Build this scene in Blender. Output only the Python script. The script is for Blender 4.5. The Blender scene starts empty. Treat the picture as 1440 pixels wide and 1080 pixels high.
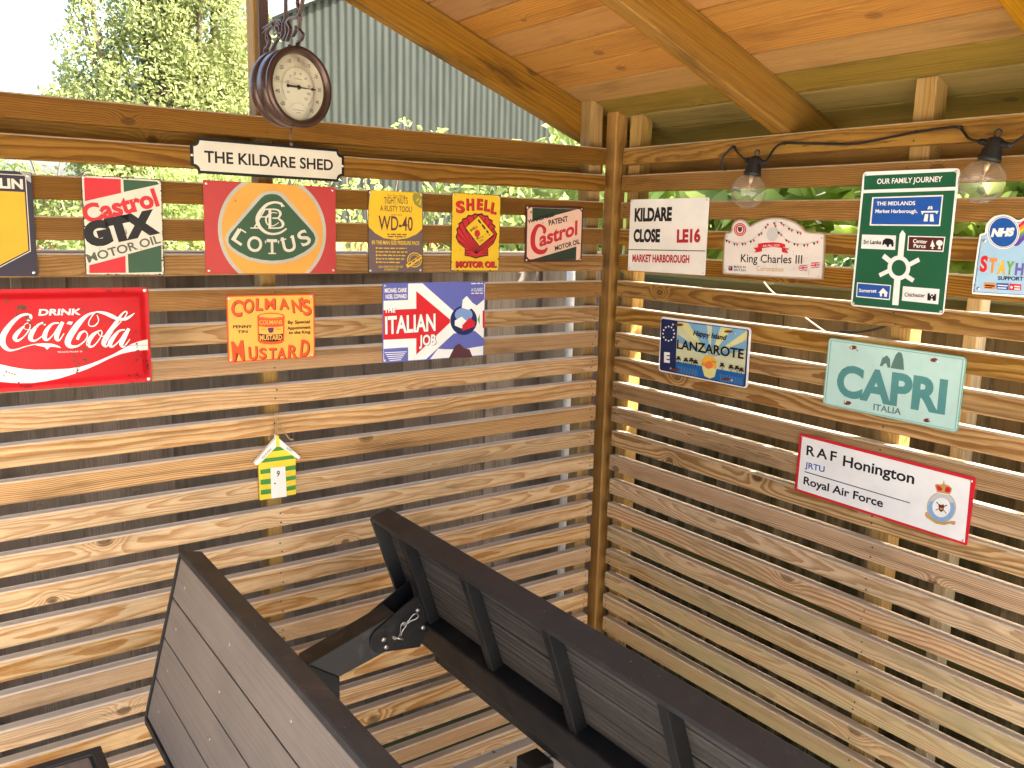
import bpy, bmesh, math, random
import numpy as np
from mathutils import Vector, Matrix
R = math.radians
sc = bpy.context.scene
COL = sc.collection

# ------------------------------------------------------------------ camera, sky, sun, exposure
cam = bpy.data.cameras.new('camera'); camo = bpy.data.objects.new('camera', cam); COL.objects.link(camo)
cam.sensor_width = 36.0; cam.lens = 30.334; cam.clip_start = 0.02; cam.clip_end = 500
camo.matrix_world = Matrix(((0.8147219, 0.0854129, -0.5735267, -1.72671),
                            (-0.5794055, 0.1587193, -0.7994357, -1.92223),
                            (0.0227477, 0.9836223, 0.1788008, 1.55356),
                            (0, 0, 0, 1)))
sc.camera = camo
W = bpy.data.worlds.new('World'); sc.world = W; W.use_nodes = True
wn = W.node_tree; bg = wn.nodes['Background']
sky = wn.nodes.new('ShaderNodeTexSky'); sky.sky_type = 'NISHITA'; sky.sun_disc = False
SUN_EL, SUN_AZ = 47.0, 135.0          # azimuth clockwise from +Y
sky.sun_elevation = R(SUN_EL); sky.sun_rotation = R(SUN_AZ); sky.air_density = 1.0; sky.dust_density = 6.0; sky.ozone_density = 0.2
wn.links.new(sky.outputs[0], bg.inputs[0]); bg.inputs[1].default_value = 0.15
sd = bpy.data.lights.new('sun', 'SUN'); sd.energy = 3.4; sd.angle = R(0.5); sd.color = (1.0, 0.955, 0.88)
so = bpy.data.objects.new('sun', sd); COL.objects.link(so)
tos = Vector((math.sin(R(SUN_AZ)) * math.cos(R(SUN_EL)), math.cos(R(SUN_AZ)) * math.cos(R(SUN_EL)), math.sin(R(SUN_EL))))
so.rotation_euler = tos.to_track_quat('Z', 'Y').to_euler()
sc.view_settings.view_transform = 'Standard'; sc.view_settings.look = 'None'
sc.view_settings.exposure = 2.85; sc.view_settings.gamma = 1.0
sc.cycles.max_bounces = 10; sc.cycles.diffuse_bounces = 6; sc.cycles.transparent_max_bounces = 16
sc.cycles.use_denoising = True
sc.cycles.sample_clamp_indirect = 8.0

# ------------------------------------------------------------------ materials
MATS = {}
def newmat(name):
    m = bpy.data.materials.new(name); m.use_nodes = True
    nt = m.node_tree; nt.nodes.clear()
    out = nt.nodes.new('ShaderNodeOutputMaterial'); MATS[name] = m
    return m, nt, out
def nd(nt, kind, ins=None, **kw):
    n = nt.nodes.new(kind)
    for k, v in kw.items(): setattr(n, k, v)
    for k, v in (ins or {}).items():
        if isinstance(v, bpy.types.NodeSocket): nt.links.new(v, n.inputs[k])
        else: n.inputs[k].default_value = v
    return n
def mth(nt, op, a, b=0.0, c=0.0):
    return nd(nt, 'ShaderNodeMath', {0: a, 1: b, 2: c}, operation=op).outputs[0]
def mix(nt, fac, a, b, mode='MIX'):
    n = nt.nodes.new('ShaderNodeMix'); n.data_type = 'RGBA'; n.blend_type = mode
    for i, v in ((0, fac), (6, a), (7, b)):
        if isinstance(v, bpy.types.NodeSocket): nt.links.new(v, n.inputs[i])
        else: n.inputs[i].default_value = v if i == 0 else (tuple(v) + (1,) if len(v) == 3 else v)
    return n.outputs[2]
def smooth(nt, v, lo, hi, a=0.0, b=1.0):
    n = nd(nt, 'ShaderNodeMapRange', {0: v, 1: lo, 2: hi, 3: a, 4: b}, interpolation_type='SMOOTHSTEP'); return n.outputs[0]
def noise(nt, vec, scale, detail=3.0, rough=0.55, dist=0.0):
    n = nd(nt, 'ShaderNodeTexNoise', {'Vector': vec, 'Scale': scale, 'Detail': detail, 'Roughness': rough, 'Distortion': dist}); return n.outputs[0]
def srgb(r, g, b):
    f = lambda c: (c / 255 / 12.92) if c <= 10 else ((c / 255 + .055) / 1.055) ** 2.4
    return (f(r), f(g), f(b))

def wood(name, early, late, stain, grey=None, low=None, lowz=(0.7, 1.3), contrast=0.75, rough=0.62, ring=0.0062, bump=0.25, green=None, greenz=(0.5, 1.0), stainamt=0.5, knots=True, vary=0.25, streak=0.5):
    """sawn softwood: rings cut from a log, knots, fibres, stains; optional height tone (bleaching plus painted light) and upper faces greyed and paled for sky light"""
    m, nt, out = newmat(name)
    wc = nd(nt, 'ShaderNodeAttribute', attribute_name='wc').outputs['Vector']
    seed = nd(nt, 'ShaderNodeAttribute', attribute_name='seed').outputs['Fac']
    sx = nd(nt, 'ShaderNodeSeparateXYZ', {0: wc})
    rn = nd(nt, 'ShaderNodeTexWhiteNoise', {'W': seed}, noise_dimensions='1D')
    rs = nd(nt, 'ShaderNodeSeparateColor', {0: rn.outputs['Color']})
    r1, r2, r3 = rs.outputs[0], rs.outputs[1], rs.outputs[2]
    u = mth(nt, 'MULTIPLY_ADD', seed, 7.31, sx.outputs[0])
    off = mth(nt, 'MULTIPLY', seed, 3.17)
    pv = nd(nt, 'ShaderNodeCombineXYZ', {0: u, 1: mth(nt, 'ADD', sx.outputs[1], off), 2: sx.outputs[2]}).outputs[0]
    # log centre and slow wander of the pith along the board
    slow = nd(nt, 'ShaderNodeTexNoise', {'Vector': nd(nt, 'ShaderNodeCombineXYZ', {0: mth(nt, 'MULTIPLY', u, 1.25), 1: off}).outputs[0], 'Scale': 1.0, 'Detail': 2.0})
    sl = nd(nt, 'ShaderNodeSeparateColor', {0: slow.outputs['Color']})
    cy = mth(nt, 'ADD', mth(nt, 'MULTIPLY_ADD', r1, 0.09, -0.045), mth(nt, 'MULTIPLY_ADD', sl.outputs[0], 0.065, -0.0325))
    cz = mth(nt, 'ADD', mth(nt, 'MULTIPLY_ADD', r2, 0.07, 0.004), mth(nt, 'MULTIPLY_ADD', sl.outputs[1], 0.055, -0.0275))
    dy = mth(nt, 'SUBTRACT', sx.outputs[1], cy); dz = mth(nt, 'SUBTRACT', sx.outputs[2], cz)
    rad = mth(nt, 'SQRT', mth(nt, 'ADD', mth(nt, 'MULTIPLY', dy, dy), mth(nt, 'MULTIPLY', dz, dz)))
    sq = nd(nt, 'ShaderNodeVectorMath', {0: pv, 1: (5.0, 26.0, 26.0)}, operation='MULTIPLY').outputs[0]
    wob = noise(nt, sq, 1.0, 3.0, 0.5)
    rad = mth(nt, 'ADD', rad, mth(nt, 'MULTIPLY_ADD', wob, 0.011, -0.0055))
    kn = None
    if knots:
        kv = nd(nt, 'ShaderNodeVectorMath', {0: pv, 1: (3.1, 11.0, 0.0)}, operation='MULTIPLY').outputs[0]
        vor = nd(nt, 'ShaderNodeTexVoronoi', {'Vector': kv, 'Scale': 1.0, 'Randomness': 1.0}, voronoi_dimensions='2D')
        vc = nd(nt, 'ShaderNodeSeparateColor', {0: vor.outputs['Color']})
        gate = mth(nt, 'GREATER_THAN', vc.outputs[0], 0.76)
        dvec = nd(nt, 'ShaderNodeVectorMath', {0: nd(nt, 'ShaderNodeVectorMath', {0: kv, 1: vor.outputs['Position']}, operation='SUBTRACT').outputs[0], 1: (1 / 3.1, 1 / 11.0, 0)}, operation='MULTIPLY').outputs[0]
        ksz = mth(nt, 'MULTIPLY_ADD', vc.outputs[1], 0.006, 0.005)
        kd = mth(nt, 'DIVIDE', nd(nt, 'ShaderNodeVectorMath', {0: nd(nt, 'ShaderNodeVectorMath', {0: dvec, 1: (0.62, 1, 0)}, operation='MULTIPLY').outputs[0]}, operation='LENGTH').outputs['Value'], ksz)
        infl = mth(nt, 'MULTIPLY', gate, mth(nt, 'POWER', 2.718, mth(nt, 'MULTIPLY', mth(nt, 'MULTIPLY', kd, kd), -0.16)))
        rad = mth(nt, 'ADD', rad, mth(nt, 'MULTIPLY', infl, 0.016))
        kn = mth(nt, 'MULTIPLY', gate, smooth(nt, mth(nt, 'ADD', kd, mth(nt, 'MULTIPLY_ADD', wob, 0.5, -0.25)), 1.15, 0.7))
        kring = mth(nt, 'MULTIPLY', gate, smooth(nt, mth(nt, 'ABSOLUTE', mth(nt, 'SUBTRACT', kd, 1.05)), 0.35, 0.0))
    rsp = mth(nt, 'MULTIPLY_ADD', mth(nt, 'MULTIPLY', r2, r3), ring * 0.9, ring * 0.45)
    ph = mth(nt, 'FRACT', mth(nt, 'DIVIDE', rad, rsp))
    lw = mth(nt, 'MULTIPLY', smooth(nt, ph, 0.25, 0.88), smooth(nt, ph, 1.0, 0.93))
    fib = noise(nt, nd(nt, 'ShaderNodeVectorMath', {0: pv, 1: (9.0, 420.0, 420.0)}, operation='MULTIPLY').outputs[0], 1.0, 2.0, 0.6)
    blo = noise(nt, nd(nt, 'ShaderNodeVectorMath', {0: pv, 1: (3.2, 17.0, 17.0)}, operation='MULTIPLY').outputs[0], 1.0, 4.0, 0.6)
    pos = nd(nt, 'ShaderNodeSeparateXYZ', {0: nd(nt, 'ShaderNodeNewGeometry').outputs['Position']})
    ce, cl = early, late
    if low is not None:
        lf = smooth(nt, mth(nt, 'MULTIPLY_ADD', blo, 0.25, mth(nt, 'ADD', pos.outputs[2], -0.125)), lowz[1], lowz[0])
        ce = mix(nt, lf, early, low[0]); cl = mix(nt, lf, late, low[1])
    lwv = mth(nt, 'MULTIPLY', lw, mth(nt, 'MULTIPLY_ADD', r3, 0.5, contrast - 0.25))
    col = mix(nt, lwv, ce, cl)
    col = mix(nt, mth(nt, 'MULTIPLY', smooth(nt, blo, 0.5, 0.72), stainamt), col, stain)
    col = mix(nt, smooth(nt, fib, 0.35, 0.75, 0.0, 0.35), col, (0.0, 0.0, 0.0), 'MULTIPLY') if False else mix(nt, smooth(nt, fib, 0.3, 0.8, 0.0, 0.28), col, stain)
    strk = noise(nt, nd(nt, 'ShaderNodeVectorMath', {0: pv, 1: (0.9, 75.0, 75.0)}, operation='MULTIPLY').outputs[0], 1.0, 4.0, 0.65)
    col = mix(nt, smooth(nt, strk, 0.48, 0.74, 0.0, streak), col, stain)
    val = mth(nt, 'MULTIPLY_ADD', r2, vary * 2, 1.0 - vary)
    hsv = nd(nt, 'ShaderNodeHueSaturation', {'Color': col, 'Value': val, 'Saturation': mth(nt, 'MULTIPLY_ADD', r3, 0.16, 0.93), 'Hue': mth(nt, 'MULTIPLY_ADD', r1, 0.010, 0.496)})
    col = hsv.outputs[0]
    if kn is not None:
        col = mix(nt, mth(nt, 'MULTIPLY', kring, 0.5), col, stain)
        col = mix(nt, mth(nt, 'MULTIPLY', kn, 0.7), col, mix(nt, lw, tuple(c * 1.1 for c in stain), tuple(c * 0.6 for c in stain)))
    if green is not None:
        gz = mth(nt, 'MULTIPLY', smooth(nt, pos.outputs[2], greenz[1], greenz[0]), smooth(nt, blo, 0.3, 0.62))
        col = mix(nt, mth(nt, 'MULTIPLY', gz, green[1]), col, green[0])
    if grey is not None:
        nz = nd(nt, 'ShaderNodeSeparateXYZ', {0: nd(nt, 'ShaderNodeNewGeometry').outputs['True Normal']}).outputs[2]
        col = mix(nt, mth(nt, 'MULTIPLY', smooth(nt, nz, 0.3, 0.8), 0.85), col, grey)  # upward faces: weathered grey, also paled to stand in for sky light
    hgt = mth(nt, 'ADD', mth(nt, 'MULTIPLY', lw, 0.5), mth(nt, 'MULTIPLY', fib, 0.5))
    bp = nd(nt, 'ShaderNodeBump', {'Height': hgt, 'Strength': bump, 'Distance': 0.0012})
    b = nd(nt, 'ShaderNodeBsdfPrincipled', {'Base Color': col, 'Roughness': mth(nt, 'MULTIPLY_ADD', fib, 0.2, rough - 0.1), 'Normal': bp.outputs[0], 'Specular IOR Level': 0.15})
    nt.links.new(b.outputs[0], out.inputs[0]); return m

def paint(name, col, rough=0.32, wear=0.0, rust=(0.11, 0.055, 0.03), vary=0.12, spec=0.22, scale=55.0):
    m, nt, out = newmat(name)
    oc = nd(nt, 'ShaderNodeTexCoord').outputs['Object']
    n1 = noise(nt, oc, 9.0, 4.0, 0.6)
    c = mix(nt, smooth(nt, n1, 0.3, 0.75, 0.0, vary * 2), col, tuple(x * 0.55 for x in col))
    rg = mth(nt, 'MULTIPLY_ADD', n1, 0.22, rough - 0.1)
    if wear > 0:
        n2 = noise(nt, oc, scale, 5.0, 0.65, 0.4)
        n3 = noise(nt, oc, 11.0, 3.0, 0.6)
        th = mth(nt, 'ADD', n2, mth(nt, 'MULTIPLY_ADD', n3, 0.5, -0.25))
        ms = smooth(nt, th, 0.74 - wear * 0.16, 0.78 - wear * 0.16)
        c = mix(nt, ms, c, rust); rg = mth(nt, 'MULTIPLY_ADD', ms, 0.35, rg)
    bp = nd(nt, 'ShaderNodeBump', {'Height': noise(nt, oc, 25.0, 2.0), 'Strength': 0.06, 'Distance': 0.002})
    b = nd(nt, 'ShaderNodeBsdfPrincipled', {'Base Color': c if isinstance(c, bpy.types.NodeSocket) else tuple(c) + (1,), 'Roughness': rg, 'Specular IOR Level': spec, 'Normal': bp.outputs[0]})
    nt.links.new(b.outputs[0], out.inputs[0]); return m

def dusty(nt, oc, c, amt):
    s1 = noise(nt, oc, 150.0, 2.0, 0.5); s2 = noise(nt, oc, 14.0, 5.0, 0.7, 0.6)
    c = mix(nt, smooth(nt, s2, 0.52, 0.75, 0.0, amt), c, (0.17, 0.155, 0.135))
    return mix(nt, smooth(nt, s1, 0.745, 0.77, 0.0, min(1.0, amt * 2.5)), c, (0.36, 0.34, 0.30))

def solid(name, col, rough=0.5, metal=0.0, spec=0.5, nscale=30.0, vary=0.25, bump=0.0, bscale=200.0, dust=0.0):
    m, nt, out = newmat(name)
    oc = nd(nt, 'ShaderNodeTexCoord').outputs['Object']
    n1 = noise(nt, oc, nscale, 4.0, 0.6)
    c = mix(nt, smooth(nt, n1, 0.3, 0.75, 0.0, vary), col, tuple(x * 0.45 for x in col))
    if dust: c = dusty(nt, oc, c, dust)
    ins = {'Base Color': c, 'Roughness': mth(nt, 'MULTIPLY_ADD', n1, 0.25, rough - 0.12), 'Metallic': metal, 'Specular IOR Level': spec}
    if bump: ins['Normal'] = nd(nt, 'ShaderNodeBump', {'Height': noise(nt, oc, bscale, 4.0), 'Strength': bump, 'Distance': 0.002}).outputs[0]
    b = nd(nt, 'ShaderNodeBsdfPrincipled', ins)
    nt.links.new(b.outputs[0], out.inputs[0]); return m

def leafmat(name, c1, c2, trans=0.45, shine=0.35):
    m, nt, out = newmat(name)
    rnd = nd(nt, 'ShaderNodeAttribute', attribute_name='seed').outputs['Fac']
    r = nd(nt, 'ShaderNodeTexWhiteNoise', {'W': rnd}, noise_dimensions='1D')
    c = mix(nt, r.outputs['Value'], c1, c2)
    pr = nd(nt, 'ShaderNodeBsdfPrincipled', {'Base Color': c, 'Roughness': 1 - shine, 'Specular IOR Level': 0.4})
    tr = nd(nt, 'ShaderNodeBsdfTranslucent', {0: mix(nt, 0.5, c, tuple(min(1, x * 1.5) for x in c2))})
    mx = nd(nt, 'ShaderNodeMixShader', {0: trans, 1: pr.outputs[0], 2: tr.outputs[0]})
    nt.links.new(mx.outputs[0], out.inputs[0]); return m
ART={
'kshed':[('T','lettering','black','THE KILDARE SHED',(-146.1,-13.6),(146.4,-12.2),24.47,0.01,0,1)],
'gtx':[('P','artwork','red',((-70.4,93),(-2.9,94.1),(-3.1,66.9),(-70.8,47.1))),
('P','artwork','green',((2,93.7),(71.7,94),(69.9,88.4),(2.1,69.1))),
('P','artwork','red',((-68.8,-78.9),(-0,-59.1),(-0.5,-93.9),(-68.9,-94.6))),
('P','artwork','green',((4.7,-55.9),(71.3,-36),(70.2,-92),(4.8,-93.9))),
('T','lettering','red','Castrol',(-70.3,2.2),(71.2,44.4),37.56,0.03,0,1),
('T','lettering','black','GTX',(-69.5,-46.4),(70.5,-11.5),50.92,0.08,0,1),
('T','lettering','greengrey','MOTOR OIL',(-69.5,-74.2),(71,-31.1),17.29,0.01,0,1)],
'lotus':[('P','artwork','silver',((-0.3,83.9),(-11.6,82.5),(-22.9,78),(-31.9,72.3),(-99.5,-5.7),(-105.2,-14.4),(-107.6,-22.9),(-106.4,-33.5),(-100.7,-44.1),(-83.7,-56.8),(-57.6,-69.3),(-28.6,-76.2),(-3.6,-78.3),(21.8,-76.1),(47.7,-70.4),(76.5,-57.9),(95.9,-44.1),(105.3,-30.4),(107.9,-17.9),(103.7,-6.6),(94.1,5.5),(31.5,72.4),(22.4,80.2),(11.1,83.6))),
('P','artwork','green',((-0.4,77),(-9.5,75.9),(-18.5,72.9),(-27.6,65),(-95.4,-11),(-100.4,-20.6),(-100.7,-31.3),(-94.1,-40.8),(-79.1,-51.4),(-55.2,-63.2),(-26.2,-69.1),(-3.5,-70.8),(22,-68.9),(45.5,-63.7),(71.8,-51.1),(88.7,-39.7),(98.1,-29.3),(100.6,-18.7),(96.4,-7.9),(86.9,3.1),(26.7,64.7),(18.8,72.4),(9.8,76.4))),
('S','lettering','cream',((23,49.8,4.92),(18.5,56.6,4.9),(3.7,58.8,4.9),(-14.5,52.2,6.16),(-30.1,34.8,7.92),(-35.8,19.5,8.32),(-30.8,4.5,7.97),(-18,-7.1,6.27),(-2.2,-11.1,4.92),(16.2,-7.9,4.5),(31.4,1.7,3.17))),
('P','artwork','cream',((16.3,58.2),(20.2,59.9),(28.8,50),(23,50.8))),
('S','lettering','cream',((-6.5,43.8,6.23),(-7.4,1.9,6.23))),
('S','lettering','cream',((-20.3,42.5,3.08),(8,43.1,3.58),(17.5,35.4,6.27),(12.2,25.3,3.13),(-1.5,23.8,2.67))),
('S','lettering','cream',((-1.5,23.8,2.67),(12.2,23.6,3.15),(23,13.6,6.79),(17.5,3.6,3.62),(-11.1,1.6,3.12))),
('S','lettering','cream',((-17.4,43.4,3.1),(-26.7,28.4,2.88),(-42.5,2.1,3.3))),
('S','lettering','cream',((-30.8,25.7,2.19),(-9.4,26.4,2.2))),
('S','lettering','cream',((-51.8,0.8,2.64),(-33.6,1.2,2.64))),
('S','lettering','cream',((10.1,35.1,1.8),(-2.4,35.8,2.21),(-15.5,24.5,4.01),(-13.1,10.4,3.12),(0.4,7.1,2.24),(13.2,14.9,1.8))),
('G','lettering','cream','L',(-76.5,-19.3),25.67,29.76,-33,0.03),
('G','lettering','cream','O',(-42.9,-34.3),33.75,34.81,-13,0.02),
('G','lettering','cream','T',(-3.3,-39.3),23.89,33.38,0,0.03),
('G','lettering','cream','U',(36.1,-33.2),31.39,35.6,12,0.02),
('G','lettering','cream','S',(72.7,-18.5),26.13,36,28,0.02),
('S','lettering','cream',((-18,-26.1,3.34),(-18.1,-32.2,2.01))),
('S','lettering','cream',((11.9,-25.6,3.38),(11.8,-31.8,2.03))),
('S','lettering','cream',((-12.3,-54.5,2.91),(5.6,-54.4,2.93))),
('S','lettering','cream',((-75.2,-1.5,3.01),(-61.8,-9.6,3.05))),
('S','lettering','cream',((-93.1,-22.6,3.01),(-74.3,-34.3,3.5))),
('S','lettering','cream',((15.8,-24.6,2.96),(29.8,-21.5,2.96))),
('S','lettering','cream',((39.2,-18,2.97),(48.2,-15.6,2.97)))],
'colman':[('G','lettering','black','C',(-78.1,46.4),26.01,37.57,-12,0.03),
('G','lettering','black','O',(-51.9,50),24.38,32.74,-7,0.03),
('G','lettering','black','L',(-27.4,52.6),16.58,27.92,-3,0.03),
('G','lettering','black','M',(-2.6,53.3),25.01,25.36,-1,0.03),
('G','lettering','black','A',(30.1,52.4),23.58,25.68,3,0.03),
('G','lettering','black','N',(60.4,47.2),22.83,30.61,7,0.03),
('G','lettering','black',"'",(73.2,62.3),5.19,7.9,8,0.03),
('G','lettering','black','S',(84.4,42.9),21.01,38,10,0.03),
('G','lettering','black','M',(-78.9,-49.9),26.99,45.84,4,0.03),
('G','lettering','black','U',(-44.6,-57.8),20.5,31.21,2,0.03),
('G','lettering','black','S',(-22.2,-59.2),17.03,25.68,0,0.03),
('G','lettering','black','T',(0.9,-60.6),18.04,24.7,-2,0.03),
('G','lettering','black','A',(22.3,-61.3),21.56,26.01,-3,0.03),
('G','lettering','black','R',(49.2,-58.9),22.87,30.38,-5,0.03),
('G','lettering','black','D',(79.3,-53.1),22.09,39.5,-7,0.03),
('G','lettering','redorange','C',(-79.7,47.6),26,37.08,-12,0.03),
('G','lettering','redorange','O',(-53.6,51.3),24.08,32.74,-7,0.03),
('G','lettering','redorange','L',(-29.2,53.8),16.8,27.91,-3,0.03),
('G','lettering','redorange','M',(-4.4,54.5),24.7,25.35,-1,0.03),
('G','lettering','redorange','A',(28.3,53.7),23.59,25.68,3,0.03),
('G','lettering','redorange','N',(58.6,48.5),22.83,30.62,7,0.03),
('G','lettering','redorange',"'",(71.3,63.6),5.25,7.9,8,0.03),
('G','lettering','redorange','S',(82.5,44.2),21.01,38.01,10,0.03),
('G','lettering','redorange','M',(-80.6,-48.6),27.01,45.25,4,0.03),
('G','lettering','redorange','U',(-46.3,-56.5),20.78,31.61,2,0.03),
('G','lettering','redorange','S',(-24,-57.8),17.02,25.68,0,0.03),
('G','lettering','redorange','T',(-0.9,-59.2),18.02,25.01,-2,0.03),
('G','lettering','redorange','A',(20.5,-59.9),21.56,26,-3,0.03),
('G','lettering','redorange','R',(47.3,-57.5),22.87,30.38,-5,0.03),
('G','lettering','redorange','D',(77.4,-51.7),22.09,39.5,-7,0.03),
('T','lettering','black','PENNY',(-90.1,2.1),(-46.8,1.2),6.93,0.01,0,1),
('T','lettering','black','TIN',(-80.4,-9.3),(-57.6,-9.6),6.55,0.01,0,1),
('T','lettering','black','By Special',(36.8,7.1),(90.4,6.6),7.6,0.01,0,1),
('T','lettering','black','Appointment',(35.3,-6.4),(92.3,-6),7.2,0.01,0,1),
('T','lettering','black','to the King',(38.4,-16.9),(91.1,-17.3),7.2,0.01,0,1),
('P','artwork','redorange',((-34.3,27.9),(-30.7,31.2),(-16.8,33.9),(-2.4,34.4),(13.2,32.7),(26.4,29.3),(29.3,25.2),(27.2,-31.9),(22,-36.6),(9.7,-38.5),(-4.1,-38.8),(-18.5,-37),(-29.4,-33.9),(-34.6,-28.7))),
('P','artwork','mustard',((25.7,25.4),(25.3,26.3),(24,27.3),(21.9,28.3),(19.1,29.1),(15.6,29.9),(11.6,30.6),(7.1,31.2),(2.4,31.6),(-2.5,31.8),(-7.3,31.9),(-12,31.8),(-16.4,31.6),(-20.4,31.2),(-23.9,30.6),(-26.6,29.9),(-28.7,29.1),(-30,28.3),(-30.4,27.3),(-30,26.4),(-28.8,25.4),(-26.8,24.5),(-24,23.6),(-20.6,22.8),(-16.7,22.1),(-12.3,21.6),(-7.6,21.1),(-2.7,20.9),(2.2,20.8),(6.9,20.9),(11.4,21.1),(15.4,21.5),(18.9,22),(21.8,22.7),(23.9,23.5),(25.2,24.4))),
('P','artwork','black',((21.8,23.9),(21.4,24.5),(20.4,25),(18.6,25.6),(16.2,26.1),(13.3,26.6),(9.9,27.1),(6.1,27.4),(2.1,27.7),(-2,27.9),(-6.1,28),(-10,28),(-13.7,27.9),(-17.1,27.7),(-20,27.4),(-22.3,27.1),(-24.1,26.6),(-25.1,26.1),(-25.5,25.6),(-25.2,25.1),(-24.1,24.5),(-22.4,23.9),(-20.1,23.4),(-17.2,22.9),(-13.9,22.5),(-10.2,22.1),(-6.2,21.8),(-2.1,21.6),(2,21.5),(6,21.5),(9.8,21.6),(13.2,21.8),(16.1,22.1),(18.5,22.5),(20.3,22.9),(21.4,23.4))),
('P','artwork','mustard',((21.4,25.1),(21.1,25.7),(20,26.2),(18.3,26.8),(15.9,27.3),(13.1,27.8),(9.7,28.3),(6,28.6),(2.1,28.9),(-1.9,29.1),(-6,29.2),(-9.9,29.2),(-13.5,29.1),(-16.8,28.9),(-19.7,28.6),(-22,28.2),(-23.7,27.8),(-24.7,27.3),(-25.1,26.8),(-24.8,26.2),(-23.7,25.6),(-22,25.1),(-19.8,24.6),(-16.9,24.1),(-13.6,23.6),(-10,23.3),(-6.1,23),(-2.1,22.8),(2,22.7),(5.9,22.7),(9.6,22.8),(12.9,23),(15.9,23.3),(18.2,23.7),(20,24.1),(21,24.6))),
('P','artwork','mustard',((-31.4,4.8),(-17.5,2.3),(-3.2,1.3),(12.6,1),(25.2,2.4),(24.5,-14.8),(10.2,-15.9),(-3.5,-15.7),(-17.9,-14.6),(-31.4,-12.2))),
('P','artwork','black',((-31.4,-12.2),(-17.9,-14.6),(-3.5,-15.7),(10.2,-15.9),(24.5,-14.8),(23.3,-29.7),(9.8,-31.8),(-3.9,-31.9),(-18.3,-30.3),(-31.4,-26.9))),
('T','lettering','mustard','COLMANS',(-30.3,8.6),(22.9,7.1),9.48,0,0,1),
('T','lettering','mustard','MUSTARD',(-30.2,-27.9),(22.1,-29.2),12.25,0.02,0,1),
('P','artwork','purple',((-11.2,0),(3.4,-0),(2.2,-8.8),(-1.9,-11.8),(-5.9,-12),(-9.8,-8.3))),
('T','lettering','black','BULLS',(-25.7,-4.6),(-14.7,-4.9),2.73,0,0,1),
('T','lettering','black','HEAD',(9.4,-5.6),(19.5,-5.7),2.77,0,0,1)],
'wd':[('P','artwork','yellow',((-69.6,98.2),(72,97.8),(73.3,9.6),(56.7,-4),(32.2,-13.8),(-1,-18.7),(-33.7,-14.8),(-57,-3.4),(-74.3,12.2),(-74.7,50.1))),
('P','artwork','olive',((49.9,96.3),(72,96),(72.6,59),(62.4,62),(51.6,68.8),(45.4,80.4),(45.4,89.6))),
('S','lettering','yellow',((56.2,76.9,3.42),(62.2,83.7,2.86))),
('S','lettering','yellow',((65.4,68,3.44),(68.4,81.3,2.86))),
('T','lettering','black','Do You Have',(-24.8,84.8),(24.2,85.8),5.2,0,0.3,1),
('T','lettering','plum','TIGHT NUTS',(-33,67.5),(31.8,69.4),15.6,0,0,1),
('T','lettering','plum','or',(-4.1,64.4),(3.3,64.7),3.12,0,0,1),
('T','lettering','plum','A RUSTY TOOL?',(-43.8,49.8),(44.1,49.3),13.52,0,0,1),
('T','lettering','plum','then use',(-14.5,40.1),(15.4,40.5),4.16,0,0.3,1),
('T','lettering','plum','WD-40',(-48.3,4.5),(45.9,3.8),34.12,0,0,1),
('S','lettering','plum',((-24.8,-5.3,2.14),(-21.4,-5.6,2.93),(-18,-5.3,2.14))),
('S','lettering','plum',((-15.5,-5.3,2.15),(-7.8,-5.1,2.94),(0,-5.2,2.17))),
('S','lettering','plum',((2.5,-5.2,2.17),(8.5,-5.2,2.97),(14.5,-5.2,2.19))),
('S','lettering','plum',((17,-5.2,2.19),(23.1,-5.4,2.98),(29.1,-5.2,2.19))),
('S','lettering','plum',((-23.3,-10.6,1.99),(-14.9,-10.9,2.73),(-6.5,-10.6,2.01))),
('S','lettering','plum',((-4.2,-10.6,2.01),(-1.5,-10.3,2.74),(1.2,-10.6,2.01))),
('S','lettering','plum',((3.5,-10.6,2.01),(11.3,-10.8,2.75),(19,-10.6,2.03))),
('S','lettering','plum',((21.4,-10.6,2.03),(23.8,-10.5,2.77),(26.1,-10.6,2.03))),
('T','lettering','yellow','IN THE MAN SIZE PRESSURE PACK',(-65.8,-30),(66.2,-30.7),9.45,0.01,0,1),
('P','lettering','yellow',((-51,-38.7),(-51.4,-37.3),(-52.6,-36.5),(-54,-36.5),(-55.2,-37.4),(-55.6,-38.7),(-55.2,-40.1),(-54,-41),(-52.6,-41),(-51.4,-40.1))),
('S','lettering','yellow',((-48.9,-38.9,1.98),(-42.7,-39.1,2.71),(-36.5,-38.9,1.99))),
('S','lettering','yellow',((-34.2,-38.9,1.99),(-26.9,-39.2,2.72),(-19.5,-39,2))),
('S','lettering','yellow',((-17.2,-39,2),(-10.1,-39.3,2.73),(-3.1,-39,2.02))),
('S','lettering','yellow',((-0.7,-39,2.02),(1.8,-39,2.75),(4.3,-39,2.03))),
('S','lettering','yellow',((6.7,-39,2.02),(15.1,-39.1,2.77),(23.7,-39,2.04))),
('S','lettering','yellow',((26,-39,2.05),(27.7,-38.8,2.79),(29.3,-39,2.05))),
('P','lettering','yellow',((-51,-47.6),(-51.4,-46.2),(-52.6,-45.4),(-54.1,-45.4),(-55.2,-46.2),(-55.7,-47.6),(-55.2,-49),(-54.1,-49.8),(-52.6,-49.8),(-51.5,-49))),
('S','lettering','yellow',((-49,-47.8,1.98),(-41.7,-48,2.71),(-34.4,-47.8,1.99))),
('S','lettering','yellow',((-32.1,-47.9,1.99),(-26.7,-47.7,2.72),(-21.3,-47.9,2.01))),
('S','lettering','yellow',((-19,-47.9,2.01),(-16.7,-48,2.73),(-14.3,-47.9,2.01))),
('S','lettering','yellow',((-12,-47.9,2.01),(-6.7,-48.1,2.74),(-1.3,-48,2.02))),
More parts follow.
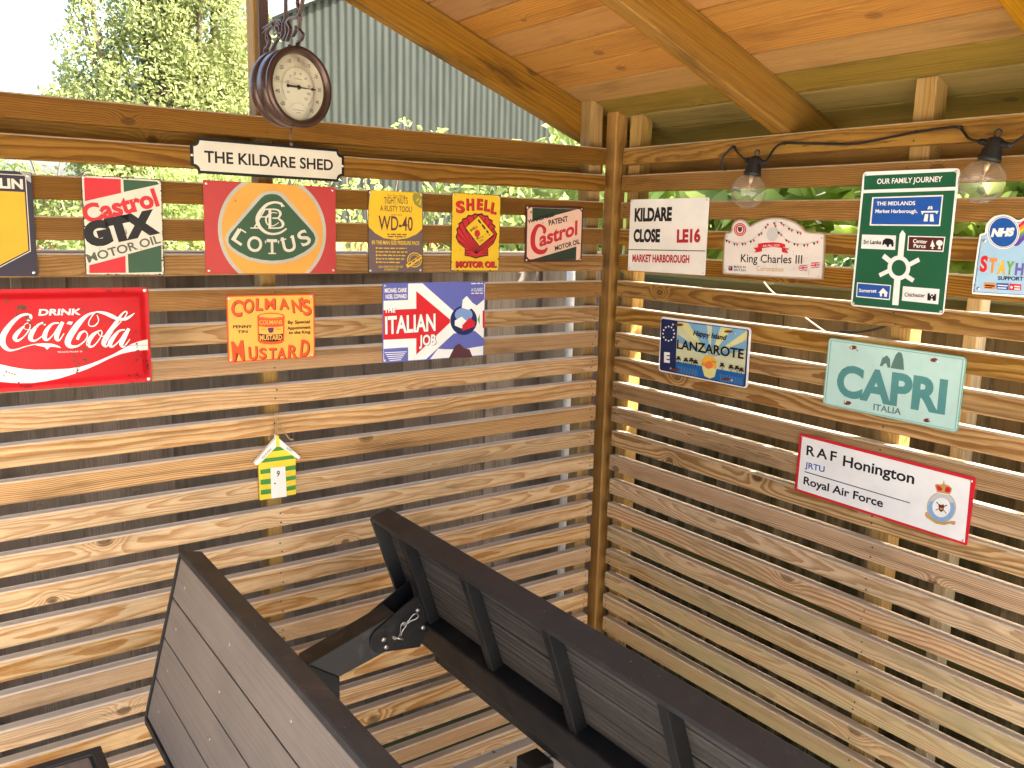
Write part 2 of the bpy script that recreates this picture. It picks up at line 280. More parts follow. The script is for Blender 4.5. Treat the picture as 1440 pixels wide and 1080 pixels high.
('S','lettering','yellow',((1.1,-48,2.03),(5.8,-48.2,2.75),(10.6,-48,2.03))),
('S','lettering','yellow',((12.9,-48,2.04),(17.1,-48.3,2.78),(21.2,-48.1,2.05))),
('S','lettering','yellow',((23.6,-48.1,2.05),(27.2,-48,2.79),(30.9,-48.1,2.05))),
('P','lettering','yellow',((-51,-56),(-51.5,-54.6),(-52.6,-53.7),(-54.1,-53.7),(-55.2,-54.6),(-55.7,-56),(-55.3,-57.4),(-54.1,-58.2),(-52.6,-58.2),(-51.5,-57.3))),
('S','lettering','yellow',((-49,-56.2,1.98),(-44.7,-55.9,2.71),(-40.3,-56.2,1.99))),
('S','lettering','yellow',((-38,-56.2,1.99),(-31.6,-56,2.73),(-25.2,-56.3,2))),
('S','lettering','yellow',((-22.8,-56.3,2),(-17.1,-56.3,2.75),(-11.4,-56.4,2.01))),
('S','lettering','yellow',((-9,-56.4,2.02),(-6.3,-56.5,2.75),(-3.6,-56.5,2.02))),
('S','lettering','yellow',((-1.3,-56.5,2.03),(1.3,-56.5,2.77),(3.9,-56.5,2.03))),
('S','lettering','yellow',((6.3,-56.5,2.04),(9.1,-56.3,2.77),(11.9,-56.6,2.03))),
('S','lettering','yellow',((14.2,-56.6,2.03),(19.4,-56.9,2.79),(24.5,-56.7,2.05))),
('P','lettering','yellow',((-51,-64.3),(-51.5,-63),(-52.7,-62.1),(-54.1,-62.1),(-55.3,-63),(-55.7,-64.3),(-55.3,-65.7),(-54.1,-66.6),(-52.7,-66.6),(-51.5,-65.7))),
('S','lettering','yellow',((-49,-64.5,1.98),(-45.3,-64.9,2.71),(-41.6,-64.6,1.98))),
('S','lettering','yellow',((-39.3,-64.6,1.98),(-36.2,-64.8,2.73),(-33.1,-64.7,2.01))),
('S','lettering','yellow',((-30.8,-64.7,2),(-27.9,-64.6,2.73),(-25,-64.8,2.01))),
('S','lettering','yellow',((-22.7,-64.8,2.01),(-14,-64.7,2.75),(-5.3,-65,2.02))),
('S','lettering','yellow',((-2.9,-65,2.02),(3.6,-65,2.78),(10.1,-65.1,2.04))),
('S','lettering','yellow',((12.4,-65.2,2.04),(17.1,-65.2,2.78),(21.8,-65.2,2.05))),
('P','lettering','yellow',((-51.1,-72.7),(-51.5,-71.3),(-52.7,-70.5),(-54.1,-70.5),(-55.3,-71.3),(-55.7,-72.7),(-55.3,-74.1),(-54.1,-75),(-52.7,-75),(-51.5,-74.1))),
('S','lettering','yellow',((-49,-72.9,1.99),(-43.8,-72.9,2.72),(-38.6,-73.1,2))),
('S','lettering','yellow',((-36.3,-73.1,2),(-33.1,-73.4,2.73),(-29.9,-73.2,2))),
('S','lettering','yellow',((-27.6,-73.2,1.99),(-25.2,-73.3,2.74),(-22.9,-73.3,2.01))),
('S','lettering','yellow',((-20.6,-73.3,2.01),(-12.5,-73.2,2.75),(-4.4,-73.6,2.03))),
('S','lettering','yellow',((-2,-73.6,2.02),(3.9,-73.8,2.77),(9.8,-73.8,2.04))),
('T','lettering','yellow','KEEP A SPARE TIN IN YOUR CAR',(-49,-86.4),(17.9,-86.2),4.77,0.01,0,1),
('T','lettering','yellow','FOR EMERGENCIES',(-33.1,-93.1),(4,-92.8),4.28,0.01,0,1),
('P','artwork','yellow',((72.1,-67.1),(71.5,-63),(69.9,-59.2),(67.4,-55.7),(64,-52.8),(60,-50.6),(55.5,-49.3),(50.8,-48.9),(46.2,-49.3),(41.7,-50.7),(37.8,-52.9),(34.5,-55.8),(32.1,-59.3),(30.5,-63.1),(30,-67.2),(30.6,-71.2),(32.1,-75.1),(34.6,-78.6),(38,-81.5),(41.9,-83.7),(46.4,-85),(51.1,-85.5),(55.7,-85.1),(60.2,-83.7),(64.2,-81.5),(67.5,-78.6),(70,-75.1),(71.6,-71.2))),
('P','artwork','plumgrey',((69.6,-67.1),(69.1,-63.5),(67.7,-60.1),(65.4,-57),(62.5,-54.5),(58.9,-52.6),(55,-51.4),(50.8,-51),(46.7,-51.4),(42.8,-52.6),(39.3,-54.6),(36.4,-57.1),(34.3,-60.2),(32.9,-63.6),(32.5,-67.2),(33,-70.7),(34.3,-74.2),(36.5,-77.2),(39.5,-79.8),(43,-81.7),(46.9,-82.9),(51,-83.3),(55.2,-83),(59.1,-81.8),(62.6,-79.8),(65.6,-77.3),(67.8,-74.2),(69.1,-70.8))),
('P','artwork','yellow',((65.8,-67.1),(65.3,-63.8),(63.8,-60.7),(61.4,-58),(58.3,-55.9),(54.7,-54.7),(50.9,-54.2),(47,-54.7),(43.5,-56),(40.4,-58),(38.1,-60.7),(36.6,-63.8),(36.2,-67.2),(36.7,-70.5),(38.2,-73.6),(40.5,-76.3),(43.6,-78.3),(47.2,-79.7),(51,-80.1),(54.9,-79.7),(58.5,-78.4),(61.5,-76.3),(63.9,-73.6),(65.4,-70.5))),
('P','artwork','plumgrey',((64.6,-67.1),(64.1,-64.1),(62.7,-61.2),(60.5,-58.7),(57.7,-56.9),(54.4,-55.7),(50.9,-55.3),(47.4,-55.7),(44.1,-56.9),(41.3,-58.8),(39.2,-61.3),(37.8,-64.1),(37.4,-67.2),(37.9,-70.2),(39.2,-73.1),(41.4,-75.5),(44.2,-77.4),(47.5,-78.6),(51,-79),(54.5,-78.6),(57.8,-77.4),(60.6,-75.6),(62.8,-73.1),(64.2,-70.2))),
('P','artwork','yellow',((26.4,-79.2),(69.5,-53.6),(72.7,-62.5),(31,-87.8))),
('S','lettering','plum',((33.1,-79.1,2.53),(37.2,-76.8,3.47),(41.2,-74.4,2.53))),
('S','lettering','plum',((43.6,-72.9,2.54),(48.6,-70.1,3.48),(53.5,-67.1,2.54))),
('S','lettering','plum',((56,-65.6,2.55),(61.8,-61.8,3.48),(67.6,-58.6,2.57)))],
'shell':[('G','lettering','black','S',(-49.2,63.3),25.76,31.34,6,0.05),
('G','lettering','black','H',(-18.9,70.3),22.63,30.81,3,0.05),
('G','lettering','black','E',(10.6,72.1),17.01,29.15,-2,0.05),
('G','lettering','black','L',(33.8,69.7),17.14,29.42,-6,0.05),
('G','lettering','black','L',(55.4,63.3),17.95,29.42,-9,0.05),
('G','lettering','red','S',(-51.5,64.1),25.56,31.35,6,0.05),
('G','lettering','red','H',(-21.3,71.1),22.63,30.81,3,0.05),
('G','lettering','red','E',(8.2,72.9),17.02,29.15,-2,0.05),
('G','lettering','red','L',(31.4,70.6),17.01,29.16,-6,0.05),
('G','lettering','red','L',(52.9,64.2),17.95,29.68,-9,0.05),
('P','artwork','black',((0.1,-67),(-15.7,-62.4),(-34.8,-59.7),(-34.2,-41.3),(-54.3,-27.8),(-63.5,-12.4),(-58.3,-0.9),(-61.9,7.5),(-53.6,14.8),(-56.1,21.8),(-45.4,27.8),(-43.9,34.9),(-32,37.6),(-27.1,44.6),(-14.3,44.5),(-6.5,49.9),(3.9,48),(16.1,50.7),(23.3,45.2),(35.6,45.6),(39.4,37.1),(51.2,33.7),(50.4,25),(61.4,18),(57,9.7),(66.7,-0.9),(63.5,-12.7),(55.7,-27.5),(38.2,-40.3),(39.8,-59.1),(15.8,-63.1))),
('P','artwork','red',((0.1,-63.9),(-14.8,-59.7),(-32.7,-57.1),(-32.2,-39.8),(-51.1,-27.1),(-59.8,-12.5),(-54.9,-1.7),(-58.3,6.2),(-50.5,13.1),(-52.8,19.7),(-42.7,25.3),(-41.3,32),(-30.1,34.5),(-25.4,41.1),(-13.4,41),(-6.1,46.1),(3.8,44.3),(15.2,46.8),(22,41.7),(33.6,42.1),(37.2,34),(48.3,30.8),(47.5,22.6),(57.9,16),(53.7,8.2),(62.8,-1.7),(59.8,-12.8),(52.5,-26.7),(36,-38.8),(37.5,-56.5),(14.9,-60.3))),
('S','artwork','black',((1.5,-54.7,0.93),(-25.9,-38.2,1.54),(-52.9,-22,2.13))),
('S','artwork','black',((1.5,-54.7,0.93),(-26.9,-29.8,1.53),(-54.9,-5.4,2.12))),
('S','artwork','black',((1.5,-54.7,0.93),(-25.5,-21.5,1.53),(-52,11.2,2.11))),
('S','artwork','black',((1.5,-54.7,0.93),(-20.6,-14.4,1.54),(-42.4,25.2,2.12))),
('S','artwork','black',((1.5,-54.7,0.93),(-13.2,-9.4,1.53),(-27.7,35.4,2.14))),
('S','artwork','black',((1.5,-54.7,0.93),(-4,-6.4,1.55),(-9.5,41.5,2.14))),
('S','artwork','black',((1.5,-54.7,0.93),(5.3,-5.7,1.55),(9,43,2.15))),
('S','artwork','black',((1.5,-54.7,0.93),(14.7,-8.1,1.56),(27.9,38.6,2.17))),
('S','artwork','black',((1.5,-54.7,0.93),(22.6,-13.5,1.56),(43.7,27.9,2.2))),
('S','artwork','black',((1.5,-54.7,0.93),(27.6,-20.5,1.56),(53.8,14,2.21))),
('S','artwork','black',((1.5,-54.7,0.93),(29.9,-28.9,1.57),(58.5,-2.9,2.21))),
('S','artwork','black',((1.5,-54.7,0.93),(27.5,-37.4,1.56),(53.8,-20,2.21))),
('S','artwork','black',((-32.4,-45.3,1.54),(-15.6,-47,1.54))),
('S','artwork','black',((-32.2,-52.2,1.53),(-15.4,-54.9,1.54))),
('S','artwork','black',((18.3,-45.5,1.56),(36.2,-44.4,1.58))),
('S','artwork','black',((18.5,-53.1,1.56),(36.4,-51.5,1.58))),
('P','artwork','black',((-36.1,11.6),(5.6,45.6),(57.8,-2.9),(11.3,-37.7))),
('P','artwork','yellow',((-33.1,11.7),(5.6,42.8),(54.3,-2.9),(11.2,-34.3))),
('S','lettering','black',((4.2,33.3,3.72),(8.9,29.1,5.1),(13.6,24,3.75))),
('S','lettering','black',((16.5,21.2,3.75),(22.4,15.7,5.14),(28.4,9.4,3.78))),
('S','lettering','black',((31.3,6.5,3.77),(34.7,3.3,5.16),(38.2,-0.2,3.8))),
('S','lettering','black',((41.1,-3.1,3.8),(42,-4.4,5.2),(43,-5,3.8))),
('T','lettering','black','SHELL',(-17.5,1),(4.7,14.1),7.22,0.02,0,1),
('P','artwork','red',((11.6,-1.7),(11.1,1.3),(9.8,3.9),(7.8,5.9),(5.3,7.2),(2.5,7.6),(-0.2,7.1),(-2.6,5.7),(-4.5,3.5),(-5.6,0.9),(-6,-2.1),(-5.5,-5),(-4.2,-7.6),(-2.2,-9.7),(0.3,-11),(3.1,-11.4),(5.8,-10.9),(8.2,-9.5),(10.1,-7.3),(11.3,-4.6))),
('T','lettering','black','MOTOR',(3.9,-18.1),(24.2,-10.7),3.92,0.01,0,1),
('T','lettering','black','OIL',(10.9,-23.6),(24.4,-18.3),3.96,0.01,0,1),
('T','lettering','black','MOTOR OIL',(-59.6,-91.2),(67.7,-91.2),16.54,0.05,0,1),
('T','lettering','red','MOTOR OIL',(-61.9,-90.1),(65.5,-90),16.39,0.04,0,1)],
'wake':[('P','artwork','pink',((-95.1,64.3),(-85.6,71),(86.9,70.1),(96.7,62.3),(96.4,-64.3),(88.2,-72.3),(-86.1,-68.3),(-94.6,-60.5))),
('P','artwork','dgreen',((-78.8,70.4),(79.1,69.5),(-77.9,34))),
('P','artwork','dgreen',((80.4,-33.9),(79.7,-71.8),(-77.3,-69.2))),
('T','lettering','black','WAKEFIELD',(-92.3,27.3),(0,49.5),10.78,0.02,0,1),
('T','lettering','black','PATENT',(-20.3,22.4),(47.5,35.7),15.61,0.02,0,1),
('S','lettering','dred',((-37.6,1.6,7.99),(-35,12.5,11.54),(-46.7,22.5,7.06),(-61.4,20,11.41),(-74,-2.5,15.75),(-73.3,-31.5,15.8),(-58.1,-47.1,14.16),(-36.2,-47.7,11.61),(-24.5,-37.5,5.37))),
('T','lettering','dred','astrol',(-52.5,-35.5),(81.8,-0.9),39.52,0.02,0.25,1),
('T','lettering','black','MOTOR OIL',(4.1,-46.3),(93.8,-25.8),13.61,0.02,0,1)],
'ital':[('P','artwork','blue',((-149.3,99),(-81.2,98.6),(-81.5,56.6),(-149.3,55.8))),
('P','artwork','blue',((-42.5,99.3),(147.4,98.8),(148.6,52.4),(124.5,35.9),(52.5,25.1))),
('P','artwork','blue',((55.1,-34.6),(120.4,-30.3),(149.3,-52.4),(149.9,-98.6),(-30.3,-99.3))),
('P','artwork','blue',((-149.2,-63.4),(-80.1,-63.6),(-79.9,-98.6),(-147.8,-97.1))),
('P','artwork','bred',((-149.8,32.7),(-57.5,33.5),(-57.9,78.5),(42.9,2.7),(43.1,-5.6),(-56.5,-84),(-56.9,-42),(-149.7,-41.1))),
('P','artwork','navy',((127.3,-3.1),(126.5,3.7),(124.4,10.4),(121.1,16.6),(116.7,22.3),(111.4,27.2),(105.3,31.3),(98.6,34.3),(91.5,36.3),(84.2,37.1),(77,36.7),(70,35.1),(63.6,32.5),(57.7,28.9),(52.8,24.3),(48.8,19),(45.8,13.1),(44.1,6.7),(43.6,0.1),(44.3,-6.6),(46.3,-13.1),(49.4,-19.3),(53.6,-25),(58.8,-30),(64.8,-34.1),(71.4,-37.2),(78.5,-39.3),(85.8,-40.3),(93.1,-40),(100.1,-38.6),(106.7,-36),(112.7,-32.4),(117.9,-27.8),(122,-22.4),(125,-16.4),(126.8,-9.9))),
('P','artwork','skyblue',((112.5,12.7),(111.5,17.5),(108.6,22),(104,25.9),(98.2,29),(91.5,31),(84.3,31.9),(77.2,31.5),(70.6,29.8),(65,27.1),(60.7,23.5),(58.1,19.2),(57.2,14.6),(58.2,9.9),(61,5.4),(65.5,1.5),(71.2,-1.6),(77.9,-3.7),(85,-4.6),(92.2,-4.3),(98.9,-2.7),(104.6,-0),(109,3.6),(111.7,8))),
('P','artwork','white',((57.5,-1),(78.6,8.7),(95.8,-5),(79.3,-22.7),(57.7,-13.9))),
('P','artwork','bred',((80.6,-14.9),(103.4,5.2),(120.8,-7.3),(119.5,-19.1),(82.5,-29.4))),
('P','artwork','bred',((144.3,22.2),(150,23.3),(151.2,-24.5),(145.4,-22.9))),
('P','artwork','mgreen',((128.5,-1),(135,14.6),(135.7,-14.5))),
('P','artwork','white',((7.6,-72.4),(28.6,-74.9),(83.4,-78.1),(148.6,-72.4),(148.6,-97.4),(-15.7,-98.1))),
('P','artwork','plum',((41,-99.2),(58.7,-68.8),(72.3,-61.7),(89.6,-75.8),(105.2,-79.3),(115.1,-101.2))),
('P','artwork','white',((80.8,52.7),(92.9,62.8),(111.8,44.1),(126,35.9),(99.8,26.2),(78.2,32))),
('T','lettering','white','MICHAEL CAINE',(-146.6,75.7),(-85.5,76),10.78,0.02,0,1),
('T','lettering','white','NOEL COWARD',(-143.9,60.6),(-85.4,60.9),10.78,0.02,0,1),
('T','lettering','black','THE',(-146.6,25.5),(-115.9,25.4),12.37,0.03,0,1),
('T','lettering','white','THE',(-147.6,26),(-117,26),12.25,0.03,0,1),
('T','lettering','plum','ITALIAN',(-143.2,-28.3),(1.7,-26.5),44.95,0.02,0,1),
('T','lettering','white','ITALIAN',(-145.1,-27.7),(-0.4,-25.4),44.95,0.02,0,1),
('T','lettering','plum','JOB',(-46.7,-62.4),(2.8,-62.6),27.54,0.02,0,1),
('T','lettering','white','JOB',(-48.7,-61.5),(1,-61.7),27.54,0.02,0,1),
('S','lettering','white',((106,94.9,2.02),(113.7,94.7,2.78),(121.4,94.9,2.04))),
('S','lettering','white',((123.8,94.9,2.05),(129.5,95.1,2.78),(135.2,94.9,2.06))),
('S','lettering','white',((137.6,94.9,2.06),(140.1,94.8,2.82),(142.5,95,2.06))),
('T','lettering','white','A CLASSIC',(106.5,74.2),(143.9,74.2),8.84,0,0,1),
('S','lettering','white',((106.6,69,2.04),(111.2,69.2,2.78),(115.7,69,2.05))),
('S','lettering','white',((118.2,68.9,2.05),(124.9,69.2,2.79),(131.7,68.9,2.06))),
('S','lettering','white',((134.2,68.9,2.07),(138.6,68.9,2.8),(143.1,68.8,2.06))),
('T','lettering','bred','*****',(108.4,55.9),(143.4,56.4),5.78,0.05,0,1),
('S','lettering','white',((-146.4,-73.5,1.83),(-85.1,-74.7,1.87))),
('S','lettering','white',((-143.1,-78.7,1.84),(-89.1,-79.5,1.88))),
('S','lettering','white',((-139.8,-83.9,1.84),(-93,-84.3,1.87))),
('S','lettering','white',((-136.5,-89.1,1.84),(-96.9,-89.1,1.87))),
('S','lettering','white',((-133.2,-94.3,1.86),(-100.8,-93.9,1.87)))],
'mich':[],
'coke':[('P','artwork','offwhite',((-161.2,-29.2),(-144.7,-34.6),(-126.4,-44),(-107.6,-50.4),(-88.5,-55.5),(-69,-58.7),(-39,-60.3),(-8.4,-60.6),(12.6,-58.5),(34,-52.9),(55.7,-44.9),(77.8,-35.5),(95.8,-25.8),(111.7,-17.1),(129.9,-11.3),(145.8,-9.7),(145.5,-32.2),(129,-31.3),(111,-32.7),(90.9,-36.3),(66.5,-45.5),(44.4,-55.9),(24.9,-64),(1.4,-71.8),(-25.8,-79.1),(-50.5,-83.4),(-74.6,-85.2),(-100,-83.6),(-128.6,-78),(-147.1,-71),(-163.5,-63.1))),
('S','lettering','offwhite',((-69.8,51.2,2.93),(-69,45,5.43),(-73.9,39.6,4.18),(-76.2,43,2.49))),
('S','lettering','offwhite',((-69.2,48.3,2.09),(-75.1,51.4,4.16),(-87.9,47.8,5.37),(-102.2,35.1,7.8),(-114.8,17.9,9.86),(-119.8,4.9,10.27),(-118.7,-7.3,9.04),(-110.3,-16.9,5.34),(-97.8,-16.7,2.51),(-81.9,-11.7,1.67),(-64,-8.2,1.69),(-46.1,-8.2,1.71))),
('P','lettering','offwhite',((-66,-9),(-52,-6.8),(-36,-8.3),(-26.1,-12.2),(-18.9,-17.9),(-32.4,-14.9),(-39.4,-14.9),(-44.7,-19.9),(-48.8,-14.4),(-58.2,-11.7))),
('S','lettering','offwhite',((-80.3,29.8,2.09),(-90.7,19.1,6.27),(-98.8,7.2,7.85),(-94.8,0.3,4.57),(-83.6,7.6,2.09),(-75.2,18.4,1.9),(-71.2,28.3,1.68),(-75.2,34,1.67),(-81.7,29.8,1.46),(-80.8,22.7,1.25),(-70.1,20.4,1.46))),
('S','lettering','offwhite',((-46.9,28.5,5.96),(-48,33.9,2.96),(-57.8,29.3,4.2),(-68.4,15.9,8.04),(-72.1,3.7,7.99),(-65.5,-1.3,3.78),(-53.2,6.2,1.7),(-42.6,17,1.49))),
('S','lettering','offwhite',((-20.5,32.4,2.58),(-32.8,30.6,3.85),(-43.5,18.2,7.24),(-47.7,4.8,8.09),(-43.2,-0.6,3.85),(-33,8.6,1.71),(-21.5,26.3,1.72))),
('S','lettering','offwhite',((-13.7,34,5.99),(-21.3,19.5,8.13),(-26.8,3.8,8.18),(-22.5,-2.6,3.01),(-12.6,11.1,1.52))),
('P','lettering','offwhite',((-7.4,30.3),(-3.7,34.5),(4.7,33.8),(1,27.5))),
('S','lettering','offwhite',((49.6,45.6,1.78),(51.6,33.9,1.77),(44.3,24.4,2.2),(34.8,24.1,1.76),(33.1,31.1,1.76),(38.9,42.5,1.77),(46.7,51.2,1.99),(54.2,51.5,4.01),(66.8,47.8,6.72),(78.3,41.8,7.66),(88.9,36.3,5.89),(100.9,35.4,5.92),(111,40,4.58),(120.9,47.5,1.37))),
('S','lettering','offwhite',((47.8,51.7,2.23),(31.7,46.2,5.26),(15.3,30.6,10.07),(-0.4,8.3,11.76),(-7.1,-7.5,10.89),(-1.8,-16.1,7.45),(11.8,-14.9,3.53),(24.9,-4.5,2.22),(29.8,5.7,1.99),(25.2,13.6,2.64),(16.6,9.4,5.29),(10.4,-2.6,5.26))),
('S','lettering','offwhite',((52.3,13.8,2.23),(40.8,6.4,6.68),(31.3,-6.6,8.42),(30.6,-15.9,6.2),(38.3,-17.7,3.12),(49.1,-6.8,2.01),(56.7,7.6,2.01),(54.4,14.2,1.79),(49.5,10.2,1.56),(54.2,2.1,1.34),(64.6,3.4,1.57))),
('S','lettering','offwhite',((67.7,1.7,1.34),(84.9,20.9,1.59),(101.1,39.2,1.82),(106.3,48,2.05),(103.4,51.4,2.28),(94.8,44.1,4.08),(81.2,23.9,8.16),(65.5,0.6,10.36),(59.1,-12.7,9.01),(63.9,-19.1,3.6),(76,-7,1.81))),
('S','lettering','offwhite',((101,13.6,2.75),(89.3,11.3,4.08),(77.3,-2.3,7.66),(70.6,-15,8.56),(75.8,-20,4.08),(87.8,-9.9,1.82),(100.1,8,1.83))),
('S','lettering','offwhite',((108.4,15.7,5.92),(98.7,-2.2,8.7),(92.3,-16.1,8.2),(97.2,-21.4,3.21),(109.6,-6.3,1.61))),
('T','lettering','offwhite','DRINK',(-56.1,47.9),(19.3,47),12.76,0.02,0.2,1),
('S','lettering','offwhite',((-51.6,58.9,1.26),(-45.1,59.2,1.28))),
('S','lettering','offwhite',((-55.4,48.3,1.27),(-49.7,48.4,1.27))),
('T','lettering','offwhite','TRADE-MARK ®',(-27,-27.5),(18.4,-28.5),2.99,0,0,1),
('S','artwork','grime',((17.5,32.6,0.44),(66.1,33,0.9),(118.4,31.9,0.46))),
('S','artwork','grime',((46.4,-18.6,0.45),(96.1,-19.4,0.91),(149.8,-21.8,0.47))),
('S','artwork','grime',((-113.5,-21.2,0.41),(-68.7,-21.3,0.85),(-20.6,-22.8,0.43))),
('S','artwork','grime',((-140.5,28.7,0.4),(-96.8,29.3,0.82),(-49.9,28.6,0.42))),
('P','artwork','grimed',((107.3,-84.1),(106.5,-84.8),(105.8,-84.7),(104.9,-84.1),(105.2,-83.6),(105.8,-83.2),(106.3,-83.7))),
('P','artwork','grimed',((127.3,-88.2),(125.8,-89.8),(124.1,-89.2),(121.6,-88.7),(122.4,-87.5),(124.1,-86.9),(125.8,-86.4))),
('P','artwork','grimed',((122.8,-93.9),(123.1,-94.5),(120.9,-95.9),(120.2,-94.4),(120.3,-92.9),(120.8,-92.6),(122.3,-93.1))),
('P','artwork','grimed',((114.5,-83.4),(114.1,-83.7),(113.3,-83.6),(112.7,-83.4),(112.7,-82.8),(113.5,-82.7),(114.2,-83.1))),
('P','artwork','grimed',((112.5,-99.1),(113.4,-100.2),(110.2,-99.8),(108.8,-99.7),(108.3,-97.8),(110.7,-97.6),(113.4,-97.7))),
('P','artwork','grimed',((108.5,-84.6),(107.8,-85.7),(105,-85.5),(103.4,-84.8),(104.4,-83.5),(105.4,-82.2),(106.5,-82.8))),
('P','artwork','grimed',((121.4,-78.8),(121,-79.5),(119,-79.8),(118.1,-79.3),(118.2,-77.8),(119.6,-76.8),(120.9,-78.2))),
('P','artwork','grimed',((125.6,-83.9),(122.3,-84.4),(121.1,-85),(118.9,-84.5),(119.6,-83),(121,-82.6),(122.5,-82.3))),
('P','artwork','grimed',((116.2,-82),(115.1,-83.1),(114,-83.1),(112.3,-82.4),(112.8,-81.5),(114.1,-80.8),(115,-81))),
('P','artwork','grimed',((131,-89.1),(131.1,-89.7),(130.2,-89.5),(129.3,-89.4),(129.3,-88.5),(130.4,-87.9),(131.5,-88.5))),
('P','artwork','grimed',((104.5,-82),(104.7,-83),(102.3,-83.8),(101.8,-82.6),(101,-81),(102.6,-81),(105,-80.9))),
('P','artwork','grimed',((123.8,-81.8),(122.9,-82.4),(120.1,-83.2),(118.2,-82),(119.7,-81.1),(120.3,-80.6),(121.6,-80.7))),
('P','artwork','grimed',((104.2,-83.9),(103.8,-84.1),(102.9,-84.4),(102.1,-84.1),(102.2,-83.7),(103,-83.5),(103.8,-83.7))),
('P','artwork','grimed',((117.6,-86.1),(116.7,-86.7),(115.9,-86.6),(115.4,-86.3),(115.6,-85.8),(116,-85.6),(116.8,-85.4))),
('P','artwork','grimed',((121.3,-84.4),(122,-85.8),(119.7,-85),(118.5,-84.7),(117.3,-83.1),(119.5,-82.2),(122.3,-82.9))),
('P','artwork','grimed',((139.7,-79.3),(139.6,-79.7),(138.7,-80),(138.2,-79.3),(138.3,-78.9),(138.8,-78.6),(139.5,-79))),
('P','artwork','grimed',((142.7,-73),(142.4,-73.6),(141.4,-73.6),(140.7,-73.1),(140.5,-72.4),(141.3,-72),(142.1,-72.4))),
('P','artwork','grimed',((144.8,-68.5),(143.9,-69.7),(142.6,-69),(140.9,-68.6),(141.3,-68),(142.9,-66.7),(143.6,-67.9))),
('P','artwork','grimed',((147.3,-71.6),(144.8,-73.1),(143,-72.2),(140.9,-71.7),(142,-70.7),(143.2,-70.3),(145.4,-69.8))),
('P','artwork','grimed',((144.1,-65.4),(144.9,-66.7),(142.3,-67),(141.7,-65.6),(141.3,-64.5),(142.8,-64.2),(144.9,-64.6))),
('P','artwork','grimed',((142.9,-56.2),(143.7,-57.7),(141.3,-57),(140,-56.7),(138.4,-55.4),(141.4,-54.1),(143.3,-54.4))),
('P','artwork','grimed',((144.7,-66.4),(144.2,-68.1),(141.9,-68.3),(139.4,-66.4),(140.9,-65.2),(142.1,-64),(143.6,-65.1))),
('P','artwork','grimed',((145.8,-65),(145,-65.5),(144.5,-65.2),(144,-65),(144,-64.6),(144.5,-64.1),(144.9,-64.7))),
('P','artwork','grimed',((145.8,-80.1),(145.1,-80.9),(144,-81),(143.7,-80.3),(142.9,-79.6),(144.2,-79.3),(144.9,-79.3))),
('P','artwork','grimed',((145.7,-61.8),(144.7,-63.7),(142.4,-62.4),(141.3,-61.9),(140.5,-60.9),(142.2,-60.4),(143.8,-60.4))),
('P','artwork','grimed',((145,-74.4),(145.3,-74.9),(143.9,-74.9),(142.7,-74.6),(143.7,-73.9),(144.1,-73.9),(144.6,-73.5))),
('P','artwork','grimed',((145.7,-54.1),(144.7,-55.1),(142.7,-54.5),(141.5,-54.3),(141.1,-53.3),(143,-52.3),(144.4,-53.1))),
('P','artwork','grimed',((146,-64.1),(145.1,-65.8),(143.1,-66.1),(142.4,-64.9),(140.6,-62.9),(143.5,-62.7),(145.5,-63.4))),
('P','artwork','grimed',((123.4,7.9),(123.8,6.4),(121.1,7.2),(119.5,7.5),(118.3,9.2),(121,10.5),(122.8,8.6))),
('P','artwork','grimed',((118.2,7.5),(117.8,7.1),(116.9,6.6),(116.6,7.2),(116.3,7.9),(117.1,8.3),(118,7.8))),
('P','artwork','grimed',((113,7.5),(111.7,6.5),(110.4,6.6),(109.3,7.1),(109.5,7.9),(110.7,8.9),(112.3,7.9))),
('P','artwork','grimed',((112.5,7.6),(112.7,6.7),(110.8,6.5),(110.7,7.3),(109.5,8),(111,9),(112.9,8.1))),
('P','artwork','grimed',((128,7.1),(127.7,6.3),(125.8,6.5),(123.9,6.7),(125.1,7.7),(125.9,8.1),(127.7,8.3))),
('P','artwork','grimed',((81.1,94.3),(79.3,93.3),(78.1,92.5),(76.7,94),(77.3,95.2),(78.1,95.8),(79.5,95.7))),
('P','artwork','grimed',((75.7,95),(75.7,94.5),(74.2,93.6),(73.6,94.5),(72.5,95.4),(74.2,95.8),(75.8,96.2))),
('P','artwork','grimed',((63.4,96.1),(62.6,95.5),(61.4,95.4),(59.5,95.6),(60.9,96.4),(61.5,96.8),(63,97.1))),
('P','artwork','grimed',((72.7,95.6),(71.2,94.5),(70,94.1),(69.5,95.4),(69.1,96.1),(70.1,96.4),(71.5,96.8))),
('P','artwork','grimed',((91.9,94.7),(90.9,93.9),(90.3,94.2),(89.1,94.5),(89.8,94.9),(90.2,95.6),(91.1,95))),
('P','artwork','grimed',((74.5,94.5),(73.3,93.6),(71.6,93.1),(70.9,94.1),(70.7,95.1),(71.5,96),(73.6,95.7))),
('P','artwork','grimed',((103.4,93.6),(102.3,91.8),(99.9,92.7),(98.5,93.3),(98.8,94),(100.1,94.9),(101.1,94.8))),
('P','artwork','grimed',((83.8,96),(83.4,95.5),(82.6,95.5),(81.7,95.9),(81.7,96.2),(82.7,96.4),(83.1,96.5))),
('P','artwork','grimed',((74.7,92.1),(74.5,91.7),(73.3,91.7),(73.1,91.8),(72.2,92.6),(73.4,93.3),(74.9,92.8))),
('P','artwork','grimed',((76.9,92.1),(75.5,91.6),(74.7,91),(73.3,91.8),(73.9,92.7),(74.8,93.1),(75.7,93.3))),
('P','artwork','grimed',((-122.5,-66.1),(-122.9,-66.8),(-123.7,-66.8),(-124.5,-66.2),(-124.6,-65.8),(-123.5,-65.2),(-123.1,-65.7))),
('P','artwork','grimed',((-128.9,-70.5),(-128.6,-71.7),(-130.9,-71.3),(-131.5,-70.6),(-131.4,-69.4),(-130.9,-69.5),(-128.2,-68.7))),
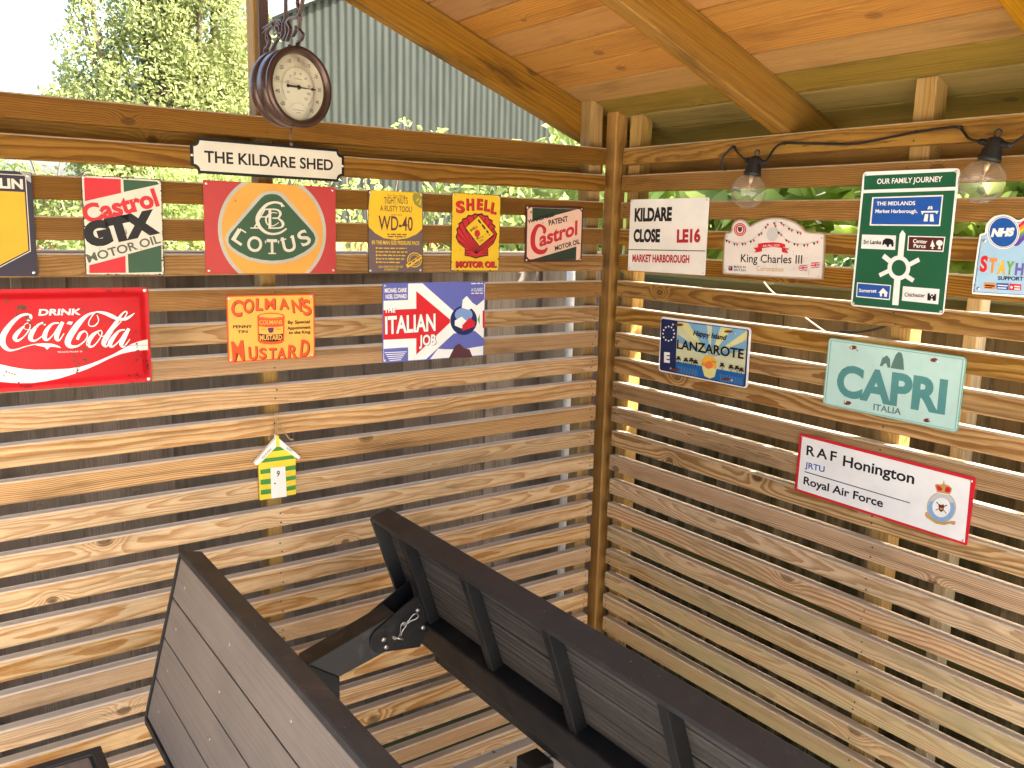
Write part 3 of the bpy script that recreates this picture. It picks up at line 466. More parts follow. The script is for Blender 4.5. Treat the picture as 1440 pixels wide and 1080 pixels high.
('P','artwork','grimed',((-119.4,-66.8),(-121.1,-68.1),(-122.4,-67.4),(-122.9,-67.1),(-123.2,-66.1),(-122.4,-65.4),(-120.9,-66.1))),
('P','artwork','grimed',((-109.2,-66.8),(-109.3,-67.2),(-110.3,-67.3),(-110.8,-67.2),(-111,-66.4),(-110.2,-65.6),(-108.9,-65.8))),
('P','artwork','grimed',((-116.2,-59.4),(-116.5,-60.4),(-117.8,-60.6),(-119.6,-59.7),(-119.2,-58.3),(-117.8,-57),(-116,-58.3))),
('P','artwork','grimed',((-102.1,-64.8),(-102.2,-65.7),(-103.9,-66.8),(-105.1,-65.2),(-104.8,-63.9),(-103.8,-63.7),(-102.6,-63.3))),
('P','artwork','grimed',((-112.5,-60.2),(-112.4,-61),(-113.3,-60.8),(-114,-60.5),(-114.3,-59.9),(-113.1,-59.7),(-112.7,-59.4))),
('P','artwork','grimed',((-106.2,-63.6),(-107.5,-65),(-108.8,-64.1),(-109.4,-64.1),(-110.6,-62.4),(-108.9,-62.5),(-107.4,-62.7))),
('P','artwork','grimed',((-114.6,-64.2),(-115.7,-64.5),(-116.2,-64.6),(-117,-64.2),(-117.3,-63.7),(-116.2,-63.4),(-114.9,-63.8))),
('P','artwork','grimed',((-111.1,-61.6),(-111.8,-62.6),(-112.9,-62.5),(-114.1,-61.9),(-113.4,-60.9),(-112.8,-61),(-112.1,-60.3))),
('P','artwork','grimed',((-95.5,-86.5),(-95.9,-87),(-96.6,-87),(-97.2,-86.5),(-96.7,-86.3),(-96.4,-85.8),(-96.1,-86.2))),
('P','artwork','grimed',((-103.6,-81.8),(-104,-82.4),(-104.4,-82.4),(-104.7,-82),(-105.2,-81.6),(-104.3,-81),(-103.5,-81.6))),
('P','artwork','grimed',((-99.6,-77.8),(-100.3,-78.4),(-101,-78.1),(-101.5,-78),(-101,-77.4),(-100.9,-77.2),(-100.1,-77.1))),
('P','artwork','grimed',((-90,-78.3),(-90.8,-78.5),(-91.5,-78.8),(-91.9,-78.4),(-92,-77.9),(-91.3,-77.5),(-90.9,-78))),
('P','artwork','grimed',((-95.2,-82.5),(-96.5,-83.2),(-98.3,-84.2),(-100.2,-82.9),(-99.5,-81.9),(-98.3,-80.3),(-96.7,-81.2))),
('P','artwork','grimed',((-91.9,-88.9),(-91.6,-89.9),(-93.5,-90.7),(-94.9,-89.2),(-95.4,-88),(-93.3,-87.5),(-91.3,-87.7))),
('P','artwork','grimed',((-14.6,-95.1),(-15.2,-95.3),(-16.1,-95.7),(-16.9,-95.1),(-17.1,-94.5),(-16.1,-94.5),(-15.3,-94.5))),
('P','artwork','grimed',((-3.4,-96.1),(-3.6,-96.6),(-4.3,-96.4),(-4.5,-96.3),(-5.3,-95.5),(-4.1,-95.5),(-3.4,-95.8))),
('P','artwork','grimed',((-4.4,-94.4),(-6.8,-95.7),(-8.8,-94.8),(-9.2,-95.1),(-9.1,-93),(-8.3,-92.9),(-6.5,-92.5))),
('P','artwork','grimed',((131,-42.9),(130.4,-44.5),(128.4,-44),(125.7,-43.6),(126.8,-42),(128.5,-41),(130.2,-41.2))),
('P','artwork','grimed',((116.1,-56.7),(114.2,-57.1),(112.9,-57.8),(112,-56.9),(112.1,-56.2),(113.1,-55.3),(114.5,-55.4))),
('P','artwork','grimed',((124,-50.2),(122.7,-51.5),(120.9,-52.1),(119,-50.8),(119.6,-49.4),(121.1,-48.4),(122.6,-48.6))),
('P','artwork','grimed',((123.6,-37.4),(122.9,-38.5),(121.5,-38.4),(119.8,-37.4),(119.9,-36.7),(121.6,-36.8),(122.8,-36.9))),
('P','artwork','grimed',((135.4,-54.3),(134.1,-55.3),(132.3,-55.1),(131.4,-54.6),(131.1,-53.4),(132.2,-53.5),(133.5,-52.7))),
('P','artwork','grimed',((124.3,-48.8),(124.2,-49.8),(122,-49.6),(121.3,-48.9),(120.9,-48.3),(122.3,-47.6),(123.6,-48.2))),
('P','artwork','grimed',((121.4,-53.1),(120.5,-54.4),(118.7,-54.5),(117.3,-53.6),(117.5,-52.4),(118.8,-52.3),(120.4,-51.7))),
('P','artwork','grimed',((-79.7,-93.4),(-80.4,-94),(-81.1,-93.8),(-82,-93.6),(-82.4,-92.7),(-81.2,-92.7),(-79.9,-92.5))),
('P','artwork','grimed',((-82.9,-89.5),(-83.6,-90.6),(-85.1,-90.3),(-86.5,-89.6),(-85.3,-89),(-84.7,-88.3),(-83.4,-88.2))),
('P','artwork','grimed',((-60.1,-94.8),(-60.3,-95.4),(-61.1,-95.5),(-61.4,-94.9),(-61.7,-94.3),(-61.2,-94.3),(-60.6,-94.2))),
('P','artwork','grimed',((-84.7,-94.2),(-85.8,-94.9),(-88.2,-94.7),(-89.7,-94.5),(-89.7,-92.8),(-88,-92.7),(-85.7,-92.7))),
('P','artwork','grimed',((-83.6,-93.2),(-82.9,-94.5),(-85,-94.5),(-85.8,-93.9),(-85.9,-92.7),(-85,-92.2),(-82.8,-92.6))),
('P','artwork','grimed',((-78.2,-93.3),(-79,-94.3),(-80,-94.1),(-81.6,-93.6),(-81.2,-92.8),(-80.1,-92.3),(-78.6,-92.8))),
('P','artwork','grimed',((-75,-93.4),(-76.7,-94.5),(-78.1,-94.2),(-78.7,-93.4),(-78.5,-92.4),(-78.1,-91.4),(-76,-92.3))),
('P','artwork','grimed',((-91.9,-92.9),(-93,-93.3),(-94.2,-94),(-95.6,-93.2),(-95.3,-92.1),(-93.9,-91.6),(-93.1,-91.7)))],
'close':[('T','lettering','black','KILDARE',(-126.8,37.7),(17.9,39.8),37.67,0.04,0,1),
('T','lettering','black','CLOSE',(-127.4,-19.2),(-22.9,-17.8),36.43,0.04,0,1),
('T','lettering','dred','LE16',(40.4,-17.7),(124.4,-14.9),35.48,0.04,0,1),
('P','artwork','black',((-145.7,-39.4),(143.1,-35.4),(143.3,-37.6),(-145.5,-41.8))),
('T','lettering','dred','MARKET HARBOROUGH',(-128.6,-74.9),(89.7,-69.9),21.49,0.03,0,1)],
'king':[('O','outline','',((-149.1,-49.1),(-149.4,48.1),(-142.3,53.9),(-126.6,55.7),(-128.3,64.6),(-125,76),(-114.1,84.8),(-99.9,88),(-85.8,84.7),(-75,77.5),(-68.9,70),(-56.5,77.9),(-33.4,85.7),(-14.2,89.5),(4.8,90.9),(28.5,89.2),(52.1,84.1),(71,76.2),(85.4,66.1),(95.9,57.1),(142.2,56.4),(146.9,51.6),(150.4,-48.6),(145.2,-53.4),(-141.8,-53.4))),
('T','lettering','black','King Charles III',(-90.5,-19.2),(89,-16.7),19.69,0,0,1),
('T','lettering','gold','Coronation',(-40.6,-38.2),(38.3,-37.2),11.82,0,0,1),
('T','lettering','black','MADE IN',(-110.2,-34.2),(-73.9,-34),5.69,0.01,0,1),
('T','lettering','black','BRITAIN',(-109.6,-42),(-73.3,-41.7),5.72,0.01,0,1),
('P','artwork','bred',((-53.5,16.4),(-40.2,18.3),(-40.9,27),(-19,29.8),(2.6,31.3),(24.1,30.5),(38.4,27.3),(40.1,19.2),(50.9,16.8),(45.3,12.8),(49.5,6),(30.6,8.6),(29.8,18.3),(3.6,20),(-27.7,16.6),(-27.1,8.7),(-50.6,4.9),(-46.1,10.6))),
('T','lettering','white','6th May 2023',(-25.5,19.8),(22.5,21.6),5.08,0,0,1),
('P','artwork','black',((-143.6,35.4),(-135,34.3),(-138.7,27.3))),
('P','artwork','bred',((-135.4,32.3),(-126.8,31.2),(-130.5,24.2))),
('P','artwork','black',((-118.1,27.7),(-109.6,26.6),(-113.3,19.6))),
('P','artwork','bred',((-109.7,27),(-101.2,25.9),(-104.9,19))),
('P','artwork','black',((-92.1,28.1),(-83.8,27),(-87.4,20.1))),
('P','artwork','bred',((-83.9,29.1),(-75.7,28),(-79.2,21.1))),
('P','artwork','black',((-67.1,34.5),(-58.9,33.5),(-62.4,26.6))),
('P','artwork','bred',((-58.2,37.4),(-50.1,36.4),(-53.6,29.6))),
('P','artwork','black',((-43.4,51.5),(-35.4,50.4),(-38.8,43.6))),
('P','artwork','bred',((-36.2,54.7),(-28.3,53.6),(-31.7,46.9))),
('P','artwork','black',((-24.7,69.2),(-16.8,68.1),(-20.1,61.4))),
('P','artwork','bred',((-19.4,75.5),(-11.5,74.3),(-14.8,67.7))),
('P','artwork','black',((-0.3,78.6),(7.4,77.4),(4.1,70.8))),
('P','artwork','bred',((3.5,72.4),(11.2,71.2),(8,64.7))),
('P','artwork','black',((14.4,56.2),(22,55.1),(18.8,48.5))),
('P','artwork','bred',((21.8,51.6),(29.5,50.6),(26.3,44))),
('P','artwork','black',((37.4,39.1),(45,38.1),(41.8,31.6))),
('P','artwork','bred',((44.2,36.2),(51.7,35.1),(48.6,28.6))),
('P','artwork','black',((61.3,30.7),(68.7,29.7),(65.6,23.2))),
('P','artwork','bred',((70.1,29),(77.4,28),(74.4,21.5))),
('P','artwork','black',((88.2,28.2),(95.5,27.2),(92.5,20.7))),
('P','artwork','bred',((97.1,29.1),(104.3,28.1),(101.3,21.7))),
('P','artwork','black',((114.4,33.1),(121.5,32.1),(118.6,25.8))),
('P','artwork','bred',((123.3,36.2),(130.3,35.2),(127.4,28.9))),
('P','artwork','black',((20,79.3),(27.6,78.1),(24.4,71.6))),
('P','artwork','bred',((26.9,75.1),(34.5,73.9),(31.3,67.4))),
('P','artwork','black',((43.1,65.6),(50.6,64.4),(47.4,58))),
('P','artwork','bred',((51.2,62.2),(58.7,61.1),(55.5,54.6))),
('P','artwork','black',((68.1,57.3),(75.4,56.3),(72.4,49.8))),
('P','artwork','bred',((75.9,55.5),(83.2,54.4),(80.2,48))),
('S','artwork','grey',((-142.1,36.7,0.94),(-112.4,29,0.93),(-84,29.5,0.92),(-59.1,36.2,0.9),(-35.6,53.1,0.89),(-15.5,75.9,0.87))),
('S','artwork','grey',((3.4,79.7,0.86),(22.2,53.6,0.86),(47,35.5,0.85),(70.5,29.4,0.83),(93.1,28.7,0.82),(129.8,36.7,0.8))),
('S','artwork','grey',((5.6,81.3,0.86),(34.6,72.8,0.85),(58.6,61.4,0.84),(81.8,55.5,0.83))),
('P','artwork','bred',((-78.8,60.8),(-79.8,64.9),(-81.9,68.7),(-85.2,72),(-89.3,74.6),(-94,76.2),(-99,76.7),(-103.9,76.2),(-108.4,74.6),(-112.2,72),(-115,68.7),(-116.6,64.8),(-117,60.6),(-116,56.4),(-113.7,52.5),(-110.4,49.2),(-106.2,46.6),(-101.5,45.1),(-96.5,44.6),(-91.6,45.2),(-87.1,46.8),(-83.4,49.4),(-80.7,52.8),(-79.1,56.6))),
('P','artwork','paper',((-81.8,60.8),(-82.7,64.3),(-84.5,67.5),(-87.2,70.4),(-90.7,72.5),(-94.6,73.9),(-98.8,74.3),(-102.9,73.9),(-106.7,72.5),(-109.8,70.3),(-112.2,67.5),(-113.5,64.2),(-113.8,60.6),(-113,57),(-111.1,53.7),(-108.3,50.9),(-104.8,48.8),(-100.9,47.4),(-96.7,47),(-92.6,47.5),(-88.8,48.9),(-85.7,51.1),(-83.4,53.9),(-82.1,57.2))),
('P','artwork','bred',((-83.4,60.7),(-84.1,64),(-85.8,66.9),(-88.3,69.5),(-91.4,71.5),(-94.9,72.7),(-98.7,73.1),(-102.4,72.7),(-105.8,71.5),(-108.7,69.5),(-110.8,66.9),(-112,63.8),(-112.3,60.6),(-111.5,57.4),(-109.8,54.4),(-107.3,51.8),(-104.1,49.8),(-100.5,48.6),(-96.8,48.2),(-93.1,48.7),(-89.7,49.9),(-86.9,51.9),(-84.8,54.5),(-83.6,57.5))),
('P','artwork','paper',((-87.5,60.7),(-88.2,63.6),(-89.8,66.1),(-92.3,68.2),(-95.2,69.5),(-98.5,69.9),(-101.6,69.5),(-104.4,68.1),(-106.5,66.1),(-107.8,63.5),(-108.1,60.6),(-107.4,57.8),(-105.7,55.2),(-103.2,53.1),(-100.2,51.9),(-97,51.4),(-93.9,51.9),(-91.1,53.2),(-89,55.3),(-87.7,57.9))),
('P','artwork','plum',((-104.9,66.7),(-92,66.7),(-91.4,58.7),(-97.2,53.4),(-104.3,58.6))),
('P','artwork','navy',((81.7,-20.8),(105.7,-18.4),(105.9,-31.2),(82.8,-33.7))),
('S','artwork','white',((82.1,-21.2,2.99),(105.4,-30.5,2.97))),
('S','artwork','white',((83.2,-32.9,3),(105.3,-19.2,2.97))),
('S','artwork','bred',((82.1,-21.2,1.33),(105.4,-30.5,1.32))),
('S','artwork','bred',((83.2,-32.9,1.33),(105.3,-19.2,1.32))),
('S','artwork','white',((82.2,-27.3,5.82),(105.8,-24.8,5.75))),
('S','artwork','white',((93.7,-19.6,5.79),(94.4,-32.4,5.79))),
('S','artwork','bred',((82.2,-27.3,3.33),(105.8,-24.8,3.29))),
('S','artwork','bred',((93.7,-19.6,3.31),(94.4,-32.4,3.31))),
('P','artwork','navy',((114.1,-13.2),(137.5,-10.9),(137.8,-23.5),(115.2,-25.9))),
('S','artwork','white',((114.6,-13.6,2.93),(137.3,-22.8,2.9))),
('S','artwork','white',((115.6,-25.2,2.93),(137.1,-11.6,2.89))),
('S','artwork','bred',((114.6,-13.6,1.3),(137.3,-22.8,1.29))),
('S','artwork','bred',((115.6,-25.2,1.3),(137.1,-11.6,1.28))),
('S','artwork','white',((114.7,-19.6,5.7),(137.6,-17.2,5.61))),
('S','artwork','white',((125.9,-12,5.66),(126.5,-24.7,5.66))),
('S','artwork','bred',((114.7,-19.6,3.26),(137.6,-17.2,3.21))),
('S','artwork','bred',((125.9,-12,3.24),(126.5,-24.7,3.24))),
('S','artwork','grey',((111.3,-26.1,0.82),(110.3,-45,0.82))),
('P','artwork','navy',((-126.3,-30.4),(-114.1,-30.7),(-113.8,-41.4),(-126.1,-41.1))),
('S','artwork','bred',((-124.5,-40.2,2.35),(-115.1,-31.6,2.35))),
('S','artwork','white',((-124.6,-31.9,1.42),(-119.6,-35.9,1.42))),
('P','artwork','papergrey',((17.3,49.7),(16.4,53.9),(14.5,57.8),(11.6,61.1),(8.1,63.7),(4,65.3),(-0.2,65.8),(-4.4,65.2),(-8.2,63.6),(-11.4,61),(-13.7,57.6),(-15.1,53.6),(-15.3,49.4),(-14.4,45.1),(-12.4,41.2),(-9.5,37.8),(-5.9,35.3),(-1.8,33.7),(2.5,33.2),(6.6,33.9),(10.4,35.5),(13.5,38.2),(15.8,41.6),(17.1,45.5))),
('P','artwork','papergrey',((-58.1,-12.6),(-59.1,-11.3),(-60.8,-11.3),(-61.6,-12.7),(-60.6,-14.1),(-58.8,-14))),
('P','artwork','papergrey',((-21.7,-15.1),(-22.7,-13.7),(-24.4,-13.8),(-25.2,-15.2),(-24.2,-16.5),(-22.5,-16.5))),
('P','artwork','papergrey',((42.7,19.2),(41.8,20.5),(40.1,20.5),(39.4,19.2),(40.4,17.9),(42,17.9))),
('P','artwork','papergrey',((-120.4,-33.3),(-121.4,-32),(-123.3,-32),(-124.1,-33.5),(-123.1,-34.9),(-121.2,-34.8))),
('P','artwork','papergrey',((-53.7,6.7),(-54.7,8.1),(-56.4,8),(-57.2,6.6),(-56.2,5.3),(-54.5,5.3))),
('P','artwork','papergrey',((135.9,-2),(135,-0.7),(133.5,-0.8),(132.9,-2.1),(133.7,-3.3),(135.2,-3.3))),
('P','artwork','papergrey',((97.5,-3.5),(96.6,-2.3),(95.1,-2.3),(94.4,-3.6),(95.3,-4.9),(96.8,-4.9))),
('P','artwork','papergrey',((46.5,14.3),(45.6,15.6),(44,15.5),(43.3,14.2),(44.2,12.9),(45.8,12.9))),
('P','artwork','papergrey',((49.1,-28.4),(48.2,-27.1),(46.5,-27.2),(45.8,-28.6),(46.8,-29.9),(48.4,-29.8))),
('P','artwork','papergrey',((19.6,-22),(18.7,-20.6),(17,-20.7),(16.3,-22.1),(17.2,-23.4),(18.9,-23.3))),
('P','artwork','papergrey',((54.3,19.6),(53.4,20.9),(51.8,20.8),(51.1,19.5),(52,18.2),(53.6,18.2))),
('P','artwork','papergrey',((78.8,-10.9),(77.9,-9.6),(76.3,-9.6),(75.6,-11),(76.5,-12.3),(78.1,-12.2))),
('P','artwork','papergrey',((-43.2,19.5),(-44.2,20.9),(-45.9,20.8),(-46.7,19.4),(-45.7,18.1),(-44,18.1))),
('P','artwork','papergrey',((104.6,-3.1),(103.7,-1.8),(102.2,-1.9),(101.5,-3.2),(102.4,-4.5),(103.9,-4.4))),
('P','artwork','papergrey',((70.4,-28.2),(69.5,-26.9),(67.9,-27),(67.2,-28.3),(68.1,-29.6),(69.7,-29.6))),
('P','artwork','papergrey',((69.4,-30.8),(68.5,-29.5),(66.9,-29.5),(66.2,-30.9),(67.1,-32.2),(68.7,-32.1))),
('P','artwork','papergrey',((-14,-26.9),(-15,-25.5),(-16.7,-25.6),(-17.4,-27),(-16.5,-28.3),(-14.8,-28.3))),
('P','artwork','papergrey',((-0.1,-34.5),(-1.1,-33.2),(-2.7,-33.3),(-3.5,-34.7),(-2.5,-36),(-0.8,-35.9))),
('P','artwork','papergrey',((105.9,18.8),(105,20),(103.5,20),(102.8,18.7),(103.7,17.4),(105.3,17.4))),
('P','artwork','papergrey',((-88.2,6.9),(-89.2,8.3),(-91,8.3),(-91.8,6.8),(-90.8,5.5),(-89,5.5))),
('P','artwork','papergrey',((128.5,-0.2),(127.6,1),(126.1,1),(125.5,-0.3),(126.4,-1.6),(127.9,-1.6))),
('P','artwork','papergrey',((44.1,5.3),(43.2,6.6),(41.6,6.5),(40.9,5.2),(41.8,3.9),(43.4,3.9))),
('P','artwork','papergrey',((13.7,-0.7),(12.7,0.6),(11,0.6),(10.3,-0.8),(11.3,-2.1),(12.9,-2.1))),
('P','artwork','papergrey',((-27,-14.1),(-27.9,-12.8),(-29.7,-12.8),(-30.4,-14.2),(-29.4,-15.6),(-27.7,-15.5))),
('P','artwork','papergrey',((36.3,-31.1),(35.3,-29.8),(33.7,-29.9),(33,-31.3),(33.9,-32.6),(35.6,-32.5))),
('P','artwork','papergrey',((61.4,-31.6),(60.4,-30.3),(58.8,-30.3),(58.1,-31.7),(59.1,-33),(60.7,-32.9))),
('P','artwork','papergrey',((105,-33.4),(104.1,-32.1),(102.6,-32.2),(101.9,-33.5),(102.8,-34.8),(104.4,-34.7))),
('P','artwork','papergrey',((54.8,13.7),(53.8,15),(52.2,15),(51.5,13.6),(52.5,12.3),(54.1,12.4))),
('P','artwork','papergrey',((105.9,-31.8),(105,-30.5),(103.5,-30.6),(102.8,-31.9),(103.7,-33.2),(105.3,-33.1))),
('P','artwork','papergrey',((114.6,-8.4),(113.7,-7.1),(112.2,-7.2),(111.5,-8.5),(112.4,-9.8),(113.9,-9.7))),
('P','artwork','papergrey',((65.7,11.1),(64.8,12.4),(63.2,12.4),(62.5,11.1),(63.5,9.8),(65.1,9.8))),
('P','artwork','papergrey',((96.8,-9.2),(95.9,-8),(94.4,-8),(93.7,-9.3),(94.6,-10.6),(96.1,-10.6))),
('P','artwork','papergrey',((-47.5,17.4),(-48.5,18.8),(-50.2,18.7),(-51,17.3),(-50,16),(-48.3,16))),
('P','artwork','papergrey',((104.4,-33.3),(103.5,-32),(102,-32.1),(101.3,-33.4),(102.2,-34.7),(103.7,-34.7))),
('P','artwork','papergrey',((-98.9,-30.1),(-99.9,-28.8),(-101.7,-28.8),(-102.5,-30.3),(-101.5,-31.7),(-99.7,-31.6))),
('P','artwork','papergrey',((-13.1,12.9),(-14.1,14.2),(-15.8,14.2),(-16.5,12.8),(-15.6,11.4),(-13.9,11.5))),
('P','artwork','papergrey',((-41.6,-25.9),(-42.5,-24.6),(-44.3,-24.7),(-45,-26.1),(-44.1,-27.4),(-42.3,-27.4))),
('P','artwork','papergrey',((104.2,21.8),(103.3,23.1),(101.7,23),(101.1,21.7),(102,20.5),(103.5,20.5))),
('P','artwork','papergrey',((39.7,20.4),(38.8,21.7),(37.2,21.7),(36.5,20.3),(37.4,19),(39,19.1))),
('P','artwork','papergrey',((67.5,4.1),(66.6,5.4),(65,5.4),(64.3,4),(65.2,2.7),(66.8,2.8)))],
'fam':[('P','artwork','rgreen',((-101.2,136.2),(99.1,138.1),(100.4,108.6),(-99.5,106.3))),
('P','artwork','rgreen',((-99.9,99.3),(100.2,101.6),(103.2,-141),(-100.8,-141.2))),
('P','artwork','white',((-77.7,90.6),(77.6,93.4),(78.3,31.9),(-77.5,31))),
('P','artwork','rblue',((-74,88),(75,90.6),(75.3,34.7),(-74.1,33.8))),
('P','artwork','white',((-93.2,11.6),(-14.2,11.3),(-13,-18.8),(-92.6,-18.3))),
('P','artwork','white',((12.5,11.3),(91.4,11.2),(90.7,-18.8),(13.8,-18.8))),
('P','artwork','brown',((14.7,9.4),(89.3,9.3),(88.5,-16.7),(16,-16.8))),
('P','artwork','white',((-94.3,-92),(-13.8,-92.4),(-13.5,-124.2),(-93.3,-123.8))),
('P','artwork','rblue',((-92.2,-94),(-15.7,-94.5),(-15.6,-122),(-91.2,-121.6))),
('P','artwork','white',((13,-92.9),(91.8,-93.4),(92.4,-124.1),(13.5,-123))),
('P','artwork','white',((-5.9,-34.3),(-6.4,14.8),(-1,23),(6.5,15),(7.1,-33.8))),
('P','artwork','white',((-8.3,-77.4),(6,-77.5),(7.3,-133.8),(-7,-133.7))),
('P','artwork','white',((24.7,-54.1),(23.8,-49.8),(22.2,-45.6),(19.9,-41.7),(17,-38.2),(13.6,-35.2),(9.8,-32.8),(5.6,-31.1),(1.2,-30.1),(-3.2,-29.9),(-7.6,-30.5),(-11.8,-31.8),(-15.6,-33.9),(-19,-36.6),(-21.8,-39.9),(-24,-43.7),(-25.4,-47.9),(-26.1,-52.3),(-26,-56.8),(-25.1,-61.3),(-23.5,-65.5),(-21.1,-69.5),(-18.1,-73.1),(-14.6,-76),(-10.6,-78.4),(-6.4,-80),(-2,-80.9),(2.5,-81),(6.8,-80.4),(10.9,-78.9),(14.7,-76.8),(18,-74),(20.7,-70.7),(22.8,-67),(24.2,-62.9),(24.8,-58.5))),
('P','artwork','rgreen',((15.7,-54.6),(15.1,-51.7),(14.1,-49),(12.6,-46.4),(10.8,-44.1),(8.6,-42.2),(6.1,-40.6),(3.4,-39.5),(0.6,-38.9),(-2.2,-38.8),(-5,-39.1),(-7.7,-40),(-10.1,-41.4),(-12.3,-43.1),(-14,-45.3),(-15.4,-47.8),(-16.3,-50.5),(-16.8,-53.4),(-16.7,-56.3),(-16.1,-59.2),(-15.1,-62),(-13.6,-64.6),(-11.6,-66.9),(-9.4,-68.9),(-6.9,-70.4),(-4.2,-71.5),(-1.4,-72.1),(1.5,-72.2),(4.3,-71.7),(6.9,-70.8),(9.3,-69.4),(11.4,-67.6),(13.2,-65.5),(14.5,-63),(15.4,-60.3),(15.8,-57.5))),
('S','artwork','white',((-38.6,-31.7,10.5),(-17.2,-45.4,10.31))),
('S','artwork','white',((42.2,-36.1,9.24),(17,-50.3,9.45))),
('S','artwork','white',((-42.8,-73.5,9.13),(-17.4,-60,8.97))),
('S','artwork','white',((34.8,-79.9,9.35),(12.7,-68.9,9.49))),
('T','lettering','white','OUR FAMILY JOURNEY',(-69.6,117.9),(72,119.1),10.86,0.01,0,1),
('T','lettering','white','THE MIDLANDS',(-65.8,73),(20.9,73.6),8.17,0.01,0,1),
('T','lettering','white','Market Harborough.',(-66.7,57.5),(27.8,57.6),7.79,0.01,0,1),
('P','artwork','white',((35.1,61.5),(71.5,62.1),(71.2,59),(35.8,58.3))),
('P','artwork','white',((37.4,58.9),(40.1,58.9),(39.9,55.1),(37.2,55.1))),
('P','artwork','white',((67.3,59.3),(69.9,59.3),(69.6,55.9),(67,55.9))),
('P','artwork','white',((44.2,55.5),(51.2,55.5),(50.9,40.7),(42.5,41.2))),
('P','artwork','white',((55.2,55.5),(61.5,55.2),(64.5,40.8),(55.9,40.7))),
('P','artwork','white',((48.1,64.9),(50.4,71.5),(53,71.5),(52.4,64.9))),
('P','artwork','white',((54.4,64.9),(54.3,71.5),(57.3,71.5),(59.1,64.9))),
('T','lettering','black','Sri Lanka',(-87.6,-8.3),(-45.6,-8),8.76,0.01,0,1),
('P','artwork','black',((-42.8,-9.9),(-42.4,0.1),(-36.1,4.9),(-26.3,4.5),(-19.8,1.4),(-17.4,-4.5),(-17.3,-12),(-20.9,-12.2),(-23.2,-7.3),(-27.4,-7.8),(-27.6,-13),(-31.5,-13.2),(-33.9,-8.3),(-37.6,-7.7),(-37.9,-5.1),(-39.6,-9.1))),
('T','lettering','white','Center',(24.7,-2.6),(55.3,-3.6),7.73,0.01,0,1),
('T','lettering','white','Parcs',(27.2,-12.2),(53,-12.6),7.73,0.01,0,1),
('P','artwork','white',((62.3,-9.4),(66,4.3),(72.5,-9.1))),
('P','artwork','white',((66.6,-9.3),(68.6,-9.2),(70.4,-13.6),(65.8,-13.8))),
('P','artwork','white',((88,-1.4),(87,1.2),(84.9,3.2),(82,4.3),(79,4.2),(76.4,3),(74.7,0.8),(74.3,-1.8),(75.3,-4.3),(77.4,-6.4),(80.3,-7.4),(83.4,-7.3),(86,-6.1),(87.6,-4))),
('P','artwork','white',((80.6,-5.4),(82.6,-5.3),(85.5,-13.4),(79,-13.6))),
('T','lettering','white','Somerset',(-87.1,-112.6),(-45.4,-110.8),7.53,0.01,0,1),
('P','artwork','white',((-40.9,-111.2),(-30.8,-99.6),(-18,-110.1),(-20.8,-110.3),(-20.4,-117.7),(-36.5,-117.9),(-36.9,-110.9))),
('P','artwork','rblue',((-32.1,-111.2),(-26.9,-111.1),(-26.6,-117.8),(-31.7,-117.9))),
('T','lettering','black','Chichester',(18.9,-113.9),(63.4,-112.3),8.18,0,0,1),
('P','artwork','black',((69.1,-118),(68.3,-102.2),(70.5,-104),(72.3,-101.9),(73.7,-108.3),(77.5,-104.1),(82.3,-108.2),(82.6,-102.4),(84.5,-104.2),(86.3,-102.8),(87,-117.5),(80.8,-117.7),(80.3,-113.5),(76,-113.6),(76.1,-117.7))),
('P','artwork','white',((79.4,-109.1),(78.8,-108),(77.6,-107.6),(76.5,-108.2),(76.1,-109.4),(76.8,-110.5),(78,-110.8),(79.1,-110.3)))],
'nhs':[('O','outline','',((-150.5,-57.4),(-148.3,55.9),(-145,59),(-137,59.8),(-138.6,70.5),(-135,81.1),(-125.9,91.5),(-113.2,95.1),(-101.6,95.1),(-89.6,90.2),(-80.2,83),(-64.5,91.7),(-43.8,101.8),(-20,104.5),(3.9,101.7),(27.9,93.4),(46.9,81.2),(58.9,65.1),(94.9,65.7),(108.2,-54.9),(-145.8,-58.3))),
('S','artwork','bred',((-86.2,62.5,6.93),(-79.1,69,6.9),(-68.6,80.2,6.81),(-42.7,93.2,7.28),(-8.4,96.1,7.63),(29.1,83.8,7.42),(51.1,67.7,7.31))),
('S','artwork','orange',((-85.7,58,6.96),(-78.3,62.6,6.87),(-67.9,73.8,6.87),(-42,87,7.24),(-7.7,90,7.59),(29.9,77.8,7.42),(51.9,61.7,7.28))),
('S','artwork','yellow',((-85.1,53.5,6.93),(-77.5,56.2,6.9),(-67.1,67.5,6.84),(-41.2,80.7,7.24),(-6.9,83.8,7.63),(30.6,71.7,7.42),(52.7,55.7,7.31))),
('S','artwork','mgreen',((-84.7,49.8,6.96),(-76.9,51,6.9),(-66.4,62.2,6.81),(-40.6,75.6,7.28),(-6.3,78.8,7.59),(31.3,66.8,7.42),(53.3,50.8,7.28))),
('S','artwork','blue',((-84.2,46.1,6.96),(-76.2,45.7,6.93),(-65.8,57,6.84),(-39.9,70.5,7.31),(-5.6,73.7,7.63),(31.9,61.8,7.42),(53.9,45.9,7.31))),
('S','artwork','violet',((-83.8,42.8,6.93),(-75.7,41.1,6.93),(-65.2,52.4,6.84),(-39.4,65.9,7.28),(-5.1,69.3,7.59),(32.5,57.4,7.42),(54.5,41.5,7.31))),
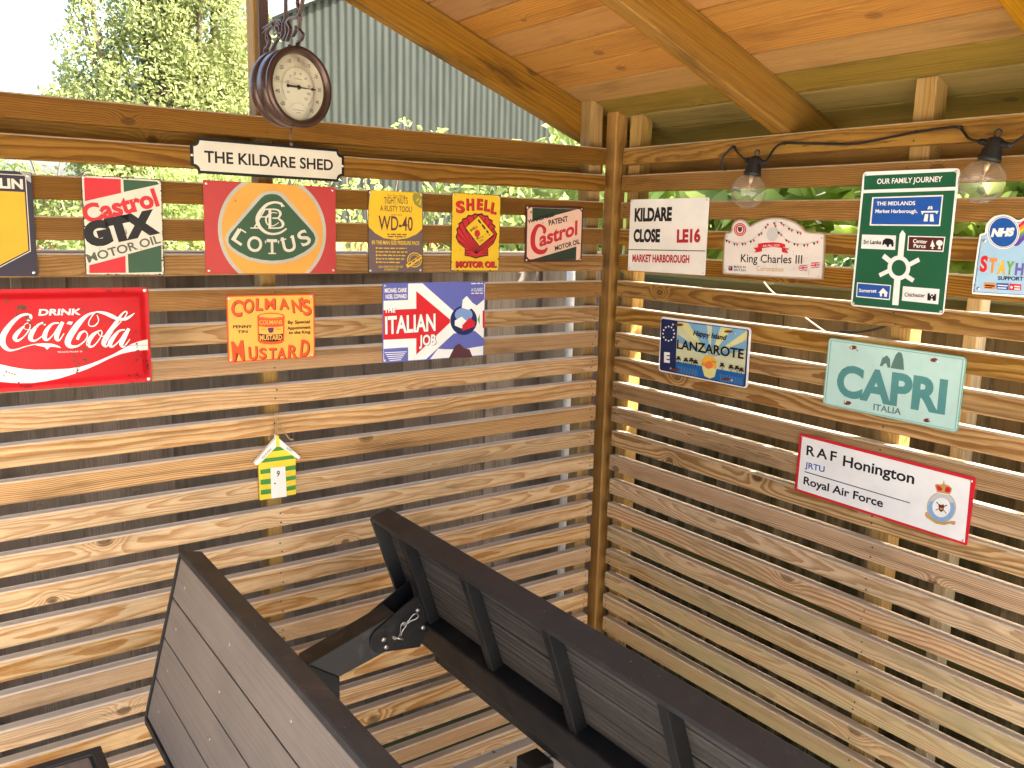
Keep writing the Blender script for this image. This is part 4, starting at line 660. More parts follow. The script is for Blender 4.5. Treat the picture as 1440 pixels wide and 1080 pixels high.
('P','artwork','white',((-74.1,62.7),(-75.2,68),(-77.1,73.2),(-79.8,78),(-83.3,82.4),(-87.3,86.2),(-91.9,89.2),(-96.8,91.5),(-102,92.9),(-107.2,93.4),(-112.3,92.9),(-117.2,91.4),(-121.7,89.1),(-125.6,85.9),(-128.9,82),(-131.4,77.5),(-133.1,72.5),(-133.8,67.1),(-133.6,61.6),(-132.5,56.1),(-130.5,50.8),(-127.6,45.9),(-124.1,41.4),(-119.8,37.6),(-115.1,34.6),(-110.1,32.4),(-104.9,31.2),(-99.7,30.9),(-94.6,31.5),(-89.7,33.1),(-85.4,35.5),(-81.6,38.8),(-78.4,42.7),(-76.1,47.2),(-74.5,52.1),(-73.9,57.3))),
('P','artwork','navy',((-75.8,62.7),(-76.8,67.7),(-78.6,72.6),(-81.2,77.1),(-84.4,81.3),(-88.3,84.8),(-92.6,87.7),(-97.2,89.9),(-102,91.2),(-107,91.6),(-111.8,91.1),(-116.4,89.8),(-120.6,87.6),(-124.3,84.6),(-127.4,80.9),(-129.8,76.6),(-131.3,71.9),(-132,66.9),(-131.8,61.7),(-130.8,56.5),(-128.9,51.5),(-126.2,46.8),(-122.8,42.6),(-118.9,39),(-114.5,36.2),(-109.7,34.1),(-104.8,32.9),(-99.9,32.7),(-95.1,33.3),(-90.5,34.7),(-86.4,37),(-82.8,40.1),(-79.9,43.8),(-77.6,48),(-76.2,52.7),(-75.6,57.6))),
('P','artwork','white',((-76.6,62.6),(-77.6,67.5),(-79.4,72.3),(-81.9,76.7),(-85,80.7),(-88.7,84.2),(-92.9,87),(-97.4,89),(-102.1,90.3),(-106.9,90.7),(-111.5,90.3),(-116,88.9),(-120.1,86.8),(-123.7,83.9),(-126.7,80.3),(-128.9,76.2),(-130.5,71.6),(-131.1,66.7),(-131,61.7),(-129.9,56.7),(-128.1,51.8),(-125.5,47.3),(-122.2,43.2),(-118.4,39.7),(-114.1,37),(-109.5,35),(-104.8,33.8),(-100,33.5),(-95.3,34.1),(-90.9,35.6),(-86.9,37.8),(-83.5,40.7),(-80.6,44.3),(-78.4,48.4),(-77,53),(-76.4,57.7))),
('P','artwork','nblue',((-78.3,62.6),(-79.2,67.3),(-80.9,71.7),(-83.3,76),(-86.2,79.8),(-89.7,83),(-93.6,85.7),(-97.8,87.7),(-102.2,88.8),(-106.7,89.2),(-111.1,88.8),(-115.2,87.6),(-119,85.5),(-122.4,82.8),(-125.2,79.4),(-127.3,75.5),(-128.7,71.1),(-129.3,66.5),(-129.2,61.7),(-128.2,56.9),(-126.5,52.3),(-124.1,48.1),(-121,44.2),(-117.4,40.9),(-113.4,38.3),(-109.1,36.4),(-104.6,35.3),(-100.1,35),(-95.8,35.6),(-91.7,36.9),(-88,39),(-84.7,41.8),(-82,45.2),(-80,49.1),(-78.7,53.4),(-78.1,58))),
('T','lettering','white','NHS',(-125.7,52.8),(-85.3,55.2),16.04,0.06,0.2,1),
('G','lettering','papergrey','S',(-130.9,0.5),13.82,32.01,0,0.05),
('G','lettering','bred','S',(-132.5,1.4),13.81,31.97,0,0.05),
('G','lettering','papergrey','T',(-113.9,-1.7),14.77,28.69,0,0.05),
('G','lettering','orange','T',(-115.5,-0.9),14.76,28.46,0,0.05),
('G','lettering','papergrey','A',(-96.9,-4.4),15.68,26.99,0,0.05),
('G','lettering','yellow','A',(-98.4,-3.6),15.68,26.96,0,0.05),
('G','lettering','papergrey','Y',(-81.8,-4.8),14.26,25.04,0,0.05),
('G','lettering','mgreen','Y',(-83.3,-4),14.27,25.25,0,0.05),
('G','lettering','papergrey','H',(-64.5,-6.3),15.28,22.98,0,0.05),
('G','lettering','blue','H',(-66,-5.5),15.28,23,0,0.05),
('T','lettering','navy','SUPPORT',(-102.8,-27.9),(-56.7,-26.5),7.49,0.02,0,1),
('P','artwork','orange',((-127.9,-34.3),(-106.2,-33.8),(-104.8,-45.5),(-126.9,-45.8))),
('P','artwork','nblue',((-104.2,-33.7),(-82.1,-33.1),(-80.6,-45.3),(-102.7,-45.6))),
('P','artwork','bred',((-80.6,-33.3),(-59.5,-33.4),(-58.1,-44.8),(-79.7,-45.5))),
('S','lettering','black',((-125.2,-39.3,3.03),(-107.3,-39.6,2.98))),
('S','lettering','black',((-124.7,-43.5,1.81),(-111.3,-43.2,1.79))),
('S','lettering','white',((-101.9,-37.7,2.07),(-83.3,-37.7,2.04))),
('S','lettering','white',((-101.3,-42.5,2.08),(-85,-42.3,2.05))),
('S','lettering','white',((-71.2,-37.8,2.32),(-61,-38,2.3))),
('S','lettering','white',((-70.6,-42.5,2.32),(-60.4,-42.4,2.3))),
('P','artwork','white',((-73.5,-39.7),(-74.4,-37.9),(-76.1,-37.2),(-77.7,-38.1),(-78.1,-40),(-77.2,-41.9),(-75.5,-42.5),(-74,-41.6)))],
'lanz':[('P','artwork','navy',((-150.9,70.7),(146.2,71.6),(149.2,67.2),(150.3,-70.1),(145.2,-73.8),(-146.6,-73),(-150.8,-69.5),(-154.9,66.8))),
('P','artwork','pcream',((-93.2,68.3),(142.3,69.5),(144.4,66.7),(144.8,-68.8),(141.7,-71.3),(-91.3,-69.8))),
('P','artwork','lblue',((28.7,-13.3),(-54.5,68.4),(11.8,68.7))),
('P','artwork','lblue',((28.7,-13.3),(29.4,68.9),(58.1,68.9))),
('P','artwork','lblue',((28.7,-13.3),(-90.7,34.5),(-91,13.4))),
('P','artwork','lblue',((28.7,-13.3),(97.4,69.1),(142.4,69))),
('P','artwork','lblue',((28.7,-13.3),(143.1,45),(144,19.3))),
('P','artwork','pyellow',((28.7,-13.3),(-93.2,68.3),(-66.8,68.3))),
('P','artwork','pyellow',((28.7,-13.3),(69.5,69),(91.9,69.1))),
('P','artwork','pyellow',((28.7,-13.3),(143.4,66.6),(143.6,51.6))),
('P','artwork','sea',((-91.5,-40.4),(145.9,-40.9),(144.8,-68.8),(141.7,-71.3),(-91.3,-69.8))),
('P','artwork','pyellow',((2.7,-40.9),(53.3,-41),(48.7,-62.5),(33.2,-69.4),(13.6,-65.5))),
('P','artwork','sun',((1.1,-39.8),(1.6,-38.8),(0.3,-33.5),(0.8,-28),(3,-22.6),(6.8,-17.7),(11.9,-13.7),(17.9,-10.8),(24.5,-9.3),(31.2,-9.1),(37.5,-10.4),(43,-12.9),(47.4,-16.6),(50.3,-21.2),(51.6,-26.4),(51.1,-31.8),(53.2,-39.9))),
('P','artwork','sunred',((41,-32.4),(39.9,-29.1),(37.1,-26.4),(33.1,-24.7),(28.3,-24.1),(23.2,-24.8),(18.5,-26.7),(14.8,-29.4),(12.5,-32.9),(11.9,-36.5),(13,-39.8),(15.8,-42.5),(19.9,-44.2),(24.8,-44.7),(29.8,-44),(34.5,-42.1),(38.2,-39.3),(40.4,-36))),
('S','artwork','black',((-82,-30.7,1.92),(-80.4,-44.6,2.22))),
('S','artwork','black',((-82,-30.7,3.29),(-88,-32.3,3.04),(-91.9,-34.8,0.83))),
('S','artwork','black',((-82,-30.7,3.29),(-75.9,-31.3,3.02),(-71.7,-33.1,0.82))),
('S','artwork','black',((-82,-30.7,3.29),(-86.9,-27.5,3.04),(-89.9,-27.9,0.83))),
('S','artwork','black',((-82,-30.7,3.29),(-77.8,-26.6,3.03),(-74.8,-26.4,0.82))),
('S','artwork','black',((-82,-30.7,3.29),(-82.5,-24.9,3.03),(-82.5,-24.1,0.82))),
('S','artwork','black',((-82,-30.7,3.29),(-87.4,-35.5,3.04),(-90.9,-39.4,0.83))),
('S','artwork','black',((-82,-30.7,3.29),(-76.1,-34.3,3.03),(-72,-37.3,0.82))),
('S','artwork','black',((-54.6,-31.2,1.9),(-53,-45,2.17))),
('S','artwork','black',((-54.6,-31.2,3.26),(-60.5,-32.8,3),(-64.3,-35.3,0.82))),
('S','artwork','black',((-54.6,-31.2,3.26),(-48.6,-31.9,2.98),(-44.5,-33.6,0.81))),
('S','artwork','black',((-54.6,-31.2,3.26),(-59.4,-28.1,2.99),(-62.3,-28.5,0.82))),
('S','artwork','black',((-54.6,-31.2,3.26),(-50.5,-27.2,2.97),(-47.5,-27,0.81))),
('S','artwork','black',((-54.6,-31.2,3.26),(-55.1,-25.6,2.99),(-55.1,-24.8,0.81))),
('S','artwork','black',((-54.6,-31.2,3.26),(-59.9,-36,2.99),(-63.4,-39.9,0.82))),
('S','artwork','black',((-54.6,-31.2,3.26),(-48.8,-34.8,2.98),(-44.8,-37.8,0.81))),
('S','artwork','black',((-34.7,-29,1.88),(-33,-42.7,2.15))),
('S','artwork','black',((-34.7,-29,3.23),(-40.5,-30.6,2.96),(-44.2,-33.1,0.81))),
('S','artwork','black',((-34.7,-29,3.23),(-28.7,-29.7,2.94),(-24.7,-31.4,0.8))),
('S','artwork','black',((-34.7,-29,3.23),(-39.4,-25.9,2.96),(-42.3,-26.3,0.81))),
('S','artwork','black',((-34.7,-29,3.23),(-30.6,-25,2.94),(-27.6,-24.8,0.8))),
('S','artwork','black',((-34.7,-29,3.23),(-35.1,-23.4,2.96),(-35.2,-22.6,0.81))),
('S','artwork','black',((-34.7,-29,3.23),(-39.9,-33.8,2.96),(-43.3,-37.6,0.81))),
('S','artwork','black',((-34.7,-29,3.23),(-28.9,-32.6,2.96),(-25,-35.6,0.8))),
('S','artwork','black',((-19.1,-32.2,1.87),(-17.5,-45.9,2.12))),
('S','artwork','black',((-19.1,-32.2,3.2),(-24.9,-33.8,2.95),(-28.6,-36.3,0.81))),
('S','artwork','black',((-19.1,-32.2,3.2),(-13.3,-32.9,2.92),(-9.3,-34.6,0.8))),
('S','artwork','black',((-19.1,-32.2,3.2),(-23.8,-29.1,2.93),(-26.7,-29.6,0.8))),
('S','artwork','black',((-19.1,-32.2,3.2),(-15.1,-28.3,2.92),(-12.2,-28.1,0.8))),
('S','artwork','black',((-19.1,-32.2,3.2),(-19.6,-26.6,2.92),(-19.6,-25.8,0.8))),
('S','artwork','black',((-19.1,-32.2,3.2),(-24.3,-37,2.94),(-27.6,-40.8,0.8))),
('S','artwork','black',((-19.1,-32.2,3.2),(-13.4,-35.8,2.92),(-9.5,-38.7,0.79))),
('S','artwork','black',((71.8,-27.7,1.78),(73.4,-40.8,2.03))),
('S','artwork','black',((71.8,-27.7,3.05),(66.4,-29.2,2.81),(62.9,-31.6,0.77))),
('S','artwork','black',((71.8,-27.7,3.05),(77.3,-28.3,2.77),(81,-29.9,0.76))),
('S','artwork','black',((71.8,-27.7,3.05),(67.4,-24.6,2.8),(64.7,-25.1,0.76))),
('S','artwork','black',((71.8,-27.7,3.05),(75.5,-23.8,2.78),(78.3,-23.6,0.76))),
('S','artwork','black',((71.8,-27.7,3.05),(71.3,-22.2,2.77),(71.3,-21.5,0.76))),
('S','artwork','black',((71.8,-27.7,3.05),(67,-32.2,2.8),(63.9,-35.9,0.76))),
('S','artwork','black',((71.8,-27.7,3.05),(77.2,-31.1,2.78),(80.8,-34,0.76))),
('S','artwork','black',((101.4,-28.4,1.75),(103.1,-41.4,1.99))),
('S','artwork','black',((101.4,-28.4,2.99),(96.2,-29.9,2.76),(92.8,-32.3,0.75))),
('S','artwork','black',((101.4,-28.4,2.99),(106.8,-29,2.74),(110.5,-30.6,0.74))),
('S','artwork','black',((101.4,-28.4,2.99),(97.2,-25.4,2.76),(94.5,-25.8,0.75))),
('S','artwork','black',((101.4,-28.4,2.99),(105.1,-24.6,2.74),(107.8,-24.4,0.74))),
('S','artwork','black',((101.4,-28.4,2.99),(101,-23,2.73),(100.9,-22.3,0.74))),
('S','artwork','black',((101.4,-28.4,2.99),(96.8,-32.9,2.76),(93.7,-36.6,0.75))),
('S','artwork','black',((101.4,-28.4,2.99),(106.7,-31.8,2.74),(110.3,-34.6,0.74))),
('S','artwork','black',((120.8,-27.9,1.73),(122.4,-40.8,1.97))),
('S','artwork','black',((120.8,-27.9,2.96),(115.6,-29.3,2.73),(112.3,-31.7,0.74))),
('S','artwork','black',((120.8,-27.9,2.96),(126.1,-28.5,2.7),(129.7,-30.1,0.73))),
('S','artwork','black',((120.8,-27.9,2.96),(116.6,-24.9,2.7),(114,-25.3,0.74))),
('S','artwork','black',((120.8,-27.9,2.96),(124.4,-24.1,2.69),(127,-23.9,0.73))),
('S','artwork','black',((120.8,-27.9,2.96),(120.3,-22.5,2.71),(120.3,-21.8,0.74))),
('S','artwork','black',((120.8,-27.9,2.96),(116.2,-32.3,2.71),(113.2,-36,0.75))),
('S','artwork','black',((120.8,-27.9,2.96),(126,-31.2,2.7),(129.5,-34.1,0.74))),
('S','artwork','black',((135.5,-30.8,1.71),(137.2,-43.7,1.95))),
('S','artwork','black',((135.5,-30.8,2.93),(130.4,-32.3,2.7),(127.1,-34.6,0.74))),
('S','artwork','black',((135.5,-30.8,2.93),(140.8,-31.4,2.69),(144.4,-33,0.73))),
('S','artwork','black',((135.5,-30.8,2.93),(131.4,-27.9,2.69),(128.8,-28.3,0.74))),
('S','artwork','black',((135.5,-30.8,2.93),(139.1,-27.1,2.69),(141.7,-26.9,0.73))),
('S','artwork','black',((135.5,-30.8,2.93),(135.1,-25.5,2.69),(135,-24.8,0.74))),
('S','artwork','black',((135.5,-30.8,2.93),(131,-35.3,2.7),(128,-38.9,0.73))),
('S','artwork','black',((135.5,-30.8,2.93),(140.7,-34.2,2.7),(144.2,-37,0.73))),
('S','artwork','lblue',((-79.9,-51.1,0.83),(-76.1,-67.1,1.1),(-75,-74.1,0.55))),
('S','artwork','lblue',((-74.2,-51.1,0.82),(-70.4,-67.1,1.1),(-69.3,-74,0.55))),
('S','artwork','lblue',((-68.5,-51.1,0.82),(-64.8,-67.1,1.1),(-63.6,-74,0.55))),
('S','artwork','lblue',((-62.8,-51.1,0.82),(-59.1,-67.1,1.09),(-58,-73.9,0.55))),
('S','artwork','lblue',((-57.2,-51.2,0.82),(-53.5,-67,1.09),(-52.3,-73.9,0.54))),
('S','artwork','lblue',((-51.6,-51.2,0.82),(-47.9,-67,1.08),(-46.7,-73.9,0.54))),
('S','artwork','lblue',((-46,-51.2,0.81),(-42.3,-67,1.08),(-41.1,-73.8,0.54))),
('S','artwork','lblue',((-40.4,-51.2,0.81),(-36.7,-67,1.08),(-35.6,-73.8,0.54))),
('S','artwork','lblue',((-34.8,-51.2,0.81),(-31.1,-66.9,1.07),(-30,-73.8,0.54))),
('S','artwork','lblue',((-29.3,-51.2,0.81),(-25.6,-66.9,1.07),(-24.5,-73.7,0.54))),
('S','artwork','lblue',((-23.8,-51.2,0.8),(-20.1,-66.9,1.07),(-19,-73.7,0.53))),
('S','artwork','lblue',((-18.3,-51.2,0.8),(-14.6,-66.9,1.07),(-13.5,-73.6,0.53))),
('S','artwork','lblue',((-12.8,-51.2,0.8),(-9.2,-66.8,1.06),(-8,-73.6,0.53))),
('S','artwork','lblue',((68,-51.3,0.76),(71.5,-66.5,1.01),(72.6,-73.1,0.51))),
('S','artwork','lblue',((73.1,-51.3,0.76),(76.7,-66.5,1.02),(77.8,-73,0.51))),
('S','artwork','lblue',((78.3,-51.3,0.76),(81.8,-66.5,1.01),(82.9,-73,0.5))),
('S','artwork','lblue',((83.4,-51.3,0.76),(86.9,-66.4,1.01),(88,-73,0.5))),
('S','artwork','lblue',((88.5,-51.3,0.75),(92,-66.4,1),(93.1,-72.9,0.5))),
('S','artwork','lblue',((93.5,-51.3,0.75),(97,-66.4,1),(98.2,-72.9,0.5))),
('S','artwork','lblue',((98.6,-51.3,0.75),(102.1,-66.4,1),(103.2,-72.9,0.5))),
('S','artwork','lblue',((103.6,-51.3,0.74),(107.1,-66.3,0.99),(108.2,-72.8,0.5))),
('S','artwork','lblue',((108.7,-51.3,0.74),(112.1,-66.3,0.99),(113.2,-72.8,0.5))),
('S','artwork','lblue',((113.7,-51.4,0.74),(117.1,-66.3,1),(118.2,-72.8,0.49))),
('S','artwork','lblue',((118.6,-51.4,0.74),(122.1,-66.3,0.99),(123.2,-72.7,0.49))),
('S','artwork','lblue',((123.6,-51.4,0.74),(127.1,-66.3,0.99),(128.2,-72.7,0.49))),
('S','artwork','lblue',((128.5,-51.4,0.74),(132,-66.2,0.98),(133.1,-72.7,0.49))),
('S','artwork','lblue',((133.5,-51.4,0.74),(136.9,-66.2,0.98),(138,-72.6,0.49))),
('S','artwork','lblue',((138.4,-51.4,0.73),(141.8,-66.2,0.98),(142.9,-72.6,0.49))),
('S','artwork','black',((2.4,-37.3,1.06),(8,-33.1,1.31),(14.2,-35.7,1.05))),
('S','artwork','black',((38.2,-23.3,1.03),(45.5,-23.4,1.28),(52.1,-25.5,1.03))),
('T','lettering','black','Happy Island',(-32.2,37.5),(79.2,37.2),13.85,0.01,0.3,1),
('T','lettering','black','LANZAROTE',(-87.8,-5),(140.5,-3.3),25.02,0.01,0,1),
('T','lettering','white','E',(-132.8,-48.9),(-110.6,-47.8),29.05,0.05,0,1),
('P','artwork','white',((-118.9,52.4),(-120.7,54.4),(-123.9,54.1),(-125.3,51.7),(-123.6,49.7),(-120.3,50))),
('P','artwork','white',((-108.2,50.8),(-109.9,52.9),(-113.1,52.6),(-114.6,50.2),(-112.8,48.1),(-109.6,48.5))),
('P','artwork','white',((-100,44.5),(-101.7,46.5),(-104.9,46.2),(-106.3,43.8),(-104.6,41.8),(-101.4,42.1))),
('P','artwork','white',((-96.5,35),(-98.2,37.1),(-101.4,36.7),(-102.8,34.3),(-101,32.3),(-97.9,32.6))),
('P','artwork','white',((-98.5,24.9),(-100.3,27),(-103.5,26.6),(-104.9,24.2),(-103.1,22.2),(-100,22.5))),
('P','artwork','white',((-105.7,16.9),(-107.4,18.9),(-110.6,18.6),(-112.1,16.2),(-110.3,14.1),(-107.1,14.5))),
('P','artwork','white',((-116,13),(-117.8,15.1),(-121,14.7),(-122.5,12.3),(-120.7,10.2),(-117.5,10.6))),
('P','artwork','white',((-126.9,14.4),(-128.6,16.5),(-131.9,16.1),(-133.3,13.7),(-131.5,11.6),(-128.3,12))),
('P','artwork','white',((-135.2,20.8),(-137,22.9),(-140.2,22.5),(-141.7,20.1),(-139.9,18),(-136.7,18.4))),
('P','artwork','white',((-138.8,30.4),(-140.6,32.5),(-143.8,32.1),(-145.3,29.7),(-143.5,27.6),(-140.3,28))),
('P','artwork','white',((-136.6,40.6),(-138.4,42.7),(-141.7,42.3),(-143.1,39.9),(-141.3,37.8),(-138.1,38.2))),
('P','artwork','white',((-129.3,48.7),(-131.1,50.7),(-134.3,50.4),(-135.8,48),(-134,45.9),(-130.8,46.2))),
('P','artwork','rust',((-67.9,62),(-69.6,63.3),(-74,64.1),(-80.2,64.1),(-87.2,63.4),(-93.4,62.2),(-97.7,60.5),(-99.2,58.8),(-97.5,57.5),(-93,56.7),(-86.7,56.7),(-79.7,57.4),(-73.6,58.7),(-69.3,60.3))),
('P','artwork','rust',((100.8,62),(99.3,63.3),(95.4,64),(89.8,64),(83.7,63.4),(78.2,62.2),(74.4,60.6),(73.1,59),(74.6,57.8),(78.6,57),(84.2,57),(90.4,57.7),(95.8,58.9),(99.6,60.5))),
('P','artwork','rust',((-71.3,-60.5),(-72.9,-59.2),(-77.4,-58.6),(-83.7,-58.9),(-90.8,-59.9),(-97.1,-61.4),(-101.4,-63.3),(-102.9,-65.1),(-101.2,-66.4),(-96.7,-67),(-90.2,-66.7),(-83.2,-65.7),(-76.9,-64.1),(-72.7,-62.3))),
('P','artwork','rust',((102.7,-59.9),(101.2,-58.7),(97.2,-58.1),(91.6,-58.3),(85.4,-59.3),(79.8,-60.8),(76,-62.5),(74.8,-64.2),(76.3,-65.4),(80.3,-66),(86,-65.7),(92.2,-64.8),(97.7,-63.3),(101.4,-61.6)))],
'capri':[('P','artwork','lteal',((-151,72.8),(149.7,73.1),(149.4,71.4),(-150.8,71.2))),
('P','artwork','lteal',((149.3,72.6),(151.4,72.4),(152.8,-73),(150.7,-72.9))),
('P','artwork','lteal',((-151.1,-73.6),(151,-71.9),(151,-73.4),(-150.9,-75.2))),
('P','artwork','lteal',((-151.6,72.2),(-149.1,72.5),(-149.7,-74.7),(-151.8,-75.1))),
('P','artwork','rock',((-0.4,31.4),(2.2,43.4),(8.1,62.2),(14.1,68.6),(21,66.5),(25.7,54.5),(30.2,31.8))),
('P','artwork','rock',((-25.9,31.9),(-21.9,50.1),(-11.7,57.3),(-4,50.2),(-0.9,32.6),(-7.3,31.1),(-11.1,40.1),(-16.3,38),(-19.8,32.3))),
('T','lettering','teal','CAPRI',(-124.9,-51.5),(127.5,-46.1),72.41,0.03,0,1),
('T','lettering','slate','ITALIA',(-30,-66.1),(34.5,-64.8),14,0.01,0,1),
('P','artwork','rust',((-84.7,64.4),(-85.8,66.2),(-88.6,67.4),(-92.4,67.8),(-96.5,67.2),(-100.1,65.8),(-102.5,64),(-103.3,61.9),(-102.1,60.1),(-99.3,58.9),(-95.5,58.5),(-91.4,59.1),(-87.8,60.4),(-85.4,62.3))),
('P','artwork','rust',((99.7,63.4),(98.7,65),(96.3,66.1),(93.1,66.5),(89.6,66),(86.5,64.7),(84.5,62.9),(83.9,61),(84.9,59.4),(87.3,58.3),(90.6,57.9),(94.1,58.5),(97.1,59.7),(99.1,61.5))),
('P','artwork','rust',((-84.1,-60.9),(-85.2,-59.1),(-88,-58),(-91.8,-57.9),(-96,-58.6),(-99.7,-60.2),(-102.1,-62.3),(-102.8,-64.4),(-101.7,-66.2),(-98.9,-67.3),(-95,-67.5),(-90.8,-66.7),(-87.2,-65.1),(-84.8,-63))),
('P','artwork','rust',((100.8,-62.8),(99.8,-61.1),(97.4,-60.1),(94.1,-60),(90.6,-60.7),(87.5,-62.2),(85.4,-64.1),(84.9,-66.1),(85.9,-67.7),(88.3,-68.7),(91.6,-68.9),(95.1,-68.1),(98.2,-66.7),(100.2,-64.8)))],
'raf':[('P','artwork','white',((-200.2,64.5),(197.8,64.6),(202.8,-65.8),(-199.9,-65))),
('T','lettering','black','RAF',(-184.4,22.7),(-103.8,25.6),23.62,0.01,0,1.35),
('T','lettering','black','Honington',(-86.9,21.1),(83.4,24),24.77,0.01,0,1),
('T','lettering','mblue','JRTU',(-184.9,-8.4),(-131.4,-6.6),14.26,0.01,0,1),
('P','artwork','black',((-184.7,-17.1),(80,-17.3),(79.9,-19.2),(-184.8,-19.3))),
('T','lettering','black','Royal Air Force',(-184.3,-48.9),(20.3,-46.4),19.26,0.01,0,1),
('P','artwork','gold',((176.5,1.1),(175.4,6.4),(173.4,11.3),(170.6,15.6),(167.1,19.2),(163,22),(158.4,23.9),(153.5,24.9),(148.3,24.9),(143.1,23.9),(138,21.9),(133.1,19.1),(128.6,15.4),(124.7,11),(121.5,5.9),(119,0.5),(117.4,-5.2),(116.7,-11),(117,-16.7),(118.1,-22.2),(120.2,-27.2),(123.1,-31.5),(126.7,-35.2),(131,-38),(135.7,-39.8),(140.8,-40.7),(146,-40.5),(151.2,-39.4),(156.3,-37.3),(161.1,-34.3),(165.5,-30.5),(169.2,-26),(172.3,-21),(174.6,-15.7),(176.1,-10.1),(176.8,-4.4))),
('P','artwork','lgrey',((175.1,0.7),(174,5.7),(172.1,10.4),(169.5,14.5),(166.1,17.9),(162.2,20.6),(157.9,22.4),(153.2,23.4),(148.3,23.4),(143.3,22.4),(138.4,20.6),(133.8,17.8),(129.6,14.3),(125.8,10.1),(122.8,5.3),(120.4,0.1),(118.9,-5.3),(118.2,-10.9),(118.5,-16.3),(119.6,-21.5),(121.5,-26.2),(124.3,-30.4),(127.7,-33.9),(131.8,-36.5),(136.3,-38.3),(141.1,-39.1),(146,-39),(151,-37.9),(155.9,-35.9),(160.4,-33),(164.6,-29.4),(168.2,-25.2),(171.1,-20.4),(173.3,-15.3),(174.7,-10),(175.3,-4.6))),
('P','artwork','lightblue',((121.5,-1.8),(120.2,-5.9),(119.5,-10),(119.3,-14.2),(119.7,-18.2),(120.6,-22.1),(122,-25.7),(124,-29),(126.4,-31.8),(129.2,-34.2),(132.3,-36.2),(135.8,-37.5),(139.4,-38.3),(143.2,-38.5),(147.1,-38.2),(151,-37.3),(154.7,-35.8),(158.3,-33.8),(161.7,-31.3),(164.8,-28.4),(167.6,-25.2),(169.9,-21.6),(171.8,-17.8),(173.3,-13.8),(174.2,-9.8),(174.6,-5.7),(174.5,-1.7),(173.9,2.1),(172.7,5.8),(171.1,9.2))),
('P','artwork','gold',((166.2,-2),(165.5,1.7),(164.2,5),(162.3,7.9),(160,10.4),(157.4,12.4),(154.4,13.7),(151.1,14.4),(147.8,14.4),(144.4,13.8),(141.1,12.5),(138,10.6),(135.1,8.1),(132.6,5.1),(130.5,1.8),(129,-1.9),(128,-5.7),(127.5,-9.7),(127.7,-13.5),(128.5,-17.2),(129.8,-20.6),(131.7,-23.6),(134.1,-26.1),(136.8,-28),(139.9,-29.3),(143.1,-29.9),(146.5,-29.9),(149.9,-29.2),(153.2,-27.8),(156.3,-25.9),(159.1,-23.3),(161.6,-20.4),(163.6,-17),(165.1,-13.4),(166,-9.6),(166.4,-5.7))),
('P','artwork','white',((165.4,-2.2),(164.6,1.3),(163.4,4.4),(161.6,7.3),(159.4,9.7),(156.9,11.5),(154,12.8),(150.9,13.5),(147.7,13.5),(144.5,12.9),(141.4,11.7),(138.4,9.8),(135.6,7.4),(133.2,4.6),(131.3,1.4),(129.8,-2.1),(128.8,-5.8),(128.4,-9.6),(128.6,-13.2),(129.4,-16.8),(130.6,-20),(132.4,-22.9),(134.7,-25.3),(137.3,-27.1),(140.2,-28.4),(143.3,-29),(146.6,-29),(149.8,-28.3),(153,-27),(155.9,-25.1),(158.6,-22.7),(160.9,-19.8),(162.8,-16.6),(164.3,-13.2),(165.2,-9.5),(165.6,-5.8))),
('S','artwork','dbrown',((135.7,0.7,2.13),(159.3,-17.6,1.51))),
('S','artwork','dbrown',((158.2,0.6,2.1),(136.2,-17.2,1.53))),
('P','artwork','dbrown',((141,-7),(141.6,-2.2),(146.5,-2.9),(151,0.3),(153,-5.9),(151.6,-13.8),(147.9,-18),(143.2,-15.1))),
('P','artwork','orange',((143.1,-9.5),(150.8,-7.8),(149.6,-12.5),(145.4,-13.2))),
('P','artwork','gold',((127.7,35),(132.1,38.7),(139.1,38.8),(144.4,41.8),(145.4,48.2),(147.9,42.5),(156.7,41.8),(163.5,37.9),(163.2,30.8),(159.4,21.2),(135.5,19.3))),
('P','artwork','bred',((130.2,34.5),(137.9,36),(144.4,32.6),(143.7,25.9),(136.3,25.1))),
('P','artwork','bred',((150.4,37),(157,39.5),(162,35.4),(159.5,27.3),(149.7,26.4))),
('S','artwork','white',((135.6,20.5,1.82),(159.4,23,1.79))),
('S','artwork','gold',((145.3,49.1,1.79),(147.3,28.8,2.4))),
('P','artwork','gold',((115.2,-27.4),(120.1,-26.5),(127.2,-33.7),(141.4,-38.7),(156.4,-37.1),(170.5,-30.2),(178.5,-27.7),(180.8,-31.9),(176.1,-37),(169.8,-36),(157.2,-43.1),(140.7,-45.5),(125.6,-40.5),(118.5,-38.3))),
('P','artwork','rose',((121.4,-31.8),(120.5,-29.4),(118.8,-28.4),(116.9,-28.9),(115.6,-30.9),(115.3,-33.6),(116.2,-35.9),(117.9,-37),(119.8,-36.4),(121.1,-34.4))),
('P','artwork','rose',((179.9,-31.5),(178.9,-29.7),(176.9,-29),(174.6,-29.7),(172.9,-31.6),(172.5,-33.9),(173.4,-35.8),(175.5,-36.5),(177.8,-35.7),(179.4,-33.8)))],
'hut':[('O','body','',((-47.1,-88.1),(-47.2,-0.3),(-5.1,40.8),(-3.3,41.9),(41.6,3.8),(40.1,-87.7))),
('O','roof','',((-58,2),(-57.4,6.2),(-7.2,56.8),(-7,63.9),(-0.2,63),(0.7,55.8),(52.6,3.4),(47.3,-1.6),(1.2,37),(-7,36),(-51.5,-2.2),(-55.6,-1.3))),
('O','peak','',((-6.7,63.3),(-0.2,62.5),(1.2,37),(-7,36))),
('O','door','',((-21,-12.9),(14.7,-14.3),(16.5,-89),(-20.5,-87.5))),
('P','artwork','hgreen',((-16.4,25.1),(-5.2,35.3),(6.2,33.8),(15.7,25.4))),
('P','artwork','hgreen',((-43.1,1.7),(-32.4,11),(32.7,10.2),(41,0.8))),
